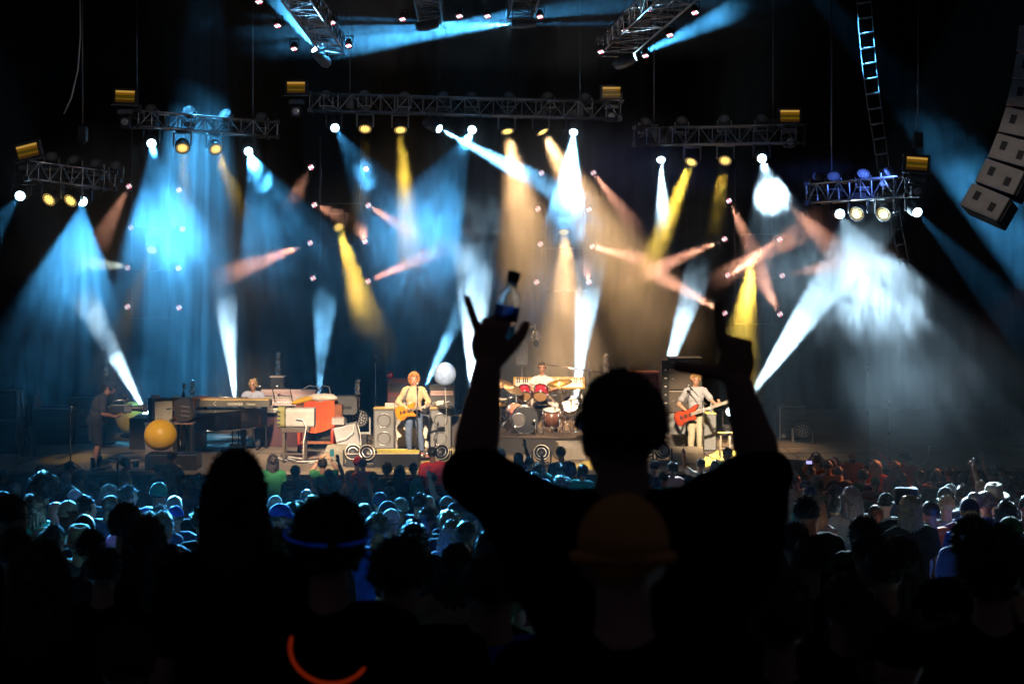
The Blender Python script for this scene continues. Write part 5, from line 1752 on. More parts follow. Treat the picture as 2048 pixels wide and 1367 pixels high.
drum('dark red tom low behind the bass drum', (DX - 0.36, 37.4, RZ + 0.55), (0, -0.5, 0.7), 0.19, 0.3, redsh, M('red_drumhead', (0.4, 0.03, 0.03), 0.4), 3)
drum('large blue floor tom at the left end of the kit', (DX - 0.92, 37.6, RZ + 0.66), (0, 0, 1), 0.25, 0.46, blu, whitehead, 3)
drum('second blue floor tom farther left of the kit', (DX - 1.30, 37.9, RZ + 0.70), (0, 0, 1), 0.25, 0.46, blu, whitehead, 3)
drum('small snare drum left of the red toms', (DX - 0.70, 37.2, RZ + 0.78), (0, -0.1, 1), 0.17, 0.14, chrome, whitehead, 3, 'snare_drum')
drum('natural floor tom right of the bass drum', (DX + 0.50, 37.0, RZ + 0.55), (0, -0.2, 1), 0.2, 0.36, M('brown_drum_shell', (0.12, 0.05, 0.03), 0.3), whitehead, 3)
drum('pale drum standing at the right end of the kit', (DX + 0.95, 37.8, RZ + 0.62), (0, -0.8, 0.3), 0.19, 0.34, M('pale_shell', (0.3, 0.3, 0.3), 0.3), whitehead, 3)


def cymbal(label, c, d, r, col, stand_dx=0.1):
    c, d = V(c), V(d).normalized()
    t = thing('cymbal', label, 'cymbal', V((c.x + stand_dx, c.y, RZ)), 0, 'cymbals of the drum kit', True)
    MB().lathe([(0.001, 0.03), (r * 0.14, 0.024), (r * 0.2, 0.006), (r * 0.6, -0.006), (r, -0.03), (r, -0.034), (0.001, -0.006)], c, d, 30).build('plate', col, t)
    MB().ball(c + d * 0.045, 0.02, 8, 6).build('wing_nut', chrome, t)
    hub = V((c.x + stand_dx, c.y, c.z - 0.25))
    MB().cyl(c, hub, 0.01, None, 6).build('arm', chrome, t)
    MB().cyl(hub, V((hub.x, hub.y, RZ + 0.15)), 0.014, None, 7).build('tube', chrome, t)
    for a in (80, 200, 320):
        MB().cyl(V((hub.x, hub.y, RZ + 0.42)), V((hub.x + 0.27 * math.cos(R(a)), hub.y + 0.27 * math.sin(R(a)), RZ + 0.01)), 0.011, None, 6).build('leg', chrome, t)
    return t


brass = M('brass_cymbal', (0.62, 0.38, 0.12), 0.3, 0.85, .2, 12, .2)
dullb = M('dull_brass_cymbal', (0.42, 0.30, 0.18), 0.35, 0.8, .3, 12, .2)
cymbal('wide bright cymbal tilted right of the drummer', W(1119, 763, 37.3), (-0.16, -0.22, 1), 0.30, brass, 0.08)
cymbal('dark wide cymbal tilted left of the drummer', W(1027, 775, 37.1), (0.42, -0.3, 1), 0.29, dullb, -0.12)
cymbal('small cymbal at the left end of the kit', W(986, 770, 37.6), (0.2, -0.2, 1), 0.2, brass, -0.05)
cymbal('dark cymbal standing high behind the left toms', W(1005, 764, 38.0), (0.2, -0.35, 1), 0.24, dullb, -0.05)
cymbal('pair of hi-hat cymbals between the floor toms', W(996, 806, 37.0), (0, -0.1, 1), 0.19, brass, 0.0)
for k, (px, D) in enumerate(((1110, 36.95), (1142, 37.1), (1020, 36.75), (1165, 37.3))):
    t = thing('hardware_stand', 'chrome three legged drum hardware stand, %s of the kit' % ('right of the bass drum', 'middle right', 'left of the bass drum', 'far right')[k], 'drum stand', V((od(px, D).x, D, RZ)), 0, 'drum hardware stands')
    hh_ = (0.95, 0.8, 0.9, 0.7)[k]
    MB().cyl((0, 0, 0.1), (0, 0, hh_), 0.014, None, 7).build('tube', chrome, t)
    for a in (75, 195, 315):
        MB().cyl((0, 0, 0.46), (0.30 * math.cos(R(a)), 0.30 * math.sin(R(a)), 0.01), 0.011, None, 6).build('leg', chrome, t)
    MB().cyl((-0.2, 0, hh_ * .93), (0.25, 0.05, hh_), 0.011, None, 6).build('arm', chrome, t)
    MB().ball((0, 0, hh_ * .94), 0.03, 8, 6).build('clamp', steel, t)
    MB().box((0.22, 0, 0.03), (0.3, 0.06, 0.02), Matrix.Rotation(R(25), 3, 'Z')).build('pedal', chrome, t)
t = thing('drum_microphone', 'dark drum microphone on a clamp at the bass drum edge', 'microphone', V((DX + 0.12, 36.7, RZ)))
MB().cyl((0, 0, 0), (0, 0, 0.3), 0.01, None, 6).build('stem', steel, t)
MB().ball((-0.03, 0, 0.33), (0.05, 0.035, 0.035), 10, 7).build('head', steel, t)
# mallet keyboard behind the drummer
t = thing('mallet_keyboard', 'tilted wide keyboard with white keys and gold ends behind the drummer', 'keyboard', V((od(1098, 39.0).x, 39.0, RZ)))
rt = Matrix.Rotation(R(38), 3, 'X')
zc = height(766, 39.0) - 0.40
bd_ = MB().box((0, 0, zc), (1.74, 0.40, 0.05), rt).build('bed', M('gold_wood', (0.55, 0.32, 0.08), 0.4), t, bevel=0.01)
for i in range(33):
    MB().box(V((-0.80 + 0.05 * i, 0, zc)) + rt @ V((0, -0.045, 0.035)), (0.045, 0.27, 0.02), rt).build('white_key', M('white_key', (0.8, 0.78, 0.72), 0.35), bd_)
    if i % 7 not in (2, 6):
        MB().box(V((-0.775 + 0.05 * i, 0, zc)) + rt @ V((0, 0.06, 0.05)), (0.026, 0.16, 0.03), rt).build('black_key', black, bd_)
for sx in (-0.8, 0.8):
    MB().cyl((sx, 0.1, 0), (sx, 0.1, zc), 0.02, None, 8).build('leg', steel, t)
# overhead booms
t = thing('boom_stand', 'chrome boom stand reaching across above the drummer', 'microphone boom', V((od(1178, 38.6).x, 38.6, RZ)))
z1 = height(741, 38.6) - 0.40
z0_ = height(728, 38.6) - 0.40
MB().cyl((0, 0, 0), (0, 0, z1 + 0.05), 0.018, None, 8).build('upright', chrome, t)
xl = od(1083, 38.6).x - od(1178, 38.6).x
MB().cyl((0.45, 0, z1 - 0.06), (xl, 0, z0_), 0.016, None, 8).build('boom', chrome, t)
MB().cyl((xl, 0, z0_ + 0.10), (xl, 0, z0_ - 0.32), 0.012, None, 7).build('drop_tube', chrome, t)
for f_ in (0.25, 0.6):
    MB().ball(lerp((0.45, 0, z1 - 0.06), (xl, 0, z0_), f_), 0.03, 8, 6).build('clamp', steel, t)
for a in (90, 210, 330):
    MB().cyl((0, 0, 0.3), (0.3 * math.cos(R(a)), 0.3 * math.sin(R(a)), 0.01), 0.014, None, 6).build('leg', chrome, t)
t = thing('upright_pole', 'thin pale upright pole right of the drummer', 'pole', V((od(1177, 39.2).x, 39.25, RZ)))
MB().cyl((0, 0, 0), (0, 0, height(722, 39.2) - 0.4), 0.012, None, 7).build('tube', alu, t)
MB().lathe([(0.001, 0), (0.14, 0), (0.13, 0.02), (0.02, 0.03)], n=14).build('foot', black, t)
# high boom with hanging microphones
t = thing('microphone_boom', 'high boom with a cluster of hanging microphones over the drum kit', 'microphone boom', V((od(975, 38.8).x, 38.8, RZ)))
xe = od(1071, 38.8).x - od(975, 38.8).x
ze = height(652, 38.8) - 0.4
MB().cyl((0, 0, 0), (0, 0, ze - 0.15), 0.02, None, 8).build('upright', chrome, t)
MB().cyl((-0.2, 0, ze - 0.28), (xe, 0, ze), 0.014, None, 7).build('boom', chrome, t)
MB().cyl((xe, 0, ze + 0.08), (xe, 0, ze - 0.12), 0.016, None, 7).build('drop_tube', chrome, t)
for k in range(5):
    a = k * 1.26
    b_ = V((xe + 0.05 * math.cos(a), 0.05 * math.sin(a), ze - 0.12))
    e_ = b_ + V((0.06 * math.cos(a), 0.06 * math.sin(a), -0.16 - 0.04 * (k % 3)))
    m_ = MB().cyl(b_, e_, 0.02, 0.026, 8).build('microphone', (chrome, steel)[k % 2], t)
    MB().ball(e_, 0.034, 8, 6).build('mesh_head', M('mesh_steel', (.3, .3, .3)), m_)
MB().ball((xe + 0.02, 0, ze - 0.42), (0.06, 0.05, 0.09), 10, 8).build('windscreen', rubber, t)
for a in (90, 210, 330):
    MB().cyl((0, 0, 0.3), (0.3 * math.cos(R(a)), 0.3 * math.sin(R(a)), 0.01), 0.014, None, 6).build('leg', chrome, t)
# speaker on a pole
t = thing('pole_speaker', 'grey two way loudspeaker on a pole behind the drummer', 'loudspeaker', V((od(1044, 39.6).x, 39.6, RZ)))
zc = height(707, 39.6) - 0.4
MB().prism(rounded_rect(0.28, 0.54, 0.04), 0.3, XZ, (0, 0.3, zc)).build('case', M('blue_grey_case', (0.17, 0.18, 0.19), 0.55), t)
MB().box((0, -0.005, zc + 0.0), (0.24, 0.012, 0.48)).build('grille', grille, t)
MB().ring((0, -0.012, zc + 0.1), (0, -1, 0), 0.05, 0.008, 18).build('horn_ring', steel, t)
MB().box((0, -0.014, zc - 0.2), (0.06, 0.008, 0.02)).build('badge', steel, t)
MB().cyl((0, 0.15, 0), (0, 0.15, zc - 0.27), 0.02, None, 8).build('pole', steel, t)
for a in (90, 210, 330):
    MB().cyl((0, 0.15, 0.4), (0.3 * math.cos(R(a)), 0.15 + 0.3 * math.sin(R(a)), 0.01), 0.014, None, 6).build('leg', black, t)
# ------------------------------------------------------------------ players on the stage


def face_parts(t, J, eyes=True, brow='darkbrown', beard=None, glasses=False, mouth_open=False):
    hf, hu = J['hf'].normalized(), J['hu'].normalized()
    hl = hf.cross(hu).normalized()
    hm = Matrix((hl, hf, hu)).transposed()

    def H(x, y, z):
        return J['head'] + hm @ V((x, y, z))
    for sx in (-1, 1):
        MB().ball(H(sx * 0.033, 0.089, 0.005), (0.012, 0.009, 0.008), 10, 7, hm).build('eye', M('eye_dark', (0.05, 0.035, 0.03), 0.2), t)
        MB().cyl(H(sx * 0.018, 0.099, 0.026), H(sx * 0.052, 0.088, 0.027), 0.005, 0.003, 6).build('eyebrow', hairmat(brow), t)
    MB().ball(H(0, 0.097, -0.060), (0.027, 0.012, 0.014 if mouth_open else 0.007), 12, 7, hm).build('mouth', M('lips', (0.30, 0.07, 0.06), 0.5), t)
    if beard:
        MB().ball(H(0, 0.052, -0.075), (0.062, 0.058, 0.055), 18, 12, hm, lambda u: 1 + 0.08 * noise.noise(u * 9)).build('beard', hairmat(beard), t)
    if glasses:
        mb = MB()
        for sx in (-1, 1):
            mb.ring(H(sx * 0.034, 0.104, 0.004), hf, 0.024, 0.0025, 18, 5)
            mb.cyl(H(sx * 0.058, 0.103, 0.008), H(sx * 0.082, 0.01, 0.006), 0.002, None, 5)
        mb.cyl(H(-0.010, 0.107, 0.006), H(0.010, 0.107, 0.006), 0.002, None, 5)
        mb.build('glasses', steel, t)


def put_hair(t, me, mat, J, base=V((0, 0.01, 1.645))):
    """hair made for an upright head, moved onto the posed head"""
    hf, hu = J['hf'].normalized(), J['hu'].normalized()
    hl = hf.cross(hu).normalized()
    m = Matrix((hl, hf, hu)).transposed().to_4x4()
    k = J['hs'].x if 'hs' in J else 1.0
    me.transform(Matrix.Translation(J['head']) @ m @ Matrix.Scale(k, 4) @ Matrix.Translation(-base))
    return link('hair', me, mat, t)


def player(label, loc, rz, scale, J, shirt, pants, skin, hairk, hairc, hR=None, hL=None, girth=1.0, long=False, sleeve=0.6, shorts=False, vox=0.010, seed=3, hem=-0.16, name='person', shoe=black, **face):
    t = thing(name, label, 'person', loc, rz)
    t.scale = (scale, scale, scale)
    P = figure(J, hR, hL, girth)
    link('body', grow(P, 'body', vox, 0, 3), skin, t)
    link('shirt', dress(P, vox * 1.1, sleeve, long, hem, J), shirt, t)
    link('trousers', trousers(P, vox * 1.2, J, shorts), pants, t)
    link('shoes', shoes(P, vox * 1.2), shoe, t)
    if hairk:
        put_hair(t, hair_mesh(hairk, seed=seed, strands=700, res=(34, 24)), hairmat(hairc) if hairk not in HATS else clothmat(hairc), J)
    if face.pop('face', True):
        face_parts(t, J, **face)
    return t


def cloth(name, col, rough=0.85):
    return M(name, col, rough, 0, 0.15, 14, 0.25)


GX = od(828, 36.35)
fist = (1.0, 1.05, 1.1, 1.15)
J = joints(shR=(0.19, 0.0, 1.41), elR=(0.36, -0.02, 1.14), wrR=(0.16, 0.20, 1.045), shL=(-0.19, 0.0, 1.41), elL=(-0.33, 0.02, 1.15), wrL=(-0.26, 0.23, 1.06),
           hipR=(0.10, 0, 0.92), knR=(0.12, 0.04, 0.50), anR=(0.10, -0.02, 0.085), hipL=(-0.09, 0, .92), knL=(-0.13, 0.05, .50), anL=(-0.17, 0.0, .085), hf=(-0.05, 1, 0.05))
g = player('guitarist with shaggy reddish blond hair in a tan long sleeved shirt and jeans, singing', GX, R(180), 1.035, J, cloth('tan_shirt_cloth', (0.42, 0.31, 0.18)), cloth('blue_denim', (0.07, 0.10, 0.17)),
           SKINS[0], 'wavy_short' if False else 'curly', 'blond', hR=dict(d=(-0.85, 0.25, -0.25), n=(-0.1, -0.9, -0.2), side=1, curl=(0.5, 0.55, 0.6, 0.65)), hL=dict(d=(-0.35, 0.3, 0.75), n=(0.6, -0.6, 0.3), side=-1, curl=(0.8, 0.85, 0.9, 0.9)),
           long=True, girth=1.08, hem=-0.2, mouth_open=True, brow='reddish')

def shaggy(t, J, mat, n, w, drop, seed, size=0.03, front=0.35):
    """clumps of hair over the crown and down the sides of a head"""
    rnd = random.Random(seed)
    mb = MB()
    while n:
        z = rnd.uniform(-0.75, 1)
        a = rnd.uniform(0, 2 * math.pi)
        q = math.sqrt(1 - z * z)
        u = V((q * math.cos(a), q * math.sin(a), z))
        if u.y > front and u.z < 0.45:
            continue
        n -= 1
        c = V((u.x * (0.08 + w), u.y * (0.10 + w * .6) - 0.01, 0.03 + (u.z * (0.10 + w * .5) if u.z > 0 else u.z * drop)))
        m = Matrix.Rotation(rnd.uniform(-.5, .5), 3, 'Y') @ Matrix.Rotation(rnd.uniform(-.5, .5), 3, 'X')
        mb.ball(c, (size * rnd.uniform(.6, 1.1), size * rnd.uniform(.6, 1.1), size * rnd.uniform(1.0, 1.8)), 8, 6, m)
    put_hair(t, mb.mesh('hair'), mat, J, V((0, 0, 0)))


hm_ = [c for c in g.children if c.name.startswith('hair')][0]
hm_.data.materials[0] = M('strawberry_blond_hair', (0.32, 0.13, 0.035), 0.45, 0, 0.4, 40, 0.5)
shaggy(g, J, MATS['strawberry_blond_hair'], 260, 0.035, 0.16, 5, 0.022)
MB().box((0, 0.16, 0.93), (0.30, 0.03, 0.14)).build('undershirt', blackcloth, g)


def electric_guitar(label, loc, rz, scale, ctr, tip, tilt_n, outline, body_m, edge_m, neckw, pick, head_poly, is_bass=False):
    """guitar held in front of a player; ctr body centre and tip headstock end in the player's own axes"""
    ctr, tip = V(ctr), V(tip)
    t = thing('bass_guitar' if is_bass else 'guitar', label, 'guitar', loc, rz)
    t.scale = (scale,) * 3
    ax = (tip - ctr).normalized()                 # along the neck
    nf = V(tilt_n)
    nf = (nf - ax * nf.dot(ax)).normalized()      # out of the front
    ay = nf.cross(ax).normalized()
    m = Matrix((ax, ay, nf)).transposed()

    def Q(x, y, z):
        return ctr + m @ V((x, y, z))
    MB().prism(outline, 0.042, m, ctr).build('body', body_m, t, bevel=0.008)
    MB().prism([(x * 0.93, y * 0.90) for x, y in outline], 0.004, m, ctr + nf * 0.0425).build('top', edge_m, t)
    L = (tip - ctr).length
    MB().box(Q((L - 0.02 + 0.08) / 2, 0, 0.048), (L - 0.10, neckw, 0.022), m).build('neck', M('pale_fretboard', (0.45, 0.40, 0.34), 0.4), t)
    fb = MB()
    for i in range(12):
        fb.box(Q(0.16 + (L - 0.30) * (1 - 0.5 ** (i / 6)) / 0.75, 0, 0.061), (0.004, neckw, 0.004), m)
    fb.build('fret', chrome, t)
    MB().prism(head_poly, 0.016, m, Q(L - 0.06, 0, 0.036)).build('headstock', M('pale_headstock', (0.55, 0.48, 0.38), 0.35) if not is_bass else M('dark_headstock', (0.06, 0.03, 0.03), 0.35), t)
    mb = MB()
    for i in range(4 if is_bass else 6):
        s_ = (-1) ** i
        mb.cyl(Q(L - 0.03 + 0.03 * (i // 2), s_ * 0.03, 0.045), Q(L - 0.03 + 0.03 * (i // 2), s_ * 0.058, 0.045), 0.008, None, 6)
    mb.build('tuning_peg', chrome, t)
    for x in pick:
        MB().box(Q(x, 0, 0.052), (0.035, 0.085, 0.014), m).build('pickup', black, t, bevel=0.004)
    MB().box(Q(-0.13, 0, 0.052), (0.03, 0.08, 0.014), m).build('bridge', chrome, t)
    st = MB()
    for i in range(4 if is_bass else 6):
        y = (i - (1.5 if is_bass else 2.5)) * neckw * 0.16
        st.cyl(Q(-0.13, y, 0.064), Q(L - 0.04, y, 0.064), 0.0016, None, 4)
    st.build('string', steel, t)
    for i in range(3):
        MB().cyl(Q(-0.11 + 0.05 * i, -0.11, 0.045), Q(-0.11 + 0.05 * i, -0.11, 0.062), 0.013, None, 8).build('knob', black, t)
    return t, Q


gout = [(0.17, 0.02), (0.20, 0.09), (0.24, 0.145), (0.19, 0.155), (0.12, 0.135), (0.04, 0.115), (-0.05, 0.125), (-0.13, 0.16), (-0.20, 0.15), (-0.245, 0.08), (-0.25, -0.01), (-0.235, -0.10), (-0.18, -0.165), (-0.10, -0.165),
        (-0.03, -0.125), (0.04, -0.115), (0.10, -0.14), (0.16, -0.155), (0.19, -0.13), (0.15, -0.07), (0.14, -0.02)]
gh = [(-0.02, -0.025), (0.05, -0.045), (0.13, -0.05), (0.17, -0.02), (0.18, 0.03), (0.14, 0.035), (0.06, 0.05), (-0.02, 0.025)]
t, Q = electric_guitar('honey gold electric guitar with pale headstock held by the guitarist', GX, R(180), 1.035, (0.145, 0.185, 0.965), (-0.56, 0.25, 1.155), (0, 1, 0.12), gout, M('honey_edge', (0.45, 0.16, 0.02), 0.2, 0, .2, 4, 0),
                       M('honey_gold_top', (0.50, 0.17, 0.008), 0.16, 0, 0.2, 5, 0), 0.045, (-0.05, 0.05, 0.10), gh)
MB().path([(0.25, 0.10, 1.12), (0.18, 0.145, 1.30), (0.12, 0.09, 1.45), (0.05, -0.02, 1.49), (-0.02, -0.1, 1.40)], 0.02, 6).build('strap', M('grey_strap', (0.12, 0.12, 0.13), 0.7), t)
MB().path([(0.36, 0.2, 0.88), (0.40, 0.22, 0.6), (0.36, 0.15, 0.25), (0.30, 0.1, 0.02)], 0.008, 5).build('cable', cable, t)

BX = od(1391, 35.95)
J = joints(shR=(0.19, 0.0, 1.41), elR=(0.36, -0.03, 1.12), wrR=(0.20, 0.20, 0.99), shL=(-0.19, 0, 1.41), elL=(-0.37, 0.03, 1.17), wrL=(-0.42, 0.24, 1.13),
           hipR=(0.09, 0, .92), knR=(0.09, 0.03, .5), anR=(0.10, -0.02, .085), hipL=(-0.09, 0, .92), knL=(-0.09, .03, .5), anL=(-0.1, -.02, .085), hf=(-0.12, 1, -0.05))
bp_ = player('bass player with short blond hair in a grey polo shirt and pale trousers, singing', BX, R(180), 1.05, J, cloth('grey_polo_cloth', (0.33, 0.34, 0.37)), cloth('pale_khaki', (0.40, 0.37, 0.27)), SKINS[0], 'short', 'blond',
       hR=dict(d=(-0.85, 0.2, -0.25), n=(-0.1, -0.9, -0.2), side=1, curl=(0.5, 0.55, 0.6, 0.65)), hL=dict(d=(-0.45, 0.3, 0.6), n=(0.6, -0.6, 0.3), side=-1, curl=(0.8, 0.85, 0.9, 0.9)), girth=0.98, sleeve=0.62, hem=-0.18, brow='reddish')
shaggy(bp_, J, M('sandy_hair', (0.36, 0.19, 0.07), 0.45, 0, .4, 40, .5), 110, 0.02, 0.05, 8, 0.022)
bout = [(0.20, 0.02), (0.26, 0.10), (0.33, 0.15), (0.24, 0.165), (0.12, 0.13), (0.02, 0.11), (-0.08, 0.125), (-0.17, 0.16), (-0.24, 0.13), (-0.28, 0.05), (-0.28, -0.05), (-0.25, -0.14), (-0.18, -0.175), (-0.08, -0.14), (0.02, -0.115),
        (0.12, -0.14), (0.18, -0.135), (0.17, -0.06), (0.15, -0.02)]
bh = [(-0.02, -0.025), (0.06, -0.05), (0.16, -0.05), (0.18, 0.0), (0.14, 0.035), (0.06, 0.04), (-0.02, 0.025)]
t, Q = electric_guitar('red brown bass guitar with long pale neck held by the bass player', BX, R(180), 1.05, (0.20, 0.185, 0.90), (-0.70, 0.27, 1.22), (0, 1, 0.12), bout, M('dark_red_lacquer', (0.16, 0.015, 0.012), 0.15, 0, .3, 4, 0),
                       M('red_brown_lacquer', (0.35, 0.05, 0.018), 0.15, 0, 0.5, 3, 0), 0.06, (-0.03, 0.07), bh, True)
MB().path([(0.26, 0.10, 1.05), (0.18, 0.14, 1.28), (0.12, 0.09, 1.45), (0.05, -0.02, 1.49), (-0.02, -0.1, 1.40)], 0.02, 6).build('strap', M('grey_strap', (.1, .1, .1)), t)


def seated(zp, **kw):
    dz = zp - 0.94
    b = dict(pelvis=(0, 0, zp), chest=(0, 0.02, 1.27 + dz), neck=(0, 0.02, 1.46 + dz), head=(0, 0.06, 1.645 + dz), shR=(0.185, 0.02, 1.415 + dz), shL=(-0.185, 0.02, 1.415 + dz),
             elR=(0.27, 0.12, 1.14 + dz), wrR=(0.18, 0.36, 1.10 + dz), elL=(-0.27, 0.12, 1.14 + dz), wrL=(-0.18, 0.36, 1.10 + dz),
             hipR=(0.1, 0, zp - 0.03), knR=(0.16, 0.42, zp - 0.05), anR=(0.16, 0.40, 0.085), hipL=(-0.1, 0, zp - 0.03), knL=(-0.16, 0.42, zp - 0.05), anL=(-0.16, 0.40, 0.085))
    b.update(kw)
    return joints(**b)


J = seated(0.71, hf=(0.15, 1, -0.02))
k_ = player('keyboard player with glasses and curly grey blond hair in pale blue behind the piano', od(507, 37.75), R(180), 1.04, J, cloth('pale_blue_shirt', (0.42, 0.46, 0.62)), cloth('dark_trouser', (0.03, 0.03, 0.045)), SKINS[0], None, None,
            hR=dict(d=(-0.2, 1, -0.3), n=(0, -0.3, -1), side=1), hL=dict(d=(0.2, 1, -.3), n=(0, -.3, -1), side=-1), glasses=True, long=True, brow='blond', mouth_open=True)
hh = MB()
rnd = random.Random(4)
for i in range(150):
    a = R(rnd.uniform(150, 390))
    z = rnd.uniform(-0.06, 0.09) if not 235 < math.degrees(a) < 305 else rnd.uniform(-0.07, 0.11)
    k0 = 1.0 if z < 0.05 else 0.8
    hh.ball(V((math.cos(a) * 0.082 * k0, math.sin(a) * 0.10 * k0 - 0.005, z + 0.02)), rnd.uniform(0.012, 0.024), 7, 5)
for i in range(40):
    hh.ball(V((rnd.uniform(-0.06, 0.06), rnd.uniform(-0.08, 0.03), 0.108 + rnd.uniform(-.01, .01))), 0.016, 6, 4)
me = hh.mesh('hair')
put_hair(k_, me, M('grey_blond_hair', (0.42, 0.30, 0.16), 0.5, 0, .3, 40, .4), J, V((0, 0, 0)))
t = thing('stool', 'dark stool under the seated keyboard player', 'stool', od(507, 37.75))
MB().cyl((0, 0, 0.54), (0, 0, 0.60), 0.19, None, 20).build('seat', black, t)
MB().cyl((0, 0, 0.03), (0, 0, 0.54), 0.03, None, 8).build('post', steel, t)
MB().lathe([(0.001, 0), (0.2, 0), (0.19, 0.03), (0.03, 0.05)], n=16).build('foot', black, t)

DP = V((od(1084, 38.15).x, 38.15, RZ))
J = seated(0.70, elR=(0.33, 0.12, 0.90), wrR=(0.22, 0.36, 0.92), elL=(-0.33, 0.12, 0.90), wrL=(-0.2, 0.38, 0.90), shR=(0.185, .02, 1.115), shL=(-.185, .02, 1.115), knR=(0.30, 0.36, 0.56), anR=(0.30, 0.45, .085), knL=(-0.30, .36, .56), anL=(-0.28, .45, .085))
d_ = player('drummer with brown hair and headband in a loose white sleeveless top', DP, R(180), 1.03, J, cloth('bright_white_top', (0.72, 0.66, 0.62)), cloth('pale_skirt', (0.5, 0.42, 0.38)), SKINS[0], 'short', 'brown',
            hR=dict(d=(-0.3, 0.9, 0), n=(-0.2, -0.1, -1), side=1, curl=(1, 1, 1, 1)), hL=dict(d=(0.3, .9, 0), n=(.2, -.1, -1), side=-1, curl=(1, 1, 1, 1)), sleeve=0.25, girth=1.05, seed=9)
MB().ring(J['head'] + V((0, -0.003, 0.055)), (0, 0.1, 1), 0.094, 0.010, 24, 6).build('headband', M('rose_band', (0.5, 0.3, 0.25), 0.7), d_)
t = thing('drum_throne', 'dark round drum seat under the drummer', 'stool', DP)
MB().cyl((0, 0, 0.48), (0, 0, 0.55), 0.19, None, 20).build('seat', black, t)
MB().cyl((0, 0, 0.1), (0, 0, 0.48), 0.025, None, 8).build('post', chrome, t)
for a in (90, 210, 330):
    MB().cyl((0, 0, 0.25), (0.24 * math.cos(R(a)), 0.24 * math.sin(R(a)), 0.01), 0.014, None, 6).build('leg', chrome, t)
for sx, w_ in ((1, 'left'), (-1, 'right')):
    e0 = DP + V((-sx * 0.24, -0.44, 0.95))
    tag(MB().cyl(e0 + V((sx * 0.02, 0.1, -0.03)), e0 + V((sx * 0.12, -0.26, 0.06)), 0.008, 0.005, 8).build('drumstick', M('pale_stick', (0.6, 0.45, 0.28), 0.5)), 'pale drumstick in the hand of the drummer on the %s of the picture' % w_, 'drumstick', 'drumsticks')

# camera operator: seen from the side, bent over the camera he carries
CX = od(196, 33.75)
J = joints(pelvis=(0, -0.05, 0.93), chest=(0, 0.03, 1.25), neck=(0, 0.12, 1.43), head=(0, 0.24, 1.575), hf=(0.0, 0.86, -0.5), hu=(0, 0.5, 0.86), shR=(0.19, 0.10, 1.38), elR=(0.29, 0.10, 1.10), wrR=(0.16, 0.34, 1.03),
           shL=(-0.19, 0.10, 1.38), elL=(-0.26, 0.20, 1.12), wrL=(-0.10, 0.42, 1.12), hipR=(0.10, -0.05, .91), hipL=(-0.1, -0.05, .91), knR=(0.12, 0.0, .5), knL=(-0.12, -0.02, .5), anR=(.13, -.08, .085), anL=(-.13, 0.02, .085))
c_ = player('camera operator in dark polo, long black shorts and backwards cap bent over a video camera', CX, R(-78), 1.10, J, cloth('dark_grey_polo', (0.055, 0.052, 0.058)), cloth('black_shorts', (0.02, 0.02, 0.024)), SKINS[1], 'capback', 'charcoal',
            hR=dict(d=(-0.3, 0.9, 0.1), n=(-0.5, 0, 1), side=1, curl=(.7, .7, .7, .7)), hL=dict(d=(.5, .8, .1), n=(.2, 0, -1), side=-1, curl=(.8, .8, .8, .8)), girth=1.22, shorts=True, sleeve=0.75)
MB().box((0.16, -0.14, 0.80), (0.03, 0.05, 0.4)).build('belt_pack', black, c_)
for s_, a in (('R', J['anR']), ('L', J['anL'])):
    MB().cyl(a + V((0, -0.0, -0.03)), a + V((0, 0, 0.17)), 0.048, 0.056, 12).build('sock', blackcloth, c_)
MB().ball(J['head'] + V((-0.09, 0.0, 0)), (0.03, 0.04, 0.045), 10, 8).build('earphone', black, c_)
MB().ball(J['head'] + V((0.09, 0.0, 0)), (0.03, 0.04, 0.045), 10, 8).build('earphone', black, c_)
t = thing('video_camera', 'black shoulder video camera with top handle held at the waist by the camera operator', 'video camera', CX, R(-78))
t.scale = (1.10,) * 3
MB().box((0.02, 0.42, 1.17), (0.13, 0.42, 0.17)).build('body', M('camera_black', (0.03, 0.03, 0.032), 0.4), t, bevel=0.02)
MB().lathe([(0.05, 0.0), (0.055, 0.1), (0.062, 0.16), (0.075, 0.2), (0.075, 0.24), (0.05, 0.235), (0.001, 0.22)], (0.02, 0.62, 1.17), (0, 1, 0), 18).build('lens', M('camera_black', (.03, .03, .03)), t)
MB().box((0.02, 0.88, 1.17), (0.17, 0.09, 0.15)).build('matte_box', black, t)
MB().path([(0.02, 0.26, 1.26), (0.02, 0.30, 1.32), (0.02, 0.46, 1.33), (0.02, 0.54, 1.27)], 0.016, 7).build('top_handle', steel, t)
MB().box((-0.05, 0.50, 1.32), (0.10, 0.16, 0.08)).build('viewfinder', black, t, bevel=0.02)
MB().ball((0.0, 0.50, 1.40), (0.045, 0.06, 0.05), 10, 7).build('microphone', rubber, t)
MB().box((0.02, 0.16, 1.16), (0.11, 0.12, 0.13)).build('battery', M('camera_black', (.03, .03, .03)), t, bevel=0.015)
MB().box((0.10, 0.56, 1.16), (0.05, 0.14, 0.10)).build('side_panel', steel, t)
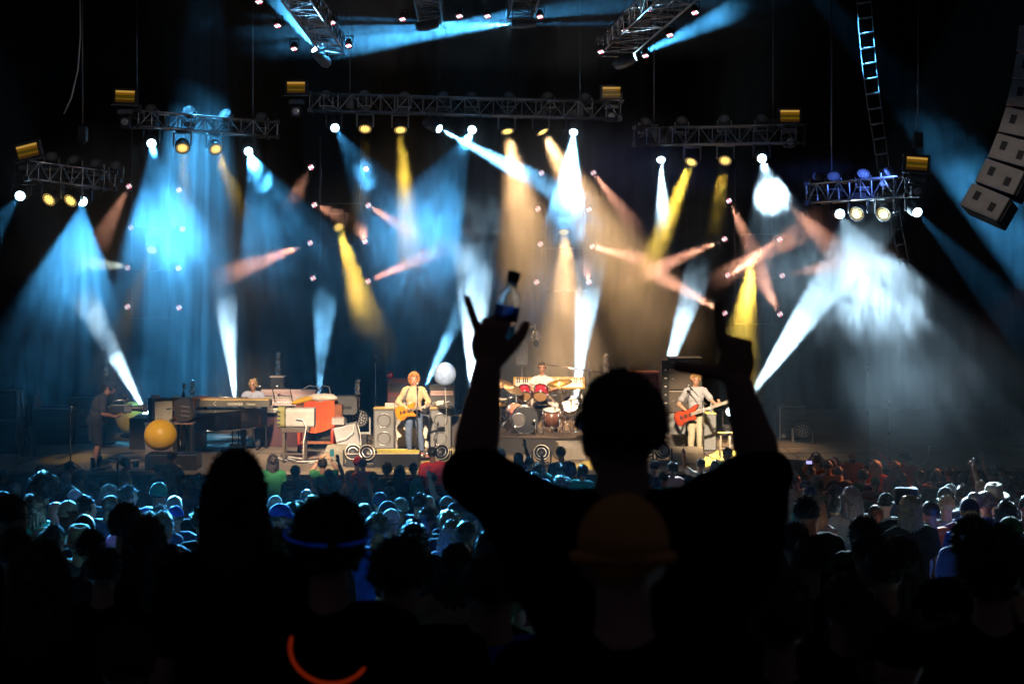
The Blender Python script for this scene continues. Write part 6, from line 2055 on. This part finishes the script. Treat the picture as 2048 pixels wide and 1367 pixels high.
# ------------------------------------------------------------------ the crowd
# head-top pixel, hair or hat, its colour, shirt colour, pose, turn in degrees, distance (0: from the slope), head width factor
CROWD = """
22 962 buzz grey charcoal stand 12
8 981 cap navy navy stand 0
80 955 afro darkbrown navy stand 0 18
84 992 wavy brown teal stand 10 16.5
56 987 capback cream charcoal stand -10
139 969 short black darkred stand 0
135 978 cap white charcoal stand 20 20
124 1000 bald grey tan stand 0
109 1003 capback cream olive stand 15 15
154 993 short black purple stand -60 15.2
204 990 buzz brown navy stand -10
217 972 curly grey charcoal stand -20
242 969 short black darkred stand -65 19
309 966 beanie teal blue stand -15 19
367 988 buzz grey black stand 0 17.6
339 1014 cap blue navy stand 0 16.5
299 1012 short darkbrown navy stand 0 16
268 1008 bald grey pink stand 0
275 1026 curly grey charcoal stand 0 14
312 1032 short grey navy stand 0 13.6
336 1026 short grey charcoal stand -10 13
183 1028 buzz darkbrown black stand 0 13
143 1023 wavy reddish charcoal stand -30 15
156 1056 panama cream charcoal stand 10 12.6
101 1050 short black white stand 0 12.6
298 1058 wavy blond olive slouch -50 12
26 994 short darkbrown black stand -40 9.8
232 1008 curly black black slouch 0 11.5
252 1034 wavy darkbrown black slouch 0 9
135 922 cap charcoal charcoal stand -50 31
250 914 ponytail darkbrown yellow stand -60 32
311 925 cap olive navy stand -30 30.8
343 900 short brown tan stand -20 32.6
364 960 buzz brown purple stand 0 25
339 974 short black darkred stand 0 23
76 931 short black navy slouch 0 31
157 940 curly darkbrown olive stand 0 30
12 938 short black charcoal arm_up_left -20 31
210 958 short darkbrown darkred slouch 0 27
290 950 curly darkbrown charcoal slouch 0 27
183 962 long darkbrown pink slouch 0 26
393 945 short black navy slouch 0 29
539 908 long darkbrown green slouch 25 31.5
599 931 short black charcoal stand 0 30
650 915 short darkbrown green phone 0 31.5
668 937 short black red arm_up 10 29.5
706 913 beanie red charcoal stand 0 32
731 915 short black orange stand 0 32
772 926 curly reddish charcoal stand 20 31
796 931 wavy black navy slouch 0 30.5
875 893 short black red slouch 0 32.8
838 924 short black darkred stand 0 31
573 961 beanie darkred navy stand 0 26
632 955 curly grey navy stand 0 27
677 958 curly darkbrown navy slouch 0 26
738 944 wavy brown darkred slouch 0 28.5
748 961 capback orange charcoal stand 0 26.5
846 958 wavy teal navy stand 0 26.5
888 953 short black navy slouch 0 27.5
861 946 short brown darkred slouch 0 28
612 978 buzz grey charcoal stand 0 21
559 993 beanie white navy stand 0 19
614 988 short blond white stand 0 19
602 1001 cap cream tan stand 10 17
568 1010 cap blue grey stand -60 15
582 1006 short black navy stand 0 15.8
760 987 beanie navy charcoal stand 0 20
823 983 short black navy stand -10 19
866 990 bald grey navy stand 0 19
796 996 short grey navy stand 0 18
764 1001 cap charcoal olive stand -45 17
795 1020 capback white blue stand 0 15.6
729 1004 buzz black charcoal stand 0 17
903 993 cap grey navy stand 0 19
907 1004 cap charcoal navy stand 0 17
840 1015 short brown charcoal stand 0 16
879 1022 curly blond navy stand 0 15
912 1020 buzz brown navy stand 0 15
893 1044 bob blond purple stand -20 13.5
747 1026 short grey blue stand 10 13
812 1047 short black black stand 0 11.6
856 1036 long black black stand 0 12.4
934 1040 buzz black charcoal stand 0 13
927 962 short darkbrown charcoal arm_up_left 10 22
790 972 long darkbrown charcoal arm_up_left 20 25
1030 905 long darkbrown purple arm_up 20 32.4
1068 912 short black navy stand 0 32
1074 928 curly darkbrown navy stand 0 30.5
1134 893 short black navy slouch 0 32.6
1124 927 short black teal arm_up_left -10 31
1155 930 curly darkbrown teal stand 0 30
1081 943 short grey navy stand 0 23
1116 945 curly grey charcoal stand 0 24
1127 953 curly grey navy stand 0 22
1040 944 short black navy stand 0 28
1303 920 short black navy slouch 0 31
1339 923 curly brown pink stand 0 31
1391 916 short brown white arm_up_left 0 31.6
1420 919 buzz black navy stand 0 31.4
1452 896 short black teal arm_up 20 32.5
1334 944 short black teal slouch 0 28.5
1305 948 short darkbrown navy slouch 0 28
1440 928 short grey teal stand 0 30.4
1330 978 cap white navy stand 0 21
1383 976 cap navy navy stand 0 20
1402 977 curly grey navy stand 0 20
1366 950 short black navy slouch 0 27
1572 909 long darkbrown darkred stand 0 32
1634 910 short reddish orange phone -10 32
1655 918 wavy brown white stand 20 31.5
1679 915 wavy reddish darkred stand 0 32
1667 921 short black tan stand 0 31
1752 921 bob blond orange stand 0 31.5
1797 923 wavy reddish darkred stand 0 31.2
1820 903 bucket charcoal red point 10 32.4
1685 932 short black charcoal stand 0 30.4
1623 932 short black navy stand 0 30.4
1723 938 curly darkbrown purple stand 0 29.5
1748 952 cap olive darkred stand 0 27.5
1647 952 curly grey tan stand 0 27
1602 948 short brown tan stand 0 28
1629 958 short brown olive stand -20 26
1784 960 short black navy slouch 0 26
1706 963 cap olive charcoal stand 0 24
1610 972 beanie navy teal stand 0 22
1669 971 cap charcoal charcoal stand 25 20
1721 971 long grey white slouch 0 17.5
1757 984 capback black charcoal stand -20 19
1800 979 pillbox charcoal black stand 0 15.5
1677 994 short black teal stand 0 18
1699 987 short grey navy stand 0 19
1597 995 curly blond olive stand 0 18
1613 999 wavy blond grey stand 0 17
1644 993 short black black stand 0 13
1750 1008 buzz brown white stand 0 17
1870 934 bald reddish navy stand 0 30
1911 934 short brown navy stand 10 30
1951 910 short black darkred stand 75 32
1994 935 short brown navy stand 40 30
2012 925 short darkbrown darkred arm_up_left 0 31.5
1839 940 short black darkred stand 0 29.5
1818 946 short darkbrown charcoal stand 0 28.5
1862 945 short black charcoal slouch 0 28.5
1930 945 long darkbrown navy slouch 0 28
2036 950 curly darkbrown darkred slouch 0 28
1889 968 cap white navy stand -40 21
1966 958 bald blue navy stand 0 21
2012 960 bald blue navy stand 0 21
1989 972 panama cream navy stand 0 18
1911 976 beanie charcoal navy stand 0 19
1938 972 curly brown charcoal stand 0 20
1822 973 capback grey charcoal stand 0 21
1942 983 buzz grey blue stand 0 17.6
1980 986 short grey navy stand 0 17.6
1900 991 short blond grey stand 0 18
1917 992 buzz black purple stand 0 17
2036 986 buzz black purple stand 0 16.4
1834 992 long blond black stand 0 15.2
1872 1002 buzz black orange stand 10 15.8
1954 999 capback navy blue stand 0 15
1999 1003 short black charcoal stand 0 14.6
1937 1024 short blond blue stand -20 13
2040 1034 cap green green stand 0 12.6
2022 955 long darkbrown white arm_up_left 0 21
1712 1034 buzz black black stand 0 12.5
1765 1040 curly black black stand 0 11
1700 1062 short darkbrown black slouch 0 9
1840 1075 long darkbrown black slouch 0 8.2
1620 1050 short black black slouch 0 10
1590 1075 short black black slouch 0 8.6
1770 1090 short black charcoal slouch 0 7.4
1965 1038 curly black black slouch 0 7.0
2030 1085 short black black slouch 0 6.4
1690 1150 short black black slouch 0 6.2
1880 1160 cap black black slouch 10 5.6
40 1060 short black black slouch 0 8.4
200 1100 short black black slouch 0 8.4
330 1090 long black black slouch 0 8.0
262 1090 wavy brown black slouch 0 10
210 1060 short black charcoal slouch 0 10
430 1010 short black black slouch 0 14
520 1020 short black black slouch 0 14
570 1060 curly olive olive slouch 0 11
1000 1020 short black black slouch 0 16
960 1060 short black olive slouch 0 11
905 1090 long black tan slouch 0 9
960 1140 short black black slouch 0 8
350 1160 short black black slouch 0 6.0
1560 1130 long black black slouch 0 6.4
1740 1200 short black black slouch 0 5.0
1990 1200 short black black slouch 0 4.8
"""
ZONES = [(150, 'below the left racks'), (270, 'below the camera operator'), (400, 'below the round yellow balloon'), (545, 'below the piano'), (700, 'below the orange organ'), (780, 'left of the guitarist'), (930, 'below the guitarist'),
         (1190, 'below the drum kit'), (1480, 'below the bass player'), (1700, 'beside the pointing hand'), (1850, 'below the right microphone stands'), (3000, 'by the right edge')]
HPHR = dict(short='short %s hair', buzz='cropped %s hair', curly='curly %s hair', afro='big round %s afro', long='long %s hair', wavy='wavy %s hair', bob='bobbed %s hair', ponytail='%s ponytail', cap='%s cap', capback='backwards %s cap',
            beanie='%s knit cap', panama='%s brimmed hat', bucket='%s bucket hat', pillbox='flat %s hat', bald='bald head')
PPHR = dict(arm_up=', right arm raised', arm_up_left=', left arm raised', point=', pointing up', phone=', both arms up')
rnd = random.Random(21)
people = []
for ln in CROWD.strip().splitlines():
    f = ln.split()
    px, py, hk, hc, sc, ps, tn = int(f[0]), int(f[1]), f[2], f[3], f[4], f[5], float(f[6])
    people.append([px, py, hk, hc, sc, ps, tn, float(f[7]) if len(f) > 7 else 0])
# further heads between those that stand out, row by row down the slope
taken = [(p[0], p[1]) for p in people]
rows = [(945, 29), (955, 27.4), (966, 23.5), (976, 20.8), (987, 18.8), (1000, 17), (1016, 15.2), (1035, 13.4), (1052, 11.6), (1070, 10), (1088, 8.6)]
for py0, D0 in rows:
    step = 0.55 * F / D0
    x = rnd.uniform(0, step)
    while x < 2048:
        py = py0 + rnd.uniform(-5, 5)
        hw = 0.30 * F / D0
        if not any(abs(x - a) < hw * 0.75 and abs(py - b) < hw * 0.55 for a, b in taken) and len(people) < 300 and not (1190 < x < 1340 and py0 > 985):
            hk = rnd.choice(['short'] * 5 + ['buzz', 'buzz', 'curly', 'long', 'wavy', 'cap', 'capback', 'bob', 'bald'])
            hc = rnd.choice(['black', 'darkbrown', 'darkbrown', 'brown', 'grey', 'blond']) if hk not in HATS else rnd.choice(['navy', 'charcoal', 'grey', 'cream', 'olive'])
            people.append([x, py, hk, hc, rnd.choice(['black', 'charcoal', 'navy', 'navy', 'grey', 'darkred', 'olive', 'teal', 'tan']), rnd.choice(['stand', 'slouch', 'slouch']), rnd.choice((rnd.uniform(-20, 20), rnd.uniform(-65, 65))), D0 + rnd.uniform(-.5, .5)])
            taken.append((x, py))
        x += step * rnd.uniform(0.7, 1.3)


def fit_distance(px, py, D):
    """distance on the slope where someone of ordinary height has the head top at this row"""
    best = None
    for k in range(60, 331):
        d = k / 10
        s = (CZ + (HOR - py) * d / F - ground_z(d)) / 1.775
        if 0.90 <= s <= 1.08:
            e = abs(d - D) if D else abs(s - 0.985) * 20
            if best is None or e < best[0]:
                best = (e, d)
    return best[1] if best and (not D or best[0] < 2.5) else (D or 15)


labels = {}
crowd = []
for px, py, hk, hc, sc, ps, tn, D in people:
    D = fit_distance(px, py, D)
    top = W(px, py, D)
    gz = ground_z(D)
    s = min(1.10, max(0.86, (top.z - gz) / 1.775))
    t = thing('person', None, 'person', (top.x, top.y, top.z - 1.775 * s), R(tn), 'people in the crowd')
    if abs(t.location.z - gz) < 0.02:
        t.location.z = gz
    w = s * rnd.uniform(0.97, 1.06)
    t.scale = (w, w, s)
    if D > 8:
        t.rotation_euler = (R(rnd.uniform(-3, 2)), R(rnd.uniform(-4, 4)), R(tn + rnd.uniform(-12, 12)))
    skin = SKINS[rnd.choice((0, 0, 0, 1, 1, 2))] if hk != 'bald' else SKINS[rnd.choice((0, 1))]
    b_, sh_, tr_, so_ = POSES[ps]
    slotlink('body', b_, skin, t)
    slotlink('shirt', sh_, clothmat(sc), t)
    slotlink('trousers', tr_, clothmat(rnd.choice(('navy', 'charcoal', 'black', 'tan'))), t)
    if hk != 'bald':
        slotlink('hat' if hk in HATS else 'hair', rnd.choice(HAIRS[hk]), clothmat(hc) if hk in HATS else hairmat(hc), t)
        if hk in HATS:
            slotlink('hair', HAIRS['buzz'][0], hairmat('darkbrown'), t)
    cw = {'darkbrown': 'dark', 'darkred': 'maroon'}
    nmh = HPHR[hk] % cw.get(hc, hc) if '%s' in HPHR[hk] else HPHR[hk]
    zone = [z for lim, z in ZONES if px < lim][0]
    row = 'front rows' if D > 25 else ('lit rows' if D > 12 else 'near rows')
    lab = '%s, %s shirt%s, %s %s' % (nmh, cw.get(sc, sc), PPHR.get(ps, ''), row, zone)
    labels.setdefault(lab, []).append((px, t))
    crowd.append(t)
ORD = ['first', 'second', 'third', 'fourth', 'fifth']
for lab, lst in labels.items():
    lst.sort(key=lambda q: q[0])
    for i, (_, t) in enumerate(lst):
        t['label'] = ('person with ' + lab) if len(lst) == 1 else ('%s from left, person with %s' % (ORD[i], lab))

# the bearded man in orange who faces the crowd from the pit
J = joints(head=(0, 0.04, 1.63), hf=(0.05, 0.95, -0.25), hu=(0, 0.25, 0.97))
p = W(1704, 897, 32.6)
player('bald bearded man in an orange shirt facing the crowd before the stage', (p.x, p.y, ground_z(32.6)), R(176), (p.z - ground_z(32.6)) / 1.765, J, clothmat('orange'), clothmat('navy'), SKINS[1], None, None, girth=1.2, beard='black', vox=0.012)
# things held up in the crowd
p = W(664, 905, 31.5)
tag(MB().box((0, 0, 0), (0.075, 0.012, 0.14)).build('phone', M('teal_phone_screen', (0.03, 0.1, 0.1), 0.2, emit=(0.1, 0.55, 0.55), strength=0.25)), 'small phone with a teal screen held up below the orange organ', 'phone').location = p
p = W(1618, 924, 32)
t = thing('phone', 'phone with a bright violet screen held up in the front rows at the right', 'phone', p)
MB().box((0, 0, 0), (0.13, 0.012, 0.075)).build('case', black, t)
MB().box((0, -0.008, 0), (0.115, 0.004, 0.062)).build('screen', M('violet_screen', (0.1, 0.1, 0.2), 0.2, emit=(0.5, 0.45, 1.0), strength=1.2), t)
t = thing('hand_fan', 'pink and grey paper fan held up beside the raised left arm', 'fan', W(917, 972, 21.8))
MB().box((-0.03, 0, 0.0), (0.06, 0.008, 0.26), Matrix.Rotation(R(-32), 3, 'Y')).build('pink_leaf', M('pink_paper', (0.75, 0.12, 0.30), 0.7), t)
MB().box((0.045, 0.004, 0.03), (0.05, 0.008, 0.24), Matrix.Rotation(R(-25), 3, 'Y')).build('grey_leaf', M('grey_paper', (0.3, 0.28, 0.32), 0.7), t)
t = thing('camera', 'small black camera held up by the woman in yellow', 'camera', W(272, 928, 31.8))
MB().box((0, 0, 0), (0.10, 0.14, 0.10)).build('body', black, t, bevel=0.01)
MB().cyl((0, 0.05, 0), (0, 0.16, 0), 0.035, None, 12).build('lens', black, t)
MB().box((0, 0, 0.06), (0.05, 0.06, 0.03)).build('flash', steel, t)
# ------------------------------------------------------------------ people close to the camera
D0 = 4.0
gz0 = ground_z(D0)
BX0 = (1265 - 1024) * D0 / F


def L0(px, py, y=0.0):
    """photograph pixel -> the tall man's own axes, y metres in front of him"""
    D = D0 + y
    return V(((px - 1024) * D / F - BX0, y, CZ + (HOR - py) * D / F - gz0))


hs = 1.18
J = joints(head=L0(1243, 868, 0.02), neck=L0(1240, 1030, -0.03), hf=(-0.30, 0.94, 0.12), hu=(0.0, -0.12, 0.99), hs=(hs, 0, 0), arm=(1.36, 0, 0), shL=L0(1108, 1052), elL=L0(945, 948, 0.13), wrL=L0(974, 735, 0.16),
           shR=L0(1392, 1050), elR=L0(1527, 948, 0.20), wrR=L0(1476, 768, 0.22), chest=(-0.01, 0, 1.33), pelvis=(-0.01, 0, 0.97))
man = thing('person', 'tall man in dark shirt and cap seen from behind with both arms raised', 'person', (BX0, D0, gz0))
FR[0] = 1.3
P = figure(J, girth=1.12, hR=dict(d=(-0.06, 0.05, 1), n=(0, 1, 0.0), side=1, curl=(0.03, 1.45, 1.5, 1.5), thumb=0.80, k=1.22, spread=0.02, tj=(-0.12, -0.10)),
           hL=dict(d=(0.08, 0.0, 1), n=(0, 1, 0.1), side=-1, curl=(0.9, 1.2, 1.35, 0.02), thumb=0.45, k=1.18, spread=0.34, tj=(0.25, 0.35)))
FR[0] = 1.0
link('body', grow(P, 'body', 0.0065, 0, 2), SKINS[1], man)
PS = list(P)
for s_, sx in (('R', 1), ('L', -1)):      # the loose shirt hangs from the raised arms
    a_ = lerp(J['sh' + s_], J['el' + s_], 0.8 if sx > 0 else 0.62)
    PS.append(('cap', a_ + V((0, 0, -0.04)), V((sx * (0.25 if sx > 0 else 0.15), 0.0, 1.36 if sx > 0 else 1.25)), 0.085 if sx > 0 else 0.05, 0.09, 'torso'))
link('shirt', dress(PS, 0.012, 0.95, False, -0.16, J, 0.02), clothmat('black'), man)
link('trousers', trousers(P, 0.014, J), clothmat('navy'), man)
link('shoes', shoes(P, 0.014), black, man)
put_hair(man, hair_mesh('short', seed=5, strands=900, res=(40, 28)), hairmat('darkbrown'), J)
cp = hair_mesh('cap', seed=5)
o_ = put_hair(man, cp, clothmat('charcoal'), J)
o_.name = 'cap'
# the bottle in his left hand
bt = thing('water_bottle', 'clear plastic bottle with dark cap held up in the left hand of the tall man', 'bottle', V((BX0, D0, gz0)) + L0(1000, 690, 0.20))
d = (L0(1026, 560, 0.20) - L0(1000, 690, 0.20)).normalized()
Lb = (L0(1026, 560, 0.20) - L0(1000, 690, 0.20)).length
bm_ = M('clear_bottle_plastic', (0.85, 0.92, 0.98), 0.03, 0, .05, 5, 0, spec=0.5, trans=1.0)
bm_.node_tree.nodes['Principled BSDF'].inputs['IOR'].default_value = 1.12
MB().lathe([(0.001, 0), (0.026, 0.0), (0.031, 0.012), (0.0315, 0.05), (0.0295, 0.055), (0.0315, 0.06), (0.0315, 0.115), (0.026, 0.138), (0.0145, 0.152), (0.0135, Lb), (0.011, Lb), (0.012, 0.15), (0.024, 0.136), (0.0295, 0.112), (0.0295, 0.012), (0.001, 0.006)], (0, 0, 0), d, 22).build('body', bm_, bt)
MB().lathe([(0.0165, Lb - 0.004), (0.017, Lb + 0.02), (0.015, Lb + 0.023), (0.001, Lb + 0.024)], (0, 0, 0), d, 16).build('cap', black, bt)
MB().lathe([(0.0325, 0.065), (0.0325, 0.105)], (0, 0, 0), d, 22).build('label', M('blue_bottle_streak', (0.05, 0.12, 0.5), 0.3, trans=0.85), bt)  # blue refraction streak put in as a coloured band


def near(label, px, py, D, hk, hc, sc, turn=0, pose_='slouch', wide=1.0, smax=1.1, strands=1400, seed=6):
    top = W(px, py, D)
    gz = ground_z(D)
    hm2 = hair_mesh(hk, seed=seed, strands=strands, res=(44, 30)) if hk != 'bald' else None
    s = min(smax, (top.z - gz) / 1.78)
    t = thing('person', label, 'person', (top.x, top.y, max(gz - 0.3, top.z - 1.78 * s)), R(turn), 'people close to the camera')
    t.scale = (s * wide, s * wide, s)
    b_, sh_, tr_, so_ = POSES[pose_]
    slotlink('body', b_, SKINS[0], t)
    slotlink('shirt', sh_, clothmat(sc), t)
    slotlink('trousers', tr_, clothmat('navy'), t)
    if hm2:
        slotlink('hair' if hk not in HATS else 'hat', hm2, hairmat(hc) if hk not in HATS else clothmat(hc), t)
    return t


near('tall silhouetted person with long dark hair left of the blue light ring', 470, 898, 4.25, 'long', 'darkbrown', 'black', 0, 'stand', wide=0.84)
near('person with long hair and a faint olive rim at the lower left edge', 78, 1080, 4.3, 'long', 'brown', 'black', -10, wide=0.95)
halo = near('dark person wearing the blue glowing ring and orange glowing necklace', 657, 1003, 4.1, 'curly', 'black', 'black', 0, wide=1.02)
near('person with round dark head right of the blue light ring', 800, 1074, 5.6, 'short', 'black', 'black', 0, wide=1.1)
near('person with dark head and blue shirt between the light ring wearer and the tall man', 990, 1106, 5.8, 'short', 'black', 'blue', 0, wide=1.08)
near('person in a brown knit cap directly in front of the camera, below the tall man', 1246, 1000, 2.95, 'beanie', 'knitbrown', 'black', 0, wide=1.12)
near('large dark head at the right edge, near the camera', 1985, 1062, 4.6, 'curly', 'black', 'black', 0, wide=1.0)
near('dark person below the raised pointing hand, near the camera', 1560, 1180, 4.4, 'short', 'black', 'black', 0, wide=1.0)
near('dark person in the lower right with broad shoulders', 1800, 1250, 3.8, 'cap', 'black', 'black', 20, wide=1.05)
near('dark person in the lower left corner below the long hair', 250, 1250, 3.6, 'short', 'black', 'black', 0, wide=1.0)
c = W(657, 1066, 4.1)
t = tag(MB().ring((0, 0, 0), (0.03, -0.10, 1), 0.112, 0.0036, 40, 8).build('glow_ring', M('blue_glow_stick', (0.0, 0.02, 0.1), 0.4, emit=(0.01, 0.10, 0.95), strength=0.045)), 'thin blue glowing ring worn round the head', 'glow ring')
t.location = c
c = W(660, 1296, 4.02)
t = tag(MB().ring((0, 0, 0), (0.20, -0.66, 0.72), 0.100, 0.0055, 40, 8).build('glow_necklace', M('orange_glow_stick', (0.1, 0.01, 0.0), 0.4, emit=(1.0, 0.07, 0.012), strength=0.10)), 'orange red glowing necklace round the neck of the ring wearer', 'glow necklace')
t.location = c
t.scale = (1, 1, 1)
